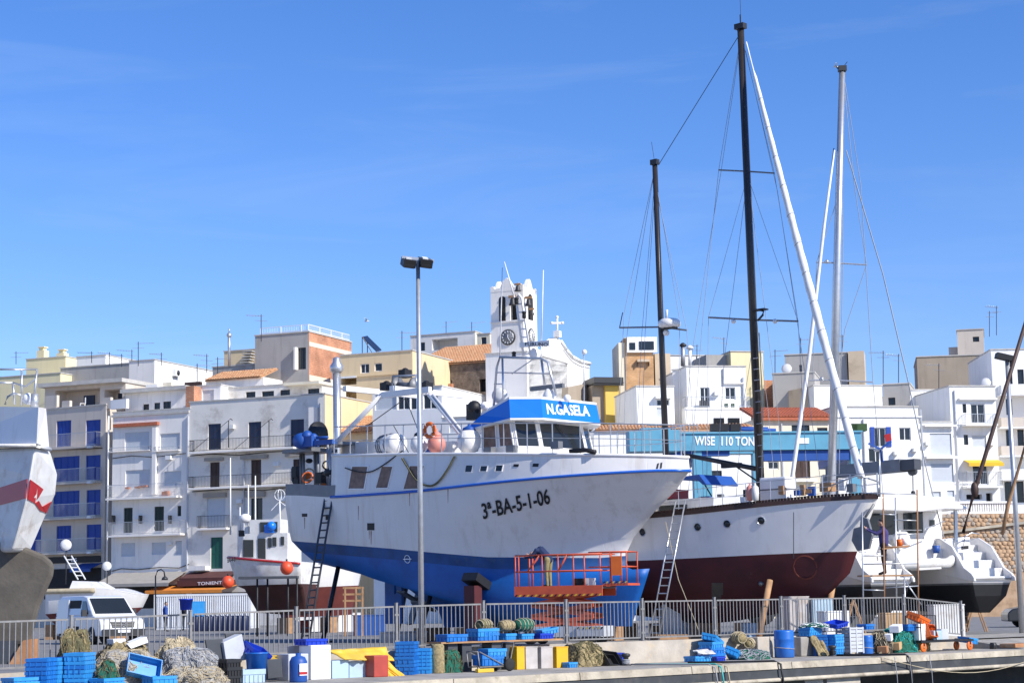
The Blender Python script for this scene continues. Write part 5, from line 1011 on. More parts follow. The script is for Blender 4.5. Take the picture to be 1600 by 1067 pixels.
bo = MB(); bo.tube([YC(1186,733), YC(1068,710)], [.09,.08], 8); bo.build('main_boom', 'dark_mast', ys); rod([YC(1184,752), YC(1145,725)], .03, 'boom_vang', 'black', ys); MB().box(YC(1143,727), (.8,.2,.16), YF.h).build('boom_gear', 'black', ys)
rod([YC(1068,712), YC(1073,722), YC(1082,742)], .012, 'topping_lift', 'rope_grey', ys, 4)
for k in range(12): y_ = 560+k*17; rod([YC(1179+k*.9-2, y_, .15), YC(1179+k*.9+5, y_-1, .2)], .018, 'mast_step', 'aluminium', ys, 4)
rod([YC(1186, 520, .2), YC(1192, 640, .22), YC(1190, 775, .2)], .02, 'halyard', 'rope_tan', ys, 4)
# anchor at the bow
an = MB(); p_ = YC(1347, 832, .35); an.prism([p_+YF.h*a_+V((0,0,b_)) for a_, b_ in ((-.35,-.25),(-.15,-.6),(.3,-.55),(.45,-.1),(.3,.45),(.05,.55),(.0,.2),(-.25,.15))], YF.s*.12); an.build('anchor', 'steel_grey', ys); rod([YC(1347,815,.3), YC(1366,787,.1)], .05, 'anchor_shank', 'steel_grey', ys)
rod([YC(1240,800,2.2), YC(1240,872,2.2)], .012, 'hull_seam_rope', 'iron', ys, 4)
for i, (x, y, z) in enumerate(((-3.5, 2.0, 2.0), (-12, 2.0, 1.9), (-3.5, -2.0, 2.0))):
    p = YF.w(x, y+.3, 0); t = thing('boat_prop', 'weathered timber prop under the dark red yacht hull', 'prop', p, 'timber props under the yacht'); MB().tube([p, YF.w(x, y-.5, z)], .11, 7).build('strut', 'wood', t); MB().box(p+V((0,0,.03)), (.5,.5,.06), YF.h).build('foot', 'wood', t)
for i in range(4): tag(MB().box(YF.w(-5.5-i*1.9, 0, .28), (.6,1.0,.55), YF.h).build('keel_block', 'wood'), 'timber keel block under the yacht', 'keel block', 'keel blocks under the yacht')
a0 = V((*atZ(1013, 1000, 0).xy, 0)); a0 = YF.w(YF.py(1012,925,3.6).x, 3.6, 0); a1 = YC(1056, 782, 2.3); ladder('ladder', 'aluminium ladder leaning on the side of the sailing yacht', a0, a1, a0+YF.h*.42, a1+YF.h*.42, 'aluminium', 18, .03)
rod([YC(1040, 815, 2.6), YC(1060, 905, 3.0), YC(1092, 985, 3.8)], .014, 'mooring_line', 'rope_tan', ys, 4)
# ================================================================ yard: lifts, other boats, vehicles, people
# ---------------------------------------------------------------- travel lift
TLF = Fr(atY(1180, 690, 92), R(4))
tl = thing('travel_lift', 'light blue boat travel lift gantry with white lettering on its top beam', 'boat lift', TLF.w(0, 0, 0))
def tlp(px, py, y=0.0): return TLF.Wy(px, py, y)
def tlbox(name, x0, y0, x1, y1, ya, yb, m):
    a, b_ = TLF.py((x0+x1)/2, y1, yb), TLF.py((x0+x1)/2, y0, yb); u0, u1 = TLF.py(x0, (y0+y1)/2, yb).x, TLF.py(x1, (y0+y1)/2, yb).x
    mb = MB(); mb.hexa([TLF.w(u0, ya, a.z), TLF.w(u1, ya, a.z), TLF.w(u1, yb, a.z), TLF.w(u0, yb, a.z), TLF.w(u0, ya, b_.z), TLF.w(u1, ya, b_.z), TLF.w(u1, yb, b_.z), TLF.w(u0, yb, b_.z)]); return mb.build(name, m, tl)
tlbox('top_beam', 1006, 676, 1346, 703, -.9, 0, 'travel_blue'); tlbox('beam_flange', 1004, 674, 1348, 676.5, -1.0, .08, 'travel_blue'); tlbox('lower_chord', 1192, 703.5, 1344, 719, -.75, -.15, 'deep_blue'); tlbox('lower_chord', 1040, 703.5, 1140, 712, -.75, -.15, 'deep_blue')
lettering('beam_lettering', 'WISE  110 TON', [(1085.5, 695.5), (1179, 696.5), (1179, 682), (1085.5, 681)], lambda x, y: (tlp(x, y, .02), TLF.s), 'white_letter', tl, bold=.03, lift=.004)
m_ = MB(); m_.prism([tlp(1247,684,.01), tlp(1264,684,.01), tlp(1264,693,.01), tlp(1247,693,.01)], TLF.s*.02); m_.build('white_plate', 'white_letter', tl)
def leg(px0, px1, ya, yb, y0=700, m='travel_blue'):
    u0, u1 = TLF.py(px0, 760, yb).x, TLF.py(px1, 760, yb).x; z1 = TLF.py(px0, y0, yb).z; mb = MB(); mb.hexa([TLF.w(u0, ya, .9), TLF.w(u1, ya, .9), TLF.w(u1, yb, .9), TLF.w(u0, yb, .9), TLF.w(u0, ya, z1), TLF.w(u1, ya, z1), TLF.w(u1, yb, z1), TLF.w(u0, yb, z1)]); mb.build('leg', m, tl)
    w_ = MB(); w_.lathe([(.3,-.3),(.75,-.28),(.8,0),(.75,.28),(.3,.3)], TLF.w((u0+u1)/2, (ya+yb)/2, .8), TLF.s, 18); w_.build('wheel', 'tyre', tl)
leg(1085, 1098, -.7, -.1); leg(1099, 1113, -7.6, -7); leg(1331, 1346, -.7, -.1); leg(1178, 1190, -7.6, -7)
tlbox('rear_beam', 1040, 690, 1340, 708, -8, -7, 'travel_blue')
for u in (TLF.py(1092, 690, 0).x, TLF.py(1338, 690, 0).x): MB().box(TLF.w(u, -3.9, TLF.py(1092, 712, 0).z), (.6, 6, .5), TLF.h).build('cross_beam', 'deep_blue', tl)
m_ = MB(); m_.tube([tlp(1112,671,-.3), tlp(1140,670,-.3), tlp(1175,671,-.3), tlp(1212,672,-.3)], .09, 6).tube([tlp(1150,668,-.5), tlp(1200,669,-.5)], .07, 6); m_.build('hydraulic_pipes', 'deep_blue', tl)
for x_ in (1118, 1130, 1148, 1330, 1338, 1345): MB().box(tlp(x_, 668, -.4), (.5,.5,.35), TLF.h).build('valve_block', 'black' if x_ < 1300 else 'leaf', tl)
m_ = MB(); m_.tube([tlp(1012, 664, -.1), tlp(1090, 664, -.1)], .03, 5)
for x_ in range(1012, 1091, 13): m_.tube([tlp(x_, 664, -.1), tlp(x_, 676, -.1)], .025, 5)
m_.build('walkway_rail', 'galvanised', tl)
tlbox('operator_cab', 1240, 676, 1262, 700, .1, .9, 'travel_blue') if False else None
m_ = MB(); m_.box(tlp(1020, 690, .6), (2.4, 1.4, 1.0), TLF.h).box(tlp(1022, 680, .6), (1.4, 1.3, .6), TLF.h); m_.build('engine_house', 'travel_blue', tl)
# ---------------------------------------------------------------- grey crane boom behind the yacht's bow
cb = thing('crane', 'dark grey crane boom with hook block behind the yacht bow', 'crane', V((*atY(1300, 740, 80).xy, 0))); a_, b_ = atY(1296, 738, 80), atY(1412, 727, 77)
MB().box((a_+b_)/2, ((b_-a_).length, .5, .5), b_-a_).build('boom', 'steel_grey', cb); MB().box(b_+(b_-a_).normalized()*.25, (.9,.42,.42), b_-a_).lathe([(.16,-.2),(.16,.2)], b_+V((.35,0,-.25)), V((0,1,0)), 12).build('boom_head', 'panel_dark', cb)
MB().tube([b_+V((.35,0,-.3)), b_+V((.33,0,-1.0))], .02, 5).ball(b_+V((.33,0,-1.1)), .09, 8).build('hook', 'black', cb); MB().box(V((a_.x, a_.y, a_.z/2)), (.6,.6,a_.z-.2)).box(V((a_.x, a_.y, .3)), (1.8,1.8,.6)).build('column', 'steel_grey', cb)
# ---------------------------------------------------------------- wind generator on the yacht's stern pole
wg = thing('wind_generator', 'small wind generator with blue blades and red tail on a pole', 'wind generator', YF.Wy(1373, 778, .2)); hb = YF.Wy(1374, 702, .2)
MB().tube([YF.Wy(1375, 776, .2), hb], .025, 6).build('pole', 'aluminium', wg); MB().tube([hb+V((-.1,.2,0)), hb+V((.05,-.15,0))], .07, 8).build('nacelle', 'frame_white', wg); MB().prism([hb+V((.25,.1,.25)), hb+V((.45,.1,.32)), hb+V((.42,.1,.55)), hb+V((.2,.1,.5))], V((0,.02,0))).build('tail_fin', 'red_paint', wg)
for k in range(3): a_ = R(35+120*k); d_ = V((math.cos(a_), -.1, math.sin(a_))); MB().box(hb+V((0,-.2,0))+d_*.24, (.42,.02,.07), d_).build('blade', 'deep_blue', wg)
# ---------------------------------------------------------------- catamaran
CO = atY(1552, 905, 70); CF_ = Fr(CO, R(111))
CF_.s = V((-CF_.h.y, CF_.h.x, 0))                 # y points to the left hull
ct = thing('catamaran', 'white catamaran with two stepped sterns beside the scaffold', 'catamaran', CF_.w(5, 2.2, 0))
def cx(px, py, x=0.0): return CF_.Wx(px, py, x)
zw = CF_.px(1552, 911, 0).z; zs_ = CF_.px(1552, 904, 0).z; zdk = CF_.px(1552, 850, 2).z; LC = 12.5
class Sh(Fr):
    def __init__(s, f, dy): s.o = f.o + f.s*dy; s.h = f.h; s.s = f.s
for dy in (0, 4.25):
    f_ = Sh(CF_, dy)
    clv = [dict(xs=.6, xb=LC-.6, Bs=.2, Bm=.4, z=[(0,.75),(1,.95)], p=2.5, tm=.4), dict(xs=.2, xb=LC-.15, Bs=.66, Bm=.75, z=[(0,1.35),(1,1.35)], p=2.3, tm=.4), dict(xs=.12, xb=LC-.12, Bs=.78, Bm=.84, z=[(0,zw-.04),(1,zw-.04)], p=2.3, tm=.4), dict(xs=.1, xb=LC-.1, Bs=.8, Bm=.86, z=[(0,zw+.03),(1,zw+.03)], p=2.3, tm=.4), dict(xs=.05, xb=LC-.05, Bs=.86, Bm=.9, z=[(0,zs_-.02),(.3,zs_+.3),(1,zs_+.4)], p=2.4, tm=.4), dict(xs=0, xb=LC, Bs=.88, Bm=.92, z=[(0,zs_),(.05,zs_+.04),(.2,zdk),(.3,zdk+.05),(1,zdk+.25)], p=2.5, tm=.4)]
    hull_mesh(f_, hull_grid(clv, 44), [1,1,2,0,0], 'hull', ['gloss_white', 'black', 'steel_grey'], ct)
    for sd in (-1, 1):      # curved coamings either side of the steps
        m_ = MB(); m_.prism([f_.w(x, sd*.80, z) for x, z in ((-.12, zs_-.08), (.3, zs_-.06), (2.7, zs_+.3), (2.7, zdk+.2), (2.0, zdk+.24), (1.2, zdk-.1), (.5, zs_+.42), (.05, zs_+.2), (-.1, zs_+.06))], f_.s*.1*sd); bevel(m_.build('stern_coaming', 'gloss_white', ct), .03, 2)
    for k in range(4): MB().box(f_.w(.3+k*.5, 0, zs_+.06+k*(zdk-zs_-.1)/4), (.52, 1.56, .07), f_.h).build('step', 'gloss_white', ct); MB().box(f_.w(.55+k*.5, 0, zs_+.06+(k+.5)*(zdk-zs_-.1)/4), (.04, 1.56, (zdk-zs_)/4), f_.h).build('riser', 'dirty_white', ct)
MB().box(CF_.w(6.0, 2.12, zdk-.42), (8.4, 2.9, .5), CF_.h).build('bridge_deck', 'gloss_white', ct)
def xp(name, pts, x0, dx, m): return MB().prism([cx(a, b, x0) for a, b in pts], CF_.h*dx).build(name, m, ct)
xp('cabin', ((1338,790),(1472,790),(1472,852),(1338,852)), 3.2, 4.0, 'gloss_white')
bevel(xp('hard_top', ((1330,783),(1372,776),(1430,773),(1480,778),(1512,792),(1511,796),(1478,795),(1440,799),(1330,795)), 1.3, 5.6, 'gloss_white'), .05, 2)
for r_ in (((1356,797),(1402,796),(1402,835),(1356,836)), ((1411,795),(1441,795),(1442,832),(1412,833)), ((1452,812),(1460,812),(1460,822),(1452,822))): xp('cabin_window', r_, 3.2, -.03, 'dark_glass')
xp('roof_support', ((1492,795),(1496,795),(1497,850),(1493,850)), 1.6, .1, 'aluminium'); xp('roof_support', ((1349,792),(1353,792),(1353,850),(1349,850)), 1.6, .1, 'aluminium')
bevel(xp('aft_seat', ((1478,842),(1516,838),(1518,870),(1476,872)), 1.7, .8, 'gloss_white'), .05); xp('seat_vent', ((1502,853),(1513,852),(1513,857),(1502,858)), 1.7, -.02, 'black')
bevel(xp('aft_seat', ((1405,842),(1476,842),(1476,868),(1405,868)), 2.2, .7, 'dirty_white'), .05); bevel(xp('locker', ((1345,842),(1380,840),(1380,868),(1345,868)), 1.9, .7, 'gloss_white'), .04)
tag(MB().lathe([(.11,0),(.15,.28)], cx(1463, 864, 1.6), n=12).build('bucket', 'deep_blue'), 'blue bucket standing on the catamaran deck', 'bucket')
for pts_ in (((1500,880),(1508,838),(1518,832),(1530,834)), ((1487,884),(1492,848),(1520,842)), ((1345,880),(1347,845),(1375,842),(1378,880)), ((1443,842),(1446,826),(1476,814)), ((1405,842),(1406,828),(1440,828))): rod([cx(*p, 1.4) for p in pts_], .022, 'hand_rail', 'aluminium', ct)
MB().lathe([(.3,-.07),(.33,-.05),(.33,.05),(.3,.07)], cx(1409, 842, 1.5), CF_.h, 18).build('round_cover', 'gloss_white', ct)
dn = thing('dinghy', 'white inflatable dinghy slung between the catamaran hulls', 'dinghy', cx(1450, 888, 1.2)); MB().tube([cx(1400,874,1.2), cx(1412,882,1.1), cx(1480,880,1.1), cx(1496,870,1.2)], .2, 10).build('tube', 'dirty_white', dn); bevel(MB().prism([cx(*p, .95) for p in ((1436,874),(1470,871),(1472,889),(1436,891))], CF_.h*.6).build('cover', 'gloss_white', dn), .04)
# catamaran mast and rigging
def cm(px, py): return atY(px, py, 71.5)
rod([cm(1297, 850), cm(1308, 420), cm(1316, 108)], [.16, .155, .12], 'mast', 'aluminium', ct, 10); MB().box(cm(1316, 108), (.3,.3,.2)).tube([cm(1309,108), cm(1306,103)], .02, 4).tube([cm(1320,102), cm(1324,97)], .012, 4).build('masthead', 'iron', ct)
MB().tube([cm(1276,410), cm(1305,411), cm(1354,414)], .03, 5).ball(cm(1292,409), .08, 8).build('spreader', 'aluminium', ct); MB().tube([cm(1263,594), cm(1303,594), cm(1364,597)], .03, 5).ball(cm(1284,592), .08, 8).build('spreader', 'aluminium', ct)
rod([cm(1304,235), cm(1288,350), cm(1264,560), cm(1238,745), cm(1225,840)], [.03,.06,.075,.08,.05], 'furled_headsail', 'sail_white', ct, 8); rod([cm(1303,232), cm(1263,560), cm(1224,850)], .02, 'forestay', 'black', ct, 4)
for a_ in (((1322,235),(1380,430),(1420,600),(1448,735),(1475,840)), ((1317,115),(1335,290),(1354,414),(1320,515),(1305,640)), ((1314,120),(1312,300),(1276,410),(1270,595),(1263,594)), ((1318,115),(1345,290),(1364,597),(1380,775)), ((1315,115),(1317,400),(1311,740))): rod([cm(*p) for p in a_], .012 if a_[0][0] != 1322 else .022, 'shroud', 'rope_grey', ct, 4)
# slanting brown spars leaning over the stern
for i, pts_ in enumerate((((1625,430),(1523,765),(1505,832)), ((1640,560),(1575,790),(1566,835)))):
    ps = [atY(x, y, 64.5) for x, y in pts_]; m_ = MB(); m_.tube(ps, [.07,.075,.06], 7)
    if i == 0: m_.ball(ps[1], .17, 8, sq=(.8,.8,1.6))
    m_.build('spar', 'wood' if i else 'brown_door', ct)
# ---------------------------------------------------------------- people
def person(name, label, base, ang, pose, top, legs, scale=1.0, group=None, hat=None):
    """one continuous figure: tapered capsules fused by voxel remesh; pose gives joints in metres (x forward, y left, z up)"""
    J = dict(pelvis=(0,0,.95), chest=(0,0,1.32), neck=(.01,0,1.50), head=(.03,0,1.64), hipL=(0,.10,.92), hipR=(0,-.10,.92), kneeL=(.03,.11,.50), kneeR=(.03,-.11,.50), ankL=(0,.11,.08), ankR=(0,-.11,.08),
             toeL=(.17,.13,.03), toeR=(.17,-.13,.03), shL=(0,.19,1.42), shR=(0,-.19,1.42), elL=(-.02,.25,1.14), elR=(-.02,-.25,1.14), wrL=(.08,.25,.90), wrR=(.08,-.25,.90))
    J.update(pose); J = {k: V(v)*scale for k, v in J.items()}; s_ = scale
    caps = [('pelvis','chest',.145,.17,1), ('chest','neck',.165,.07,1), ('neck','head',.058,.06,0), ('pelvis','hipL',.13,.105,2), ('pelvis','hipR',.13,.105,2), ('hipL','kneeL',.10,.068,2), ('hipR','kneeR',.10,.068,2), ('kneeL','ankL',.066,.045,2), ('kneeR','ankR',.066,.045,2),
            ('ankL','toeL',.05,.04,4), ('ankR','toeR',.05,.04,4), ('chest','shL',.12,.075,1), ('chest','shR',.12,.075,1), ('shL','elL',.068,.05,1), ('shR','elR',.068,.05,1), ('elL','wrL',.048,.034,1), ('elR','wrR',.048,.034,1)]
    X = V((math.cos(ang), math.sin(ang), 0)); Yv = V((-X.y, X.x, 0))
    def W(p): return V((0,0,0)) + X*p.x + Yv*p.y + V((0,0,p.z))
    mb = MB(); segs = []
    for a, b_, r0, r1, mi in caps:
        A_, B_ = W(J[a]), W(J[b_]); mb.tube([A_, A_*.5+B_*.5, B_], [r0*s_, (r0+r1)/2*s_, r1*s_], 10); mb.ball(A_, r0*s_, 8); mb.ball(B_, r1*s_, 8); segs.append((A_, B_, mi))
    hd = W(J['head']); up = (W(J['head'])-W(J['neck'])).normalized(); fw = X if abs(up.z) > .5 else -V((0,0,1))
    mb.ball(hd+up*.035*s_, .098*s_, 12, sq=(1,.95,1.22)); mb.ball(hd+fw*.085*s_-up*.01*s_, .026*s_, 6); mb.ball(hd+fw*.06*s_-up*.07*s_, .045*s_, 6)
    for sd in (1, -1): mb.ball(hd+Yv*.093*s_*sd, .022*s_, 6)
    segs += [(hd-up*.05*s_, hd+fw*.05*s_+up*.04*s_, 0), (hd+up*.12*s_-fw*.03*s_, hd+up*.04*s_-fw*.09*s_, 3)]
    for w_, e_ in (('wrL','elL'), ('wrR','elR')):
        p = W(J[w_]); d_ = (p-W(J[e_])).normalized(); sd_ = d_.cross(X).normalized() if abs(d_.dot(X)) < .9 else Yv; nn = d_.cross(sd_)
        mb.tube([p, p+d_*.05*s_, p+d_*.095*s_], [.033*s_, .042*s_, .038*s_], 8); segs.append((p+d_*.02*s_, p+d_*.19*s_, 0))
        for k in range(4): o_ = p+d_*.085*s_+sd_*(k-1.5)*.021*s_; ln = (.075,.085,.08,.06)[k]*s_; mb.tube([o_, o_+d_*ln*.6+nn*.01*s_, o_+d_*ln*.9+nn*.035*s_], .0105*s_, 6)
        o_ = p+d_*.035*s_+sd_*.035*s_; mb.tube([o_, o_+d_*.03*s_+sd_*.025*s_, o_+d_*.065*s_+sd_*.03*s_], .0125*s_, 6)
    o = mb.build('body', ['skin', top, legs, 'hair', 'black'], None); me0 = o.data
    rm = o.modifiers.new('r', 'REMESH'); rm.mode = 'VOXEL'; rm.voxel_size = .014*s_; sm_ = o.modifiers.new('s', 'SMOOTH'); sm_.iterations = 3; sm_.factor = .5
    dg = bpy.context.evaluated_depsgraph_get(); me = bpy.data.meshes.new_from_object(o.evaluated_get(dg)); o.modifiers.clear(); o.data = me; bpy.data.meshes.remove(me0)
    me.materials.clear()
    for m in ('skin', top, legs, 'hair', 'black'): me.materials.append(M[m])
    for p in me.polygons:
        c = p.center; best = (9, 0)
        for A_, B_, mi in segs:
            ab = B_-A_; t = max(0, min(1, (c-A_).dot(ab)/max(ab.length_squared, 1e-9))); d_ = (c-A_-ab*t).length - (.0 if mi != 1 else .03)
            if d_ < best[0]: best = (d_, mi)
        p.material_index = best[1]; p.use_smooth = True
    r_ = thing(name, label, 'person', base, group); o.parent = r_; o.location = (0,0,0)
    if hat: h_ = MB(); h_.ball(base+hd+up*.07*s_, .115*s_, 10, sq=(1,1,.8)); h_.build('cap', hat, r_)
    return r_
mat('shirt_plum', (0.16, 0.07, 0.10), .9); mat('jacket_navy', (0.012, 0.025, 0.08), .85); mat('trouser_khaki', (0.30, 0.25, 0.12), .9, .3, 8); mat('cloth_black', (0.015, 0.015, 0.02), .9); mat('shirt_blue', (0.03, 0.08, 0.30), .9); mat('trouser_beige', (0.42, 0.36, 0.25), .9); mat('shirt_purple', (0.06, 0.05, 0.17), .9)
bend = dict(pelvis=(0,0,.93), chest=(.30,0,1.20), neck=(.46,0,1.17), head=(.58,0,1.10), hipL=(0,.1,.9), hipR=(0,-.1,.9), shL=(.36,.19,1.22), shR=(.36,-.19,1.22), elL=(.52,.26,1.0), elR=(.55,-.26,1.02), wrL=(.74,.2,1.0), wrR=(.78,-.18,1.08))
# ---------------------------------------------------------------- orange scissor lift
LF = Fr(atY(882, 930, 63.6), R(-24)); sl_ = thing('scissor_lift', 'orange red scissor lift platform with railings beside the blue bow', 'scissor lift', LF.w(0, 0, 0))
def lp(px, py, y=0.0): return LF.Wy(px, py, y)
zf = LF.py(880, 917, .55).z; x0_, x1_ = LF.py(805, 915, .55).x, LF.py(942, 915, .55).x; x2_ = LF.py(981, 915, .55).x; zrt = LF.py(880, 866, .55).z
MB().box(LF.w((x0_+x1_)/2, 0, zf-.03), (x1_-x0_, 1.2, .06), LF.h).build('platform_floor', 'steel_grey', sl_)
for y_ in (.6, -.6): MB().box(LF.w((x0_+x1_)/2, y_, zf-.12), (x1_-x0_, .05, .34), LF.h).build('toe_board', 'lift_orange', sl_)
MB().box(LF.w((x1_+x2_)/2, 0, zf+.06), (x2_-x1_, 1.1, .07), LF.h).build('extension_deck', 'lift_orange', sl_)
for y_ in (.632, -.632):
    n_ = 22; L0 = x1_-x0_
    for k in range(n_): m_ = MB(); a_ = x0_+L0*k/n_; m_.prism([LF.w(a_+.0, y_, zf-.29), LF.w(a_+L0/n_*.5, y_, zf-.29), LF.w(a_+L0/n_*.95, y_, zf-.22), LF.w(a_+L0/n_*.45, y_, zf-.22)], LF.s*.006*(1 if y_ > 0 else -1)); m_.build('hazard_stripe', 'hazard_yellow' if k % 2 else 'black', sl_)
for k in range(8): m_ = MB(); a_ = x1_+(x2_-x1_)*k/8; w8 = (x2_-x1_)/8; m_.prism([LF.w(a_, .56, zf+.1), LF.w(a_+w8*.5, .56, zf+.1), LF.w(a_+w8*.95, .56, zf+.16), LF.w(a_+w8*.45, .56, zf+.16)], LF.s*.006); m_.build('hazard_stripe', 'hazard_yellow' if k % 2 else 'black', sl_)
rl = MB()
for y_ in (.58, -.58):
    for zz in (zrt, (zrt+zf)/2): rl.tube([LF.w(x0_+.03, y_, zz), LF.w(x1_, y_, zz)], .026, 6)
    for px_ in (806, 812, 847, 872, 896, 913): u = LF.py(px_, 890, y_).x if px_ > 812 else x0_+.03+(px_-806)*.02; rl.tube([LF.w(u, y_, zf), LF.w(u, y_, zrt)], .026, 6)
    rl.tube([LF.w(LF.py(824,897,y_).x, y_, (zrt+zf)/2), LF.w(LF.py(843,868,y_).x, y_, zrt)], .024, 6); rl.tube([LF.w(LF.py(872,895,y_).x, y_, (zrt+zf)/2), LF.w(LF.py(886,868,y_).x, y_, zrt)], .024, 6)
for zz in (zrt, (zrt+zf)/2): rl.tube([LF.w(x0_+.03, -.58, zz), LF.w(x0_+.03, .58, zz)], .026, 6)
rl.build('railing', 'lift_orange', sl_)
rl = MB()
for y_ in (.5, -.5):
    for zz in (zrt+.05, (zrt+zf)/2+.1): rl.tube([LF.w(x1_-.5, y_, zz), LF.w(x2_-.05, y_, zz)], .024, 6)
    for u in (x1_-.1, x1_+.25, x2_-.05): rl.tube([LF.w(u, y_, zf+.1), LF.w(u, y_, zrt+.05)], .024, 6)
for zz in (zrt+.05, (zrt+zf)/2+.1): rl.tube([LF.w(x2_-.05, -.5, zz), LF.w(x2_-.05, .5, zz)], .024, 6)
rl.build('extension_railing', 'lift_orange', sl_); MB().box(LF.w((x1_+x2_)/2+.05, .53, (zrt*.62+zf*.38)), ((x2_-x1_)*.42, .03, .62), LF.h).build('sign_panel', 'orange', sl_)
zb_ = .55
for lev in range(3):
    za, zc = zb_+(zf-.2-zb_)*lev/3, zb_+(zf-.2-zb_)*(lev+1)/3
    for y_ in (.42, -.42):
        for a_, b_ in (((x0_+.5, za), (x1_-.4, zc)), ((x0_+.5, zc), (x1_-.4, za))): MB().box((LF.w(a_[0], y_, a_[1])+LF.w(b_[0], y_, b_[1]))/2, (math.hypot(b_[0]-a_[0], b_[1]-a_[1]), .07, .14), LF.w(b_[0], y_, b_[1])-LF.w(a_[0], y_, a_[1])).build('scissor_arm', 'lift_orange', sl_)
MB().box(LF.w((x0_+x1_)/2, 0, .42), (x1_-x0_-.2, 1.1, .34), LF.h).build('chassis', 'bin_grey', sl_)
cx_ = LF.py(922, 970, .6).x; MB().box(LF.w(cx_, .585, .42), (.95, .06, .3), LF.h).build('chassis_end_plate', 'bin_grey', sl_)
for k in range(9): m_ = MB(); a_ = cx_-.47+k*.104; m_.prism([LF.w(a_, .62, .5), LF.w(a_+.052, .62, .5), LF.w(a_+.1, .62, .57), LF.w(a_+.048, .62, .57)], LF.s*.006); m_.build('hazard_stripe', 'hazard_yellow' if k % 2 else 'black', sl_)
for u in (x0_+.5, x1_-.5):
    for y_ in (.5, -.5): w_ = MB(); w_.lathe([(.1,-.1),(.25,-.09),(.27,0),(.25,.09),(.1,.1)], LF.w(u, y_, .27), LF.s, 16); w_.build('wheel', 'tyre', sl_)
person('person', 'worker in navy jacket and khaki trousers bending on the scissor lift', V((*lp(858, 917, .1).xy, zf)), R(150), bend, 'jacket_navy', 'trouser_khaki', 1.0)
rr = random.Random(5)
for k, (px_, y_) in enumerate(((905, .2), (922, .3), (915, -.2))): tag(MB().box(V((*lp(px_, 912, y_).xy, zf+.14)), (.3,.25,.28), LF.h).build('tool_box', ['black', 'dirty_white', 'steel_grey'][k]), ['black', 'white', 'grey'][k]+' tool box on the scissor lift floor', 'tool box')
# ---------------------------------------------------------------- scaffold at the yacht bow with worker
sc = thing('scaffold', 'rusty tube scaffold with plank decks at the yacht bow', 'scaffold', V((*atY(1390, 980, 62).xy, 0)))
def sp(px, py, Y): return atY(px, py, Y)
for x_, yt, Y, m_ in ((1347,800,61.6,'galvanised'), (1380,772,61.6,'rust_plate'), (1399,776,63,'galvanised'), (1413,900,61.6,'galvanised'), (1433,765,63,'rust_plate')): p_ = sp(x_, 940, Y); rod([V((p_.x, p_.y, 0)), V((*sp(x_, yt, Y).xy, sp(x_, yt, Y).z))], .026, 'upright', m_, sc)
for (x0, y0, x1, y1, Y) in ((1345,770,1433,772,63), (1375,803,1400,804,62), (1397,812,1432,813,63), (1347,881,1433,880,62), (1382,854,1418,854,61.6), (1347,921,1382,922,61.6), (1382,918,1435,915,62), (1395,835,1433,834,63), (1347,868,1382,868,61.6)): rod([sp(x0,y0,Y), sp(x1,y1,Y)], .022, 'ledger', 'galvanised' if y0 != 854 else 'rust_plate', sc)
rod([sp(1413,905,61.6), sp(1440,945,61.6)], .022, 'brace', 'galvanised', sc)
MB().box(sp(1383,899,62.2), (1.7,.5,.05), V((1,.15,0))).build('plank_deck', 'wood', sc); MB().box(sp(1398,855,62.2), (.9,.4,.05), V((1,.05,.1))).build('plank_deck', 'wood', sc)
pz_ = sp(1383,897.5,62.2)
person('person', 'worker in dark purple sweater painting the yacht bow from the scaffold', pz_, R(165), dict(elL=(.2,.24,1.3), elR=(.24,-.22,1.34), wrL=(.45,.2,1.42), wrR=(.5,-.12,1.48), head=(.06,0,1.64)), 'shirt_purple', 'cloth_black')
for k, (x_, y_, m_) in enumerate(((1406,850,'orange'), (1414,848,'foam_white'))): tag(MB().lathe([(.09,0),(.11,.22)], sp(x_, y_+3, 62.2), n=12).build('paint_pot', m_), ['orange', 'white'][k]+' paint pot on the scaffold plank', 'paint pot')
person('person', 'person in black standing beneath the catamaran stern', V((*atY(1510, 980, 75).xy, 0)), R(200), dict(wrL=(.2,.2,1.05), elL=(.05,.26,1.15)), 'cloth_black', 'cloth_black')
person('person', 'person in plum shirt standing by the small fishing boat', V((*atY(510, 978, 108).xy, 0)), R(180), dict(elL=(.12,.24,1.2), wrL=(.33,.15,1.15), elR=(.12,-.24,1.2), wrR=(.33,-.12,1.15)), 'shirt_plum', 'cloth_black')
person('person', 'person in blue shirt in front of the white container', V((*atY(258, 980, 118).xy, 0)), R(20), {}, 'shirt_blue', 'cloth_black'); person('person', 'person in dark top and beige trousers near the white container', V((*atY(287, 980, 120).xy, 0)), R(190), {}, 'cloth_black', 'trouser_beige')
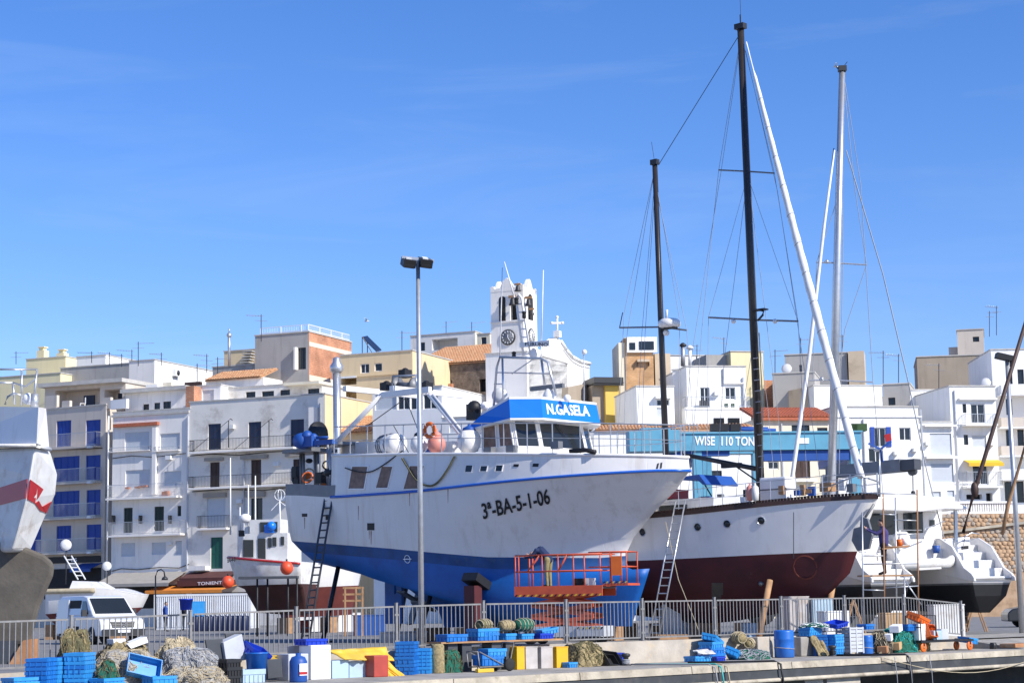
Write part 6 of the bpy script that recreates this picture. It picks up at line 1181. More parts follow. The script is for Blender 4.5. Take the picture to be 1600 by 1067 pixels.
# ---------------------------------------------------------------- white boat with red stripe at the left
RY = 50.0; rb = thing('motor_boat', 'tall white boat with broad red stripe and grey keel propped ashore', 'boat', V((*atY(20, 900, RY+1.5).xy, 0)))
def q_(px, py, dy=0): return atY(px, py, RY+dy)
m_ = MB(); P1 = [q_(-90,634,3.5), q_(60,636,.2), q_(72,638,1.6), q_(72,638,6), q_(-90,634,8)]; P2 = [q_(-90,694,3.5), q_(57,694,0), q_(77,700,1.6), q_(77,700,6), q_(-90,694,8)]
m_.add(P1+P2, [(0,1,2,3,4), (5,6,1,0), (6,7,2,1), (7,8,3,2), (8,9,4,3), (9,5,0,4)]); m_.build('bulwark', 'gloss_white', rb)
Ls = [(-90, 3.8), (-90, 4.0), (-90, 4.2), (-90, 4.4)]; E_ = [(56,697,.15), (48,742,.1), (42,779,.15), (27,835,.4), (18,862,.6)]; Rr = [(77,702,1.7), (89,741,2.2), (86,772,2.2), (67,813,2.0), (46,862,1.6)]; Lf = [(-90,702,4.4), (-90,770,4.4), (-90,810,4.4), (-90,850,4.4), (-90,870,4.4)]
m_ = MB(); vs = []
for a_, b_, c_ in zip(Lf, E_, Rr): p3 = q_(*c_); vs += [q_(*a_), q_(*b_), p3, p3+V((-2.2,5,0)), q_(*a_)+V((-2,5,0))]
fs = []
for i in range(4): fs += [(i*5+k, i*5+(k+1) % 5, i*5+5+(k+1) % 5, i*5+5+k) for k in range(5)]
fs += [(0,1,2,3,4), (20,24,23,22,21)]; m_.add(vs, fs); ho_ = m_.build('hull', 'dirty_white', rb); RBV = bvh_of(ho_); bevel(ho_, .12, 3)
m_ = MB(); m_.tube([q_(-90,696,3.3), q_(57,696,-.05), q_(78,702,1.5)], .06, 6); m_.build('rubbing_strake', 'dirty_white', rb)
decal(RBV, [[(-4,763),(43,748),(41,778),(-4,790)]], 'stripe', 'red_paint', rb, .02); decal(RBV, [[(47,749),(58,757),(54,786),(43,780)], [(58,757),(67,764),(60,776),(57,780)], [(54,786),(60,782),(70,800),(62,797)], [(66,791),(80,783),(71,802)]], 'stripe', 'red_paint', rb, .02)
m_ = MB(); kp = [(-40,838),(24,846),(46,856),(70,866),(87,880),(84,900),(76,918),(64,946),(55,980),(50,1010),(-40,1010)]; m_.prism([q_(*p, 1.2) for p in kp], V((-.75,2.0,0))); ko = m_.build('keel', 'keel_grey', rb); bevel(ko, .15, 3)
m_ = MB()
for pts_ in (((-20,577),(58,577),(56,592),(40,604),(20,598)), ((20,598),(23,632)), ((34,577),(34,633)), ((58,577),(52,633)), ((-20,598),(20,598)), ((8,632),(12,620),(22,614),(34,618))): m_.tube([q_(*p, 1.5) for p in pts_], .03, 6)
m_.build('railing', 'aluminium', rb); MB().lathe([(.11,-.2),(.11,.2)], q_(54,627,1.4), n=12).build('fuel_drum', 'galvanised', rb); MB().ball(q_(44,623,1.8), .16, 12).build('white_float', 'foam_white', rb)
tag(MB().prism([atY(x, y, 50.6) for x, y in ((10,1044),(47,1044),(48,998),(36,1000))], V((0,.9,0))).build('timber_wedge', 'rust_plate'), 'orange brown timber wedge under the grey keel', 'wedge'); tag(MB().box(V((*atY(-5, 1020, 51.4).xy, .3)), (1.2,1.2,.6)).build('keel_block', 'panel_dark'), 'dark block under the keel of the red striped boat', 'keel block')
# ---------------------------------------------------------------- white motor cruiser behind the van
MF = Fr(atY(233, 930, 92), R(-8)); mc = thing('motor_boat', 'low white motor cruiser with tan fender rail behind the van', 'boat', MF.w(-4, 0, 0)); xs_ = MF.py(70, 930, 1.4).x
ml = [dict(xs=xs_+.3, xb=-.9, Bs=.8, Bm=1.0, z=[(0,.7),(1,.9)], p=2.2), dict(xs=xs_, xb=-.3, Bs=1.3, Bm=1.45, z=[(0,1.2),(1,1.45)], p=2.3), dict(xs=xs_, xb=0, Bs=1.35, Bm=1.55, z=[(0,MF.py(90,920,1.5).z),(.6,MF.py(180,918,1.5).z),(1,MF.py(232,928,0).z)], p=2.6)]
mr = hull_grid(ml, 24); hull_mesh(MF, mr, [1,0], 'hull', ['gloss_white', 'red_bottom'], mc); m_ = MB(); m_.tube([MF.w(x, b+.05, z-.1) for x, b, z in mr[-1][:14]], .12, 8); m_.build('fender_rail', 'rope_tan', mc)
m_ = MB(); zt2 = MF.py(150, 908, 1).z; m_.prism([MF.w(x, 1.0, z) for x, z in ((xs_+1, mr[-1][3][2]-.1), (-1.5, mr[-1][20][2]-.1), (-2.6, zt2), (xs_+1.2, zt2+.05))], -MF.s*2); m_.build('cabin', 'gloss_white', mc)
for k in range(3): tag(MB().box(MF.w(-1.5-k*1.6, 0, .35), (.4,1.4,.7), MF.h).build('keel_block', 'wood'), 'timber block under the white motor cruiser', 'keel block', 'blocks under the cruiser')
a_ = MF.Wy(122, 905, .5); b_ = MF.Wy(100, 868, .5); ladder('ladder', 'short white ladder leaning over the cruiser cabin', a_, b_, a_+V((.35,0,0)), b_+V((.35,0,0)), 'frame_white', 6, .035)
for px_, py_, r_ in ((103, 851, .27), (167, 884, .22)):
    p_ = atY(px_, py_, 92); t = thing('satellite_dish', 'white satellite dish on a pole above the cruiser, '+('larger' if r_ > .25 else 'smaller')+' one', 'satellite dish', V((p_.x, p_.y, zt2))); MB().lathe([(.02,.1),(r_*.6,.06),(r_,0),(r_,-.02)], p_, V((.25,-.95,.15)), 18).build('reflector', 'dish', t); MB().tube([p_+V((0,.1,0)), V((p_.x, p_.y+.1, zt2-.1))], .03, 6).build('pole', 'iron', t)
# ---------------------------------------------------------------- small fishing boats
SF = Fr(atY(356, 872, 98), R(174)); sb_ = thing('fishing_boat', 'small white fishing boat with red trim and boxy wheelhouse', 'fishing boat', SF.w(-4, 0, 0))
SF.h = -V((math.cos(R(-12)), math.sin(R(-12)), 0)); SF.s = V((-.208, -.978, 0))
def sq(px, py, y=1.2): return SF.Wy(px, py, y)
xe = SF.py(470, 900, 1.4).x
sl2 = [dict(xs=xe, xb=-1.6, Bs=.3, Bm=.5, z=[(0,.9),(1,1.1)], p=2), dict(xs=xe, xb=-.9, Bs=1.0, Bm=1.3, z=[(0,SF.py(450,918,1.4).z),(1,SF.py(385,920,.2).z)], p=2), dict(xs=xe, xb=-.5, Bs=1.35, Bm=1.5, z=[(0,SF.py(450,912,1.4).z),(1,SF.py(380,915,.2).z)], p=2.2), dict(xs=xe, xb=0, Bs=1.45, Bm=1.6, z=[(0,SF.py(450,878,1.5).z),(1,SF.py(358,868,0).z)], p=2.4)]
sr = hull_grid(sl2, 20); hull_mesh(SF, sr, [1,1,0], 'hull', ['dirty_white', 'shaded_bottom'], sb_); m_ = MB()
for sd in (1,): m_.tube([SF.w(x, b+.03, z-.08) for x, b, z in sr[-1]], .06, 6)
m_.build('red_rubbing_strake', 'red_paint', sb_)
u0, u1 = SF.py(449, 850, 1.1).x, SF.py(377, 850, 1.1).x; zt3 = SF.py(412, 833, 1.1).z; zb3 = SF.py(412, 882, 1.1).z
m_ = MB(); m_.hexa([SF.w(u0,-1.1,zb3), SF.w(u1+.2,-1.1,zb3), SF.w(u1+.2,1.1,zb3), SF.w(u0,1.1,zb3), SF.w(u0,-1.1,zt3), SF.w(u1-.2,-1.1,zt3), SF.w(u1-.2,1.1,zt3), SF.w(u0,1.1,zt3)]); m_.build('wheelhouse', 'dirty_white', sb_)
for (x0, y0, x1, y1) in ((380,843,396,870), (403,841,415,874), (419,840,424,855), (426,839,432,853), (439,838,444,851)): m_ = MB(); m_.prism([sq(x0,y0,1.11), sq(x1,y0,1.11), sq(x1,y1,1.11), sq(x0,y1,1.11)], SF.s*.03); m_.build('window' if x0 != 403 else 'door', 'dark_glass', sb_)
lettering('registration', 'BA-4-01', [(355.5,879),(369,876.5),(369,869),(355.5,871)], lambda x, y: (sq(x, y, 1.62), SF.s), 'lettering', sb_, bold=.03)
MB().box(sq(420, 826, .5), (1.6,1.2,.9), SF.h).build('upper_cabin', 'dirty_white', sb_); MB().box(sq(420, 823, 1.12), (.9,.04,.5), SF.h).build('cabin_window', 'dark_glass', sb_); MB().box(sq(421, 826, 1.15), (.5,.1,.4), SF.h).ball(sq(424, 822, 1.2), .25, 8).build('blue_bundle', 'visor_blue', sb_)
for x_, yt, yb in ((360,715,835), (388,757,838), (399,743,838), (375,792,838)): rod([sq(x_, yb, .3), sq(x_, yt, .3)], [.05,.03], 'antenna_mast', 'frame_white', sb_)
m_ = MB(); m_.torus(sq(437, 773, .5), SF.s, .27, .02, 18, 5).torus(sq(437, 773, .5), SF.h, .27, .02, 18, 5).tube([sq(437, 782, .5), sq(438, 828, .5)], .04, 6).tube([sq(424,797,.5), sq(437,783,.5), sq(446,790,.5)], .025, 5); m_.build('direction_finder_loop', 'frame_white', sb_); MB().ball(sq(383, 810, .6), .22, 10).lathe([(.3,0),(.28,.3),(.1,.4)], sq(383, 815, .6), n=12).build('radar_dome', 'gloss_white', sb_)
for k in range(8): x_ = 378+k*9; MB().box(sq(x_, 833-(k % 3)*4, .4), (.25,.3,.3+.1*(k % 2)), SF.h).build('roof_gear', ['black', 'dirty_white', 'iron'][k % 3], sb_)
def buoy(px, py, Y, r, lab): p_ = atY(px, py, Y); t = thing('buoy', lab, 'buoy', p_); MB().ball(p_, r, 16, sq=(1,1,1.05)).build('float', 'buoy_red', t); MB().tube([p_+V((0,0,r)), p_+V((0,0,r*1.35))], .05, 6).build('eye', 'black', t)
buoy(448, 887, 94, .32, 'bright orange red buoy hung at the wheelhouse corner'); buoy(356, 909, 95, .3, 'dull red buoy hung below the bow of the small fishing boat')
m_ = thing('work_platform', 'dark trestle work platform under the small fishing boat', 'trestle', V((*atY(420, 960, 92).xy, 0)))
MB().box(atY(420, 902, 92), (2.8,.7,.12)).build('deck', 'panel_dark', m_)
for x_ in (402, 418, 450, 464): p_ = atY(x_, 900, 92); rod([V((p_.x, p_.y, 0)), p_], .05, 'leg', 'black', m_)
HF = Fr(atY(566, 905, 103), R(32)); h2 = thing('fishing_boat', 'sunlit white hull with red bottom beyond the big boat stern', 'boat', HF.w(-3, 0, 0)); xh = -4.6
hl = [dict(xs=xh, xb=-.6, Bs=.3, Bm=.5, z=[(0,.8),(1,.9)], p=2.2), dict(xs=xh, xb=-.2, Bs=1.1, Bm=1.4, z=[(0,HF.py(470,918,1.5).z),(1,HF.py(560,914,.3).z)], p=2.2), dict(xs=xh, xb=0, Bs=1.4, Bm=1.6, z=[(0,HF.py(470,880,1.5).z),(1,HF.py(566,888,0).z)], p=2.6)]
hull_mesh(HF, hull_grid(hl, 20), [1,0], 'hull', ['gloss_white', 'red_bottom'], h2)
for k in range(2): tag(MB().box(HF.w(-2-k*2.5, 0, .4), (.4,1.2,.8), HF.h).build('keel_block', 'wood'), 'timber block under the sunlit white hull', 'keel block', 'blocks under the sunlit hull')
ws = thing('trestle', 'pale timber trestle frame behind the big boat stern', 'trestle', V((*atY(552, 965, 88).xy, 0)))
for x_ in (539, 556, 566): p_ = atY(x_, 965, 88); rod([V((p_.x, p_.y, 0)), V((*atY(x_, 917, 88).xy, atY(x_, 917, 88).z))], .05, 'post', 'wood', ws, 5)
for y_ in (918, 928, 938): MB().box(atY(552, y_, 88), (.95,.05,.09)).build('cross_piece', 'wood', ws)
# clutter in the yard: tables, tubs, boxes
def ybox(px, py, Y, d, m, name, lab, cat='box', rz=.2): p_ = atY(px, py, Y); o = bevel(MB().box(V((p_.x, p_.y, d[2]/2)), d, V((math.cos(rz), math.sin(rz), 0))).box(V((p_.x, p_.y, d[2]+.02)), (d[0]*1.04, d[1]*1.04, .04), V((math.cos(rz), math.sin(rz), 0))).build(name, m), .01); return tag(o, lab, cat)
ybox(487, 970, 106, (1.6,.7,.75), 'foam_white', 'work_table', 'white work table beside the person in plum shirt', 'table'); ybox(533, 970, 104, (2.0,.9,.95), 'foam_white', 'ice_box', 'large white insulated tub by the timber frame'); ybox(581, 972, 96, (1.2,.8,.8), 'foam_white', 'ice_box', 'white tub behind the dark prop of the big boat')
ybox(476, 978, 103, (.5,.5,.6), 'tub_red', 'red_drum', 'small red drum by the work table', 'drum'); ybox(577, 955, 90, (1.4,1.0,.9), 'deep_blue', 'blue_bin', 'dark blue bin under the big boat stern', 'bin')
ybox(1047, 975, 70, (.7,.6,1.25), 'dirty_white', 'pump_unit', 'white pump unit on a pallet under the yacht', 'machine'); ybox(1064, 965, 70.5, (.5,.5,1.5), 'foam_white', 'foam_sheet', 'white panel leaning under the yacht hull', 'panel', .5); ybox(1048, 990, 69, (1.2,1.0,.14), 'wood', 'pallet', 'wooden pallet under the white pump unit', 'pallet')
ybox(1222, 975, 68, (.35,.4,1.1), 'dirty_white', 'keel_stand', 'whitish stand under the red yacht bow', 'stand'); ybox(1243, 965, 66, (.8,.5,1.4), 'box_grey', 'stone_block', 'tall grey stone block under the yacht bow', 'block', .4); ybox(1283, 960, 66, (.7,.4,1.3), 'panel_light_blue', 'leaning_board', 'pale blue sheet standing behind the fence', 'board'); ybox(1302, 968, 65, (.9,.7,.9), 'foam_white', 'box_stack', 'stack of white boxes behind the fence'); ybox(1395, 968, 66, (.8,.7,.8), 'cardboard', 'carton', 'brown carton under the scaffold'); ybox(1478, 965, 66, (1.1,.6,1.05), 'dirty_white', 'white_cabinet', 'white cabinet behind the fence end', 'cabinet'); ybox(1172, 985, 68, (.5,.4,.5), 'panel_light_blue', 'jerry_can', 'pale green can under the yacht', 'can'); ybox(1187, 985, 68, (.3,.3,.5), 'net_tan', 'tan_sack', 'tan sack under the yacht', 'sack'); ybox(630, 985, 72, (1.6,1.2,.35), 'box_grey', 'timber_pile', 'pile of grey planks under the big boat', 'planks')
for nm, x_ in (('step_ladder', 1335), ('step_ladder', 1525)):
    p_ = V((*atY(x_, 985, 66 if x_ < 1400 else 74).xy, 0)); t = thing(nm, 'wooden trestle step ladder '+('beside the scaffold' if x_ < 1400 else 'under the catamaran stern'), 'step ladder', p_)
    for sd in (-1, 1):
        MB().tube([p_+V((-.4, .2*sd, 0)), p_+V((0, .15*sd, 1.3))], .03, 5).build('rail', 'wood', t); MB().tube([p_+V((.4, .2*sd, 0)), p_+V((0, .15*sd, 1.3))], .03, 5).build('rail', 'wood', t)
    for k in range(4): MB().box(p_+V((-.4+.1*k, 0, .3+k*.28)), (.08,.4,.03)).build('tread', 'wood', t)
for k in range(11):
    p_ = V((*atY(306+k*7.6, 975, 116).xy, 0)); tag(MB().lathe([(.26,0),(.28,.05),(.28,.8),(.24,.88),(.05,.9),(.05,.96)], p_, n=12).build('navy_drum', mat('drum_navy', (.008,.016,.06), .45)), 'dark navy plastic drum in the row before the white container', 'drum', 'navy drums before the container')
ybox(310, 948, 119, (.8,.6,1.75), 'crate_light', 'blue_cabinet', 'light blue locker standing by the white container', 'locker')
# container
KF = Fr(atY(240, 978, 128), R(-6)); kt = thing('shipping_container', 'white corrugated shipping container behind the navy drums', 'container', KF.w(3, 0, 0)); xk = KF.py(392, 950, 0).x; hz = KF.py(300, 928, 0).z
m_ = MB(); n_ = 46; vs = []
for k in range(n_*4+1): u = xk*k/(n_*4); d_ = (0, -.09, -.09, 0)[k % 4]; vs += [KF.w(u, d_, .15), KF.w(u, d_, hz-.12)]
m_.add(vs, [(2*i, 2*i+2, 2*i+3, 2*i+1) for i in range(n_*4)]); m_.build('corrugated_side', 'container_white', kt, recalc=False)
m_ = MB(); m_.box(KF.w(xk/2, -1.3, hz-.05), (xk, 2.6, .14), KF.h).box(KF.w(xk/2, -1.3, .08), (xk, 2.5, .14), KF.h).box(KF.w(xk/2, -2.5, hz/2), (xk, .1, hz-.3), KF.h); m_.build('container_frame', 'container_white', kt)
for u in (.06, xk-.06): MB().box(KF.w(u, -1.25, hz/2), (.12, 2.5, hz-.25), KF.h).build('container_end', 'container_white', kt)
# ---------------------------------------------------------------- vehicles
def wheel(parent, c, ax, r, w_=.2):
    o = MB().lathe([(r*.62,-w_/2),(r*.93,-w_/2),(r,-w_*.35),(r,w_*.35),(r*.93,w_/2),(r*.62,w_/2)], c, ax, 22).build('wheel', 'tyre', parent); m_ = MB(); m_.lathe([(r*.64,-w_*.45),(r*.62,w_*.3),(r*.2,w_*.42),(r*.12,w_*.5)], c, ax, 22)
    for k in range(5): a = k*2*PI/5; u = ax.cross(V((0,0,1))).normalized(); d = u*math.cos(a)+V((0,0,1))*math.sin(a); m_.box(c+ax*w_*.46+d*r*.36, (r*.5, .04, .05), d, Z=ax)
    m_.build('rim', 'galvanised', o)
def vehicle(name, label, fr, prof_lo, prof_hi, wlo, whi, L_, wr, wx, glass, body='van_white'):
    t = thing(name, label, 'van' if 'van' in name else 'car', fr.w(-L_/2, 0, 0))
    def side(prof, w0, w1, nm, m):
        zs2 = [p[1] for p in prof]; z0, z1 = min(zs2), max(zs2); mb = MB(); n = len(prof); vs = []
        for sd in (1, -1): vs += [fr.w(-x, sd*(w0+(w1-w0)*(z-z0)/(z1-z0)), z) for x, z in prof]
        mb.add(vs, [tuple(range(n)), tuple(range(n, 2*n))[::-1]]+[(i, (i+1) % n, n+(i+1) % n, n+i) for i in range(n)]); o = mb.build(nm, m, t); bevel(o, .06, 3)
        for p in o.data.polygons: p.use_smooth = False
        return o
    bd = side(prof_lo, wlo, wlo*.99, 'body', body); gh = side(prof_hi, wlo*.985, whi, 'cabin', body)
    for x in wx:
        for sd in (1, -1): wheel(t, fr.w(-x, sd*(wlo-.08), wr), fr.s*sd, wr); MB().lathe([(wr*1.14,0),(wr*1.14,.02)], fr.w(-x, sd*(wlo-.005), wr+.02), fr.s*sd, 22).build('wheel_arch', 'black', t)
    def panel(pts, m, nm, lift=.015, par=None):     # pts in (x back from the nose, y, z)
        P = [fr.w(-x, y, z) for x, y, z in pts]; n = (P[1]-P[0]).cross(P[2]-P[0]).normalized(); c = fr.w(-L_/2, 0, .9)
        if n.dot(P[0]-c) < 0: n = -n
        return MB().prism([p+n*.004 for p in P], n*lift).build(nm, m, par or t)
    for pts, m, nm in glass: panel(pts, m, nm)
    return t, panel
VF = Fr(atY(192, 1003, 77), R(-55))
def wv(z): return .935 + (.80-.935)*(z-1.12)/(1.93-1.12)
vt, vp_ = vehicle('van', 'white delivery van with its side door slid open behind the fence', VF, [(0,.32),(-.02,.55),(.02,.78),(.10,.95),(.85,1.15),(4.7,1.15),(4.76,.9),(4.74,.32)], [(.78,1.12),(1.72,1.86),(2.1,1.93),(4.4,1.93),(4.62,1.85),(4.72,1.12)], .95, .80, 4.75, .32, (.9, 3.9), [])
vp_([(.90,-.80,1.19),(.90,.80,1.19),(1.66,.74,1.81),(1.66,-.74,1.81)], 'dark_glass', 'windscreen', .02)
for sd in (1, -1):
    vp_([(1.30,sd*wv(1.2),1.20),(2.05,sd*wv(1.2),1.20),(2.05,sd*wv(1.72),1.72),(1.75,sd*wv(1.72),1.72)], 'dark_glass', 'side_window', .02)
    vp_([(.03,sd*.52,.72),(.06,sd*.90,.74),(.28,sd*.92,.98),(.13,sd*.56,.93)], 'head_lamp', 'headlight', .03)
    MB().box(VF.w(-1.42, sd*1.06, 1.24), (.12,.2,.26), VF.h).build('mirror', 'van_plastic', vt)
vp_([(2.2,.955,.42),(3.35,.955,.42),(3.35,wv(1.75)+.01,1.75),(2.2,wv(1.75)+.01,1.75)], 'room_dark', 'door_opening', .012)
vp_([(3.36,.985,.42),(4.5,.985,.42),(4.5,wv(1.75)+.05,1.78),(3.36,wv(1.75)+.05,1.78)], 'van_white', 'sliding_door', .03)
vp_([(-.03,-.9,.34),(-.03,.9,.34),(-.04,.9,.60),(-.04,-.9,.60)], 'van_plastic', 'bumper', .06); vp_([(.0,-.45,.66),(.0,.45,.66),(.07,.52,.88),(.07,-.52,.88)], 'black', 'grille', .03); vp_([(-.1,-.26,.46),(-.1,.26,.46),(-.1,.26,.57),(-.1,-.26,.57)], 'white_letter', 'number_plate', .02)
m_ = MB(); c_ = VF.w(.045, 0, .78); m_.torus(c_, VF.h, .085, .012, 18, 5)
for k in range(3): a_ = PI/2+k*2*PI/3; m_.tube([c_, c_+(VF.s*math.cos(a_)+V((0,0,math.sin(a_))))*.085], .01, 4)
m_.build('badge', 'galvanised', vt); vp_([(1.0,-.72,1.285),(1.0,-.05,1.285),(1.18,-.05,1.43),(1.18,-.72,1.43)], 'foam_white', 'sun_visor_card', .03) if False else None
for k in range(3): vp_([(-.004+.022*k,-.46,.69+.065*k),(-.004+.022*k,.46,.69+.065*k),(.0+.022*k,.46,.70+.065*k),(.0+.022*k,-.46,.70+.065*k)], 'steel_grey', 'grille_bar', .045)
rod([VF.w(-1.0,-.1,1.26), VF.w(-1.25,.45,1.45)], .012, 'wiper', 'black', vt); rod([VF.w(-1.0,.3,1.26), VF.w(-1.2,.72,1.40)], .012, 'wiper', 'black', vt)
QF = Fr(atY(1560, 978, 84), R(172)); QF = Fr(QF.w(2.6, 0, 0), R(172))
car, cpn = vehicle('parked_car', 'dark grey car parked behind the catamaran stern', Fr(V((*atY(1570, 978, 84).xy, 0)), R(176)), [(0,.25),(0,.6),(.2,.78),(1.0,.92),(4.2,.95),(4.35,.7),(4.3,.25)], [(.95,.9),(1.75,1.42),(2.9,1.46),(3.9,1.1),(4.1,.93)], .87, .66, 4.3, .31, (.8, 3.4), [], 'car_dark')
for sd in (1, -1):
    cpn([(1.3,sd*.83,.98),(2.2,sd*.83,.98),(2.2,sd*.70,1.36),(1.8,sd*.70,1.36)], 'dark_glass', 'side_window'); cpn([(2.3,sd*.83,.98),(3.3,sd*.83,.98),(3.0,sd*.70,1.36),(2.3,sd*.70,1.36)], 'dark_glass', 'side_window')
# ---------------------------------------------------------------- lamp posts
lpst = thing('lamp_post', 'tall grey lamp post with twin black floodlights by the fence', 'lamp post', V((*atY(660, 1003, 48.2).xy, -.3))); a_ = V((*atY(659, 1012, 48.2).xy, -.3)); b_ = atY(653, 408, 48.2)
MB().tube([a_, a_*.5+b_*.5, b_], [.075, .065, .052], 12).box(a_+V((0,0,.02)), (.4,.4,.04)).lathe([(.1,0),(.1,.4),(.08,.42)], a_, n=12).build('pole', 'galvanised', lpst)
MB().box(b_+V((0,0,.05)), (.82,.07,.07), V((1,.1,-.12))).build('cross_arm', 'galvanised', lpst)
for px_ in (638, 664): p_ = atY(px_, 410.5, 48.2); MB().box(p_, (.32,.42,.2), V((1,.3,-.1)), Z=V((.1,-.35,1))).box(p_+V((0,-.12,-.1)), (.26,.3,.08), V((1,.3,-.1)), Z=V((.1,-.35,1))).build('floodlight', 'black', lpst); MB().box(p_+V((0,-.02,.115)), (.14,.2,.03), V((1,.3,-.1)), Z=V((.1,-.35,1))).build('label_plate', 'frame_white', lpst)
lp2 = thing('lamp_post', 'grey lamp post with one dark floodlight by the stone slope', 'lamp post', V((*atY(1595, 940, 70).xy, 0))); a_ = V((*atY(1595, 940, 70).xy, 0)); b_ = atY(1573, 558, 70); MB().tube([a_, b_], [.11,.07], 10).build('pole', 'galvanised', lp2); MB().box(b_+V((-.1,0,0)), (.6,.4,.2), V((1,0,-.25))).box(b_+V((.15,0,-.15)), (.1,.1,.4)).build('floodlight', 'black', lp2)
# ---------------------------------------------------------------- roof antennas, birds
ANT = [(25,563,549,180), (143,561,549,176), (171,565,550,172), (190,567,553,170), (206,566,546,170), (216,566,534,165), (252,565,551,163), (308,590,568,152), (323,576,553,158), (340,578,558,158), (408,528,491,158), (628,552,517,157), (697,524,502,192), (737,522,503,192), (1089,557,538,172), (1131,556,527,172), (1211,584,546,156), (1251,556,528,165), (1316,556,523,162), (1380,600,548,155), (1404,602,553,155), (1467,606,568,156), (1557,518,478,178), (1546,520,486,178)]
for i, (x_, yb, yt, Y) in enumerate(ANT):
    a_, b_ = atY(x_, yb+6, Y), atY(x_, yt, Y); t = thing('roof_antenna', 'thin rooftop television antenna on a pole', 'antenna', a_, 'television antennas on the roofs'); MB().tube([a_, b_], .035, 5).build('pole', 'iron', t)
    m_ = MB(); rr = random.Random(i); d_ = V((rr.choice([-1,1])*.9, rr.uniform(-.6,.6), .05)).normalized(); e_ = V((-d_.y, d_.x, 0)).normalized(); c_ = b_-V((0,0,.15)); ln = rr.uniform(.9,1.5); m_.tube([c_-d_*.2, c_+d_*ln], .02, 4)
    for k in range(6): p_ = c_+d_*(ln*k/5.5); h_ = .32-.03*k; m_.tube([p_-e_*h_-V((0,0,.06)), p_+e_*h_+V((0,0,.06))], .012, 4)
    m_.tube([c_+V((0,0,-.4))-d_*.5, c_+V((0,0,-.4))+d_*.5], .018, 4); m_.build('aerial', 'galvanised', t)
for x_, y_, Y in ((116,790,0),): pass
fp = thing('steel_flue', 'tall thin steel flue with a ball cowl on the cream roof', 'flue', atY(358, 572, 160)); MB().tube([atY(358,572,160), atY(358,520,160)], .12, 8).ball(atY(358,524,160), .22, 10).tube([atY(358,520,160), atY(358.5,513,160)], .06, 6).build('pipe', 'galvanised', fp)
for x_, yb, yt in ((1067,572,541), (1078,574,545)): p0, p1 = atY(x_, yb, 165), atY(x_, yt, 165); t = thing('roof_chimney', ('steel' if x_ == 1067 else 'white')+' pipe chimney on the white flat roof', 'chimney', p0); MB().tube([p0, p1], .2 if x_ == 1067 else .14, 8).build('pipe', 'galvanised' if x_ == 1067 else 'bright_wall', t); MB().lathe([(.32,0),(.32,.12),(.1,.3)], p1, n=10).build('cowl', 'iron' if x_ == 1067 else 'bright_wall', t)
for x_, y_, Y, r_, lb in ((594,591,153,.42,'on the ochre cream block wall'), (1229,576,155,.42,'on the dark weathered brown block'), (1540,598,150,.4,'on the brown flank above the white apartment house')):
    p_ = atY(x_, y_, Y); t = thing('satellite_dish', 'round satellite dish '+lb, 'satellite dish', p_); MB().lathe([(.02,.1),(r_*.6,.06),(r_,0),(r_,-.02)], p_, V((-.2,-.95,.2)), 18).build('reflector', 'dish', t); MB().tube([p_+V((0,.05,0)), p_+V((0,.9,-.3))], .03, 5).build('arm', 'iron', t)
for x_, y_, lb in ((573, 502, 'gliding above the solar panel'), (1306, 105, 'flying beside the silver masthead')):
    p_ = atY(x_, y_, 120); t = thing('gull', 'distant gull '+lb, 'bird', p_); MB().tube([p_+V((-.16,0,0)), p_, p_+V((.16,0,.01))], [.02,.05,.015], 6).build('body', 'dirty_white', t)
    for sd in (1, -1): MB().prism([p_+V((.05,0,.03)), p_+V((-.08,0,.03)), p_+V((-.05,sd*.35,.14)), p_+V((-.12,sd*.62,.10)), p_+V((.0,sd*.38,.15))], V((0,0,.012))).build('wing', 'dirty_white', t)
# street lamp hook by the awning
t = thing('street_lamp', 'black hooked street lamp in front of the grey awning', 'street lamp', V((*atY(243, 975, 125).xy, 0))); p_ = atY(243, 975, 125); q1 = atY(243, 900, 125); MB().tube([V((p_.x, p_.y, 0)), q1, q1+V((.12,0,.35)), q1+V((.35,0,.45)), q1+V((.55,0,.3)), q1+V((.6,0,0))], .05, 6).build('pole', 'iron', t); MB().lathe([(.22,0),(.18,.15),(.05,.25)], q1+V((.6,0,-.25)), n=10).build('lamp_shade', 'iron', t)
# ================================================================ clutter on the quay apron
def AP(px, off, z=-.3):       # point on the apron seen at column px, off metres in front of the wall line
    d = ray(px, 1030); d2 = V((d.x, d.y)); o = A0 - FN*off; a = V((o.x-CAM.x, o.y-CAM.y)); f = V((FD.x, FD.y)); det = d2.x*-f.y + f.x*d2.y; k = (a.x*-f.y + f.x*a.y)/det; return V((CAM.x+d2.x*k, CAM.y+d2.y*k, z))
def ZT_(px, py, P): return atY(px, py, P.y).z
AX = math.atan2(FD.y, FD.x)
def crate_mesh(w, d, h):
    mb = MB(); t = .018
    def ring(a, b, z0, z1):
        for (cx, cy, sx, sy) in ((0, b/2-t/2, a, t), (0, -b/2+t/2, a, t), (a/2-t/2, 0, t, b-2*t), (-a/2+t/2, 0, t, b-2*t)): mb.box((cx, cy, (z0+z1)/2), (sx, sy, z1-z0))
    ring(w-.03, d-.03, .012, h*.62); ring(w, d, h*.62, h); mb.box((0, 0, .007), (w-.035, d-.035, .012))
    for k in range(-2, 3): mb.box((k*w*.19, d/2-.004, h*.32), (.022, .016, h*.5)); mb.box((k*w*.19, -d/2+.004, h*.32), (.022, .016, h*.5))
    for k in (-1, 0, 1): mb.box((w/2-.004, k*d*.28, h*.32), (.016, .022, h*.5)); mb.box((-w/2+.004, k*d*.28, h*.32), (.016, .022, h*.5))
    return mb
CM = {}
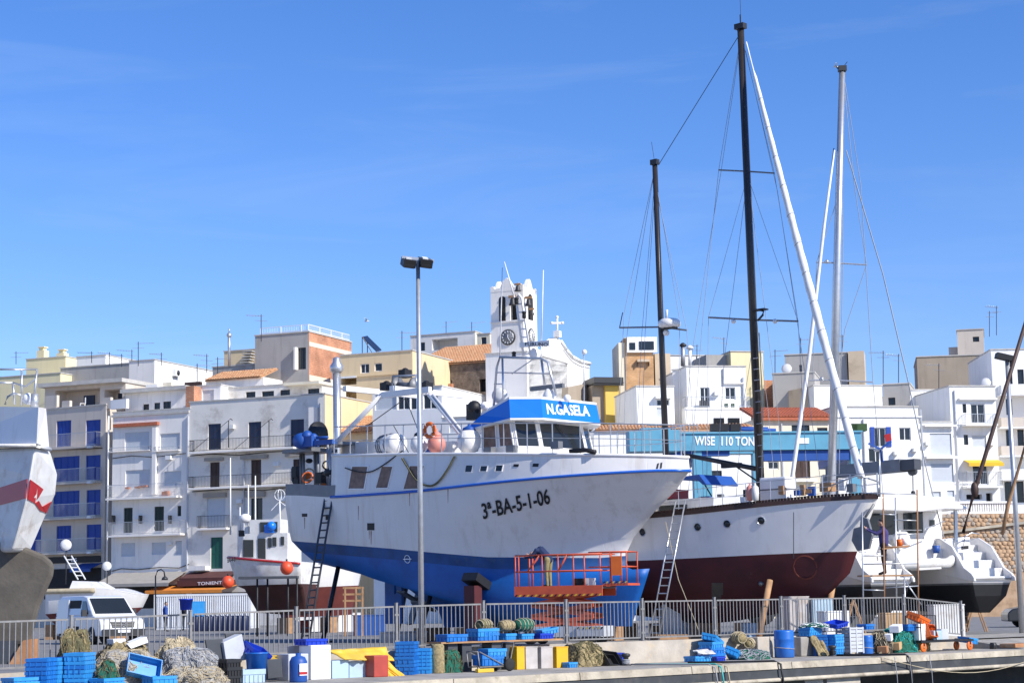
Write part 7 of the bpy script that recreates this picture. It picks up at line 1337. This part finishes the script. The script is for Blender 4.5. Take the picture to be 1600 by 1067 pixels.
def crate(p, rz, m, label, tilt=(0,0), size=(.62,.42,.17), group=None):
    key = (m, size)
    if key not in CM: o = crate_mesh(*size).build('fish_crate', m); CM[key] = o.data
    else: o = bpy.data.objects.new('fish_crate', CM[key]); COL.objects.link(o)
    o.location = p; o.rotation_euler = (tilt[0], tilt[1], rz); return tag(o, label, 'crate', group)
def stack(px, off, ytop, rz, m, where, size=(.62,.42,.17), pitch=.088, alt=None, z0=-.3):
    P = AP(px, off); zt_ = ZT_(px, ytop, P); n = max(1, round((zt_-z0-size[2])/pitch)+1); rr = random.Random(int(px)); lab = where
    for i in range(n): crate(V((P.x+rr.uniform(-.012,.012), P.y+rr.uniform(-.012,.012), z0+i*pitch)), rz+rr.uniform(-.03,.03), alt if alt and rr.random() < .25 else m, lab, group=lab+' group', size=size)
    return V((P.x, P.y, z0+n*pitch))
D45 = AX+.75
stack(66, 1.5, 1030, D45, 'crate_blue', 'mid blue fish crate in the wide stack by the olive net', size=(.72,.46,.17)); stack(84, 1.25, 1024, D45, 'crate_light', 'light blue fish crate in the stack beside the wide crate stack'); stack(125, 1.4, 1021, D45, 'crate_light', 'light blue fish crate in the stack by the green net', alt='crate_blue', size=(.7,.44,.17)); stack(110, 1.0, 1022, D45, 'crate_royal', 'royal blue fish crate in the short stack behind the light stacks')
stack(32, 2.0, 1055, AX+.2, 'crate_light', 'pale blue fish crate low at the end of the crate stacks'); stack(168, 1.8, 1056, AX+.3, 'crate_light', 'pale blue fish crate low beside the green net'); stack(250, 1.9, 1058, AX+.1, 'crate_light', 'pale blue fish crate low in front of the tilted crate')
p_ = AP(222, 1.5); crate(V((p_.x, p_.y, ZT_(222, 1046, p_))), AX-.3, 'crate_light', 'light blue fish crate standing tilted on the net heap', (1.05, .25), (.74,.46,.2))
def mound(name, label, px0, px1, off, ytop, m, strands=30, sm='rope_tan', cat='net', z0=-.3, sq=.75, seed=1, kind=None):
    c = AP((px0+px1)/2, off); r = (AP(px1, off)-AP(px0, off)).length/2; h = ZT_((px0+px1)/2, ytop, c)-z0; mb = MB(); nu, nv = 48, 14; vs = []; fs = []; so_ = V((seed*3.1, seed*1.7, 0))
    def pt(a, v):
        k = math.cos(v*PI/2)**.6; x = FD*(math.cos(a)*r*k)-FN*(math.sin(a)*r*sq*k); q = V((c.x, c.y, z0))+x; f = 1+.28*noise.fractal(V((math.cos(a)*k*2, math.sin(a)*k*2, v*2))+so_, .8, 2, 4)+.07*math.sin(a*11+v*7+seed)*(1-v); return V((c.x+(q.x-c.x)*f, c.y+(q.y-c.y)*f, z0+max(0, h*math.sin(v*PI/2)**.9*(.72+.3*f)+.05*noise.noise(q*9))))
    for j in range(nv+1):
        for i in range(nu): vs.append(pt(2*PI*i/nu, j/nv))
    for j in range(nv):
        for i in range(nu): fs.append((j*nu+i, j*nu+(i+1) % nu, (j+1)*nu+(i+1) % nu, (j+1)*nu+i))
    mb.add(vs, fs, 0, True); t = thing(name, label, cat, V((c.x, c.y, z0))); mb.build('heap', m, t, recalc=True)
    rr = random.Random(seed); s_ = MB()
    for k in range(strands*4):
        a = rr.uniform(0, 2*PI); v = rr.uniform(.1, .8); da = rr.uniform(-.9, .9); dv = rr.uniform(-.5, .5); pp = []
        for i in range(7): u = i/6; q = pt(a+da*u, max(.02, min(.98, v+dv*u+.06*math.sin(u*9+k)))); pp.append(q+(q-V((c.x, c.y, z0))).normalized()*.02)
        s_.tube(pp, rr.uniform(.005, .011), 3)
    if strands: o = s_.build('loose_strands', sm, t); o['kind'] = 'stuff'
    return t
mound('fishing_net', 'olive trawl net heaped against the fence on a pole', 90, 144, .35, 987, 'net_olive', 30, 'net_tan', seed=2); 
mound('fishing_net', 'pale grey fishing net heap with ropes in front of the van', 152, 248, .9, 1018, 'net_grey', 50, 'rope_tan', seed=3); mound('fishing_net', 'large off-white net heap with dark stripes beside the dark panels', 250, 342, .8, 1015, 'net_grey', 60, 'rope_grey', seed=4); mound('rope_heap', 'tangled tan rope heap on top of the net pile', 246, 306, .45, 999, 'rope_tan', 70, 'rope_tan', 'rope', seed=5)
mound('fishing_net', 'dark green net bundle beside the light blue crate stack', 152, 184, 1.6, 1033, 'net_green', 20, 'net_olive', seed=6); mound('fishing_net', 'brown net folds over the low wall under the white foam boards', 150, 235, .3, 1003, 'net_tan', 30, 'net_dark', seed=7)
mound('fishing_net', 'striped pale net heap low in front of the black crates', 255, 350, 1.7, 1044, 'net_grey', 50, 'rope_tan', seed=8)
def slab_(name, label, pts, m, thick, cat, Yoff=None, off=.6, extra=None):      # board given by its pixel outline, standing off metres before the wall
    cx = sum(p[0] for p in pts)/len(pts); c = AP(cx, off); n = -FN; P = [onplane(x, y, c, n) for x, y in pts]; return tag(bevel(MB().prism(P, FN*thick).build(name, m), .008), label, cat)
slab_('foam_board', 'white foam board lying on the brown net', [(177,998),(196,997),(198,1006),(178,1008)], 'foam_white', .3, 'board', off=.5); slab_('foam_board', 'long tilted white foam board beside the olive net', [(199,1006),(229,994),(232,1003),(205,1013)], 'foam_white', .3, 'board', off=.7)
slab_('dark_panel', 'dark grey lid leaning on the pale net heap', [(321,999),(348,997),(352,1030),(326,1026)], 'panel_dark', .05, 'lid', off=.8); slab_('dark_panel', 'dark grey lid behind the pale grey board', [(352,989),(377,987),(379,1000),(354,1003)], 'panel_dark', .05, 'lid', off=.55); slab_('grey_board', 'pale grey tub bottom standing upright beside the dark lids', [(349,1003),(378,990),(386,1030),(354,1036)], 'bin_grey', .3, 'tub', off=.9)
p_ = stack(359, 1.3, 1030, AX+.1, 'crate_black', 'black slatted fish crate in the stack by the blue tub', size=(.42,.36,.2), pitch=.17)
crate(AP(390, 1.2, -.3), AX, 'panel_light_blue', 'pale blue tray beside the black crates', size=(.6,.4,.3))
t = thing('plastic_tub', 'royal blue plastic tub leaning on a taller blue tub', 'tub', AP(402, 1.1)); p_ = AP(401, 1.1); MB().lathe([(.20,0),(.25,.62),(.27,.63),(.27,.66),(.24,.66),(.19,.03)], p_, n=16).build('tub_body', 'barrel_blue', t); 
crate(AP(397, .9, .28), AX+.2, 'crate_royal', 'royal blue fish crate tipped on the blue tub', (.5,.3), (.6,.42,.2))
slab_('dark_panel', 'dark lid with pale knob leaning before the grey tub', [(417,1030),(440,1028),(442,1057),(419,1060)], 'panel_dark', .05, 'lid', off=1.2); tag(bevel(MB().box(AP(457, 1.0, .0), (.55,.5,.6), FD).build('grey_tub', 'bin_grey'), .02), 'pale grey insulated tub beside the dark lid', 'tub'); slab_('dark_panel', 'grey board leaning against the tall white box', [(450,1009),(474,1007),(475,1030),(452,1032)], 'box_grey', .05, 'board', off=.5)
tb = thing('insulated_box', 'tall bright white insulated box standing on the quay', 'box', AP(492, 1.0)); P = AP(492, 1.0); hz_ = ZT_(492, 1007, P)+.3; bevel(MB().box(P+V((0,0,hz_/2)), (.55,.5,hz_), FD).build('box_body', 'foam_white', tb), .02); MB().box(P+V((0,0,hz_-.1))-FN*.252, (.5,.012,.02), FD).build('lid_seam', 'bin_grey', tb)
crate(P+V((-.1,.05,hz_)), AX+.1, 'crate_royal', 'royal blue fish crate on top of the tall white box', size=(.66,.44,.14))
cn = thing('canister', 'navy canister with white and red label on the quay edge', 'canister', AP(466, 2.0)); P = AP(466, 2.0); MB().lathe([(.19,0),(.2,.03),(.2,.45),(.15,.55),(.06,.58),(.06,.64)], P, n=16).build('canister_body', 'panel_dark' if False else 'deep_blue', cn); MB().box(P+V((0,0,.28))-FN*.198, (.2,.012,.26), FD).build('paper_label', 'white_letter', cn); MB().box(P+V((0,0,.2))-FN*.2, (.2,.014,.06), FD).build('label_band', 'red_paint', cn)
for x0, x1, yt, lb in ((519,545,1032,'beside the tall white box'), (546,572,1034,'under the yellow tarpaulin')): slab_('light_blue_panel', 'pale blue tub side '+lb, [(x0,yt),(x1,yt-2),(x1,1068),(x0,1070)], 'panel_light_blue', .45, 'tub', off=1.0)
tag(bevel(MB().box(AP(586, 1.1, -.05), (.42,.5,.5), FD).build('red_tub', 'tub_red'), .02), 'dull red tub under the yellow tarpaulin', 'tub')
def cloth(name, label, pts, m, off, thick=.03, fold=.05, seed=1, cat='tarpaulin'):
    cx = sum(p[0] for p in pts)/4; c = AP(cx, off); nu, nv = 22, 12; mb = MB(); vs = []; fs = []; Q = [V((*p, 0)) for p in pts]
    for j in range(nv+1):
        for i in range(nu+1):
            u, v = i/nu, j/nv; q = (Q[0]*(1-u)+Q[1]*u)*(1-v)+(Q[3]*(1-u)+Q[2]*u)*v; p = onplane(q.x, q.y+2.0*noise.noise(V((u*6+seed, v*3, 0))), c, -FN); vs.append(p - FN*(v*.35+fold*noise.noise(V((u*9+seed*5, v*1.5, 2)))*3))
    for j in range(nv):
        for i in range(nu): a = j*(nu+1)+i; fs.append((a, a+1, a+nu+2, a+nu+1))
    mb.add(vs, fs, 0, True); o = mb.build(name, m, recalc=False); sd = o.modifiers.new('thick', 'SOLIDIFY'); sd.thickness = thick; return tag(o, label, cat)
cloth('tarpaulin', 'crumpled yellow tarpaulin draped over the pale blue tubs', [(513,1016),(602,1011),(600,1032),(524,1030)], 'tarp_yellow', .75, seed=2); cloth('tarpaulin', 'yellow tarpaulin end hanging down by the red tub', [(578,1030),(602,1028),(622,1060),(598,1061)], 'tarp_yellow', .8, seed=3); cloth('tarpaulin', 'flat yellow tarpaulin strip behind the dark lid', [(405,1026),(440,1024),(440,1030),(408,1031)], 'tarp_yellow', .5, seed=4)
stack(636, .7, 1003, D45, 'crate_blue', 'blue fish crate in the tall stack beside the lamp post', alt='crate_royal', size=(.74,.46,.17)); stack(662, .55, 1013, D45, 'crate_light', 'light blue fish crate in the slim stack by the lamp post', size=(.5,.4,.17))
tag(MB().lathe([(.16,0),(.17,.03),(.16,.66),(.13,.7),(.02,.71)], AP(684, .7), n=16).build('drum', 'net_tan'), 'cream stained drum beside the green net bag', 'drum'); mound('net_bag', 'dark green net bag standing beside the cream drum', 690, 719, .65, 1017, 'net_green', 16, 'net_olive', seed=9)
# shelf with crates and traps on top, boxes under it
tag(MB().box((AP(678,.3,.42)+AP(868,.3,.42))/2, ((AP(868,.3)-AP(678,.3)).length, .6, .04), FD).build('plank', 'wood'), 'long plank carrying blue crates along the wall', 'plank')
for px_ in (700, 722, 768, 790): tag(MB().box(AP(px_, .3, .055), (.3,.4,.69), FD).build('support_box', 'panel_dark'), 'dark box under the long plank', 'box', 'dark boxes under the plank')
for px_, m_, lb in ((806,'box_yellow','yellow box beside the hand cart'), (823,'box_grey','stained grey box next to the yellow box'), (847,'box_grey','stained grey box in the middle of the box row'), (871,'box_yellow','bright yellow box at the end of the box row')):
    p_ = AP(px_, .55); h_ = ZT_(px_, 1011, p_)+.3; tag(bevel(MB().box(p_+V((0,0,h_/2)), (.40 if px_ != 806 else .26,.4,h_), FD).box(p_+V((0,0,h_+.01)), (.42 if px_ != 806 else .28,.42,.03), FD).build('storage_box', m_), .012), lb, 'box')
for px_, m_, rz_, sz, lb in ((706,'crate_blue',.1,(.72,.44,.18),'blue fish crate on the plank above the green bag'), (755,'crate_light',.05,(.72,.46,.2),'light blue fish crate on the plank under the brown traps'), (755.5,'crate_blue',.0,(.7,.44,.2),'blue fish crate lower under the light one on the plank'), (790,'crate_light',.2,(.44,.4,.16),'small light blue crate on the plank under the green trap'), (817,'crate_light',.1,(.46,.4,.14),'light blue crate on the stained grey box'), (847,'crate_royal',.1,(.52,.4,.14),'royal blue crate on the middle box'), (856,'crate_light',-.2,(.5,.4,.14),'tilted light blue crate above the royal blue crate')):
    p_ = AP(px_, .4, .445+(.10 if px_ in (755,) else 0)+(.12 if px_ == 856 else 0)); crate(p_, AX+rz_, m_, lb, (0, -.15 if px_ == 856 else 0), sz)
def trap(name, label, px, off, z, L_, r, m, rz):
    p = AP(px, off, z+r); X = V((math.cos(rz), math.sin(rz), 0)); t = thing(name, label, 'trap', p); n = 9
    for k in range(5): MB().torus(p+X*(L_*(k/4-.5)), X, r*(1 if k not in (0, 4) else .8), .012, 18, 5).build('hoop', 'rope_tan', t)
    mb = MB(); pr = [(r*(.8+.2*math.sin(PI*k/8)), L_*(k/8-.5)) for k in range(9)]; mb.lathe(pr, p, X, 16); o = mb.build('mesh_cover', m, t)
    return t
trap('fish_trap', 'round brown fish trap lying on the blue crates', 757, .35, .68, .5, .15, 'net_olive', AX+.4); trap('fish_trap', 'brown hooped fish trap between the other two traps', 792, .35, .66, .45, .14, 'net_tan', AX+.2); trap('fish_trap', 'green hooped fish trap on the crates by the boxes', 819, .35, .64, .55, .17, 'net_green', AX+.2)
# hand cart with a blue crate
hc = thing('hand_cart', 'grey tubular hand cart loaded with a blue crate', 'cart', AP(765, 1.1)); P = AP(765, 1.1)
def hcP(u, v, z): return P + FD*u - FN*v + V((0,0,z))
m_ = MB()
for v in (-.22, .22): m_.tube([hcP(-.55, v, .5), hcP(-.5, v, .12), hcP(.45, v, .12), hcP(.6, v, .7)], .018, 6).tube([hcP(-.5, v, .5), hcP(.3, v, .14)], .014, 5)
m_.tube([hcP(.6,-.22,.7), hcP(.6,.22,.7)], .018, 6).tube([hcP(-.55,-.22,.5), hcP(-.55,.22,.5)], .018, 6).box(hcP(0,0,.13), (.95,.42,.02), FD); m_.build('frame', 'fence_paint', hc)
for v in (-.27, .27): o_ = MB().lathe([(.06,-.03),(.15,-.03),(.16,0),(.15,.03),(.06,.03)], hcP(.42, v, .16), FN, 18).build('wheel', 'tyre', hc); MB().lathe([(.1,-.02),(.1,.02)], hcP(.42, v, .16), FN, 14).build('rim', 'rust_plate', o_)
crate(hcP(-.05, 0, .15), AX, 'crate_blue', 'blue fish crate lying in the hand cart', size=(.7,.42,.26)); crate(hcP(.08, .02, .36), AX, 'crate_light', 'light blue slotted crate on top in the hand cart', size=(.6,.4,.2)); tag(bevel(MB().box(AP(757, 1.5, -.25), (.5,.12,.09), FD).build('yellow_bar', 'tarp_yellow'), .01), 'short yellow bar on the ground under the hand cart', 'bar')
mound('fishing_net', 'beige net pile spread beside the yellow box', 888, 942, .5, 1005, 'net_tan', 40, 'net_olive', seed=11); mound('fishing_net', 'small black net heap between yellow box and beige pile', 879, 900, .45, 1008, 'net_dark', 12, 'net_dark', seed=12)
p_ = AP(948, .7, -.26); crate(p_, AX+.2, 'crate_black', 'black fish crate tipped on its side by the beige net', (.9,.1), (.66,.46,.26)); crate(AP(966, .6, -.2), AX+1.4, 'crate_royal', 'royal blue fish crate on edge beside the black crate', (1.3,0), (.44,.4,.12)); crate(AP(890, .9, -.3), AX, 'crate_light', 'light blue fish crate at the foot of the black net', size=(.3,.3,.14))
# mooring bollards and ropes
def bollard(px, off, label, s_=.68):
    p = AP(px, off); t = thing('bollard', label, 'bollard', p); MB().lathe([(a*s_, b*s_) for a, b in ((.2,0),(.2,.03),(.11,.06),(.1,.3),(.17,.36),(.18,.42),(.12,.46),(.02,.47))], p, n=16).build('bollard_body', 'iron', t); m_ = MB()
    for k in range(4): m_.torus(p+V((0,0,(.08+k*.045)*s_)), V((.05*k-.1,.05,1)), (.13+.01*(k % 2))*s_, .022*s_, 18, 5)
    m_.build('rope_turns', 'rope_grey' if px < 1000 else 'black', t); return p
def rope(name, label, pts, r, m): return tag(MB().tube(pts, r, 6).build(name, m), label, 'rope')
def over(px, off0, z_end=-1.2, n=9, side=.3, seed=0):     # a line from the apron over the quay edge
    a = AP(px, off0, -.27); tE = (a-E0).dot(ED); rr = random.Random(seed); return [a] + [a.lerp(QE(tE+side*k/4, .1, -.25), k/4)+V((rr.uniform(-.04,.04), 0, .0)) for k in range(1, 5)] + [QE(tE+side, -.09, -.33), QE(tE+side+.05, -.11, -.7), QE(tE+side+.1, -.11, z_end)]
p_ = bollard(978, 1.15, 'black iron bollard wrapped with grey rope beside the tipped black crate'); [rope('mooring_rope', ['grey', 'teal', 'tan'][k]+' mooring rope running from the bollard over the quay edge', over(986+k*6, 1.2, -1.5, side=.25+.1*k, seed=k), .018+.004*(k % 2), ['rope_grey', 'teal', 'rope_tan'][k]) for k in range(3)]
p2_ = bollard(1301, 1.2, 'black iron bollard beside the slotted blue crate stack'); rope('mooring_rope', 'thick black mooring hose over the quay edge', over(1308, 1.3, -1.5, side=.6, seed=9), .035, 'black')
rope('mooring_rope', 'black hose lying on the quay between bollards', over(1075, 1.6, -1.5, side=1.2, seed=12), .03, 'black'); rope('mooring_rope', 'thin pale line drooping along the quay face', [QE(t, -.12, -.32-.55*math.sin(PI*(t-18)/9)) for t in [18+9*k/14 for k in range(15)]], .012, 'rope_tan')
for k, tt_ in enumerate((18.5, 19.2, 20.2)): o_ = rope('hanging_line', 'thin grey line hanging straight down the quay face', [QE(tt_, -.1, -.3), QE(tt_+.05, -.12, -.8), QE(tt_+.1, -.12, -1.7)], .012, 'rope_grey'); o_['group'] = 'lines down the quay face'
# crates in the middle of the quay
crate(AP(1090, .9, -.3), AX+.1, 'crate_light', 'low light blue fish crate with a pale cloth on it', size=(.7,.42,.16)); cloth('cloth', 'crumpled pinkish cloth on the low blue crate', [(1082,1016),(1105,1015),(1107,1021),(1080,1022)], 'dirty_white', .85, cat='cloth', seed=5)
for k in range(3): crate(AP(1112, .5, -.3+.16*k), AX+.1+.1*k, 'crate_blue' if k < 2 else 'crate_light', 'blue fish crate in the loose pile by the beige traps', size=(.72,.44,.2), group='blue fish crate in the loose pile by the beige traps group')
crate(AP(1112, .48, .19), AX+.5, 'crate_light', 'tipped light blue fish crate on top of the loose pile', (.2,.25), (.7,.42,.18)); crate(AP(1121, .85, -.3), AX, 'crate_royal', 'small royal blue crate at the foot of the loose pile', size=(.36,.3,.12)); crate(AP(1144, .7, -.24), AX+.5, 'crate_light', 'light blue fish crate tipped towards the green rope', (.4,.5), (.5,.4,.2))
trap('fish_trap', 'tall beige basket trap standing beside the barrel', 1155, .35, .12, .5, .17, 'net_tan', AX+1.2); trap('fish_trap', 'beige round trap lying beside the tall trap', 1172, .4, -.02, .4, .15, 'net_tan', AX+.6); mound('rope_heap', 'green and grey rope heap at the foot of the traps', 1150, 1196, .8, 1016, 'net_green', 40, 'rope_grey', 'rope', seed=14)
tag(bevel(MB().box(AP(1187, .25, .0), (.55,.4,.6), FD).build('stone_block', 'wall_concrete'), .03), 'rough tan stone block ending the low wall', 'block'); tag(bevel(MB().box(AP(1254, .25, -.02), (.65,.5,.56), FD).build('concrete_block', 'concrete'), .03), 'grey concrete block behind the blue barrel', 'block')
def barrel(px, off, ytop, r, label):
    p = AP(px, off); h = ZT_(px, ytop, p)+.3; t = thing('barrel', label, 'barrel', p); MB().lathe([(r*.9,0),(r,.03),(r,h*.3),(r*1.03,h*.33),(r,h*.36),(r,h*.64),(r*1.03,h*.67),(r,h*.7),(r,h-.05),(r*.95,h),(r*.88,h),(r*.86,h-.04),(.02,h-.04)], p, n=24).build('barrel_body', 'barrel_blue', t); MB().torus(p+V((0,0,h*.35)), V((.1,0,1)), r*1.05, .008, 24, 4).build('rope_tie', 'rope_tan', t); return t
barrel(1226, .7, 984, .285, 'big blue plastic barrel standing before the concrete block'); barrel(1355, .75, 992, .19, 'narrow blue barrel beside the grey plastic bin'); crate(AP(1355, .75, .42), AX, 'crate_blue', 'blue crate on the narrow blue barrel', size=(.4,.36,.16))
cloth('cloth', 'beige work cloth hanging from the concrete block', [(1266,993),(1277,993),(1280,1025),(1264,1024)], 'net_tan', .55, cat='cloth', seed=7)
stack(1283, .5, 989, AX+.7, 'crate_blue', 'blue slotted crate in the stack between barrel and grey bin', alt='crate_light'); stack(1304, .75, 990, AX+.1, 'crate_light', 'pale blue slotted crate in the front stack by the grey bin', size=(.44,.4,.17)); stack(1268, .35, 981, AX+.1, 'crate_light', 'light blue crate stacked on the concrete block', z0=.27, size=(.62,.4,.17))
p_ = AP(1308, .6); crate(V((p_.x, p_.y, ZT_(1308, 978, p_))), AX+.2, 'crate_royal', 'royal blue tray tilted on top of the crate stacks', (.15,-.12), (.72,.46,.13)); mound('fishing_net', 'dark green net with white rope on the blue crates', 1256, 1292, .3, 974, 'net_green', 16, 'foam_white', z0=.5, seed=16)
gb = thing('plastic_bin', 'large pale grey slatted plastic bin on feet', 'bin', AP(1329, .6)); P = AP(1329, .6); h_ = ZT_(1329, 979, P)+.3
for k in range(6): MB().box(P+V((0,0,.12+k*(h_-.14)/6))-FN*.0, (.60,.52,(h_-.14)/6-.018), FD).build('slat', 'bin_grey', gb)
for u in (-.29, 0, .29):
    for v in (-.25, .25): MB().box(P+FD*u-FN*v*1.04+V((0,0,h_/2+.02)), (.05,.03,h_-.04), FD).build('corner_post', 'bin_grey', gb)
MB().box(P+V((0,0,h_-.04)), (.64,.56,.05), FD).build('rim', 'bin_grey', gb)
mound('net_heap', 'black nets and sacks heaped beside the green net', 1364, 1392, .7, 988, 'net_dark', 20, 'rope_tan', seed=18); mound('fishing_net', 'bright green net draped over the sacks', 1378, 1424, .6, 983, 'net_green', 30, 'teal', seed=19); mound('net_heap', 'ochre netting pile behind the cart', 1400, 1442, .5, 982, 'net_tan', 30, 'net_tan', seed=20)
for x_, y_, d_, m_, lb in ((1402,981,(.4,.3,.2),'foam_white','white foam box on the ochre netting'), (1390,995,(.2,.2,.2),'foam_white','small white foam piece on the green net'), (1401,1008,(.36,.3,.22),'cardboard','crushed brown carton before the green net'), (1380,1014,(.2,.3,.2),'rust_plate','rusty plate at the foot of the black sacks'), (1420,1015,(.12,.1,.26),'wood','short wooden post by the cart wheel')):
    p_ = AP(x_, .95); tag(bevel(MB().box(V((p_.x, p_.y, max(-.3+d_[2]/2, ZT_(x_, y_, p_)))), d_, V((math.cos(AX+.4), math.sin(AX+.4), .15))).build('loose_piece', m_), .01), lb, 'piece')
# black platform trolley with orange wheels
tr = thing('platform_trolley', 'black platform trolley with orange wheels and two push handles', 'trolley', AP(1470, 1.0)); P = AP(1470, 1.0, 0.0); Lh = (AP(1511, 1.0)-AP(1429, 1.0)).length/2
def tp(u, v, z): return P + FD*u - FN*v + V((0,0,z))
zt5 = ZT_(1470, 999, P); MB().box(tp(0,0,zt5-.03), (2*Lh,.6,.06), FD).build('platform', 'black', tr)
for u in (-Lh+.02, -Lh+.75): MB().tube([tp(u,-.28,zt5), tp(u,-.28,zt5+.75), tp(u,.28,zt5+.75), tp(u,.28,zt5)], .02, 6).tube([tp(u,-.28,zt5+.4), tp(u,.28,zt5+.4)], .015, 5).build('push_handle', 'black', tr)
for u in (-Lh+.15, Lh-.15):
    for v in (-.25, .25): o_ = MB().lathe([(.05,-.03),(.12,-.03),(.14,-.015),(.14,.015),(.12,.03),(.05,.03)], tp(u, v, -.16), FN, 18).build('wheel', 'orange', tr); MB().lathe([(.05,-.035),(.05,.035)], tp(u, v, -.16), FN, 12).build('hub', 'rust_plate', o_); MB().box(tp(u, v, -.03), (.06,.08,.18), FD).build('castor_fork', 'black', tr)
for u, d_, m_, nm, lb in ((-Lh+.2,(.34,.4,.5),'foam_white','foam_box','white foam box on the black trolley'), (-Lh+.95,(.42,.4,.28),'panel_light_blue','storage_box','grey blue box on the trolley middle'), (-Lh+1.3,(.34,.4,.32),'bin_grey','storage_box','grey box at the end of the load on the trolley')): tag(bevel(MB().box(tp(u, 0, zt5+.01+d_[2]/2), d_, FD).build(nm, m_), .012), lb, 'box')
for u, z_, tl_, sz, lb in ((-Lh+.2, .56, (.3,.25), (.7,.46,.22), 'orange crate tipped over the white foam box'), (-Lh+.55, .2, (1.2,.1), (.5,.4,.3), 'orange crate standing on end against the trolley handle')): crate(tp(u, 0, zt5+z_), AX+.2, 'orange', lb, tl_, sz)
crate(tp(-Lh-.1, -.1, zt5+.3), AX, 'crate_blue', 'blue crate behind the orange crates', size=(.5,.4,.2)); crate(AP(1513, .8, -.1), AX+.1, 'crate_light', 'light blue crate at the end of the trolley', (.1,.1), (.55,.42,.18))
ps_ = AP(1590, 1.6); tag(bevel(MB().box(ps_+V((0,0,.1)), (1.0,.6,.12), FD).box(ps_+V((0,0,.03)), (.9,.5,.06), FD).build('rusty_tray', 'rust_plate'), .02), 'rusty metal tray lying on the quay at the pavement edge', 'tray'); tag(MB().box(AP(1553, 1.2, -.22), (.16,.16,.16), FD).lathe([(.1,0),(.1,.2)], AP(1553, 1.2, -.3), n=8).build('iron_stub', 'iron'), 'small dark iron stub on the bare pavement', 'stub')
t = thing('bucket', 'royal blue bucket on the rope heap', 'bucket', AP(290, .4)); P = AP(290, .4); z_ = ZT_(290, 1010, P); MB().lathe([(.12,0),(.15,.22),(.16,.22),(.16,.25),(.13,.25),(.11,.02)], V((P.x, P.y, z_)), n=14).build('bucket_body', 'crate_royal', t); t.location.z = z_
tag(MB().ball(AP(301, 1.9, -.2), .18, 12, sq=(1,1,.8)).build('float', 'teal'), 'teal net float among the striped net heap', 'float')
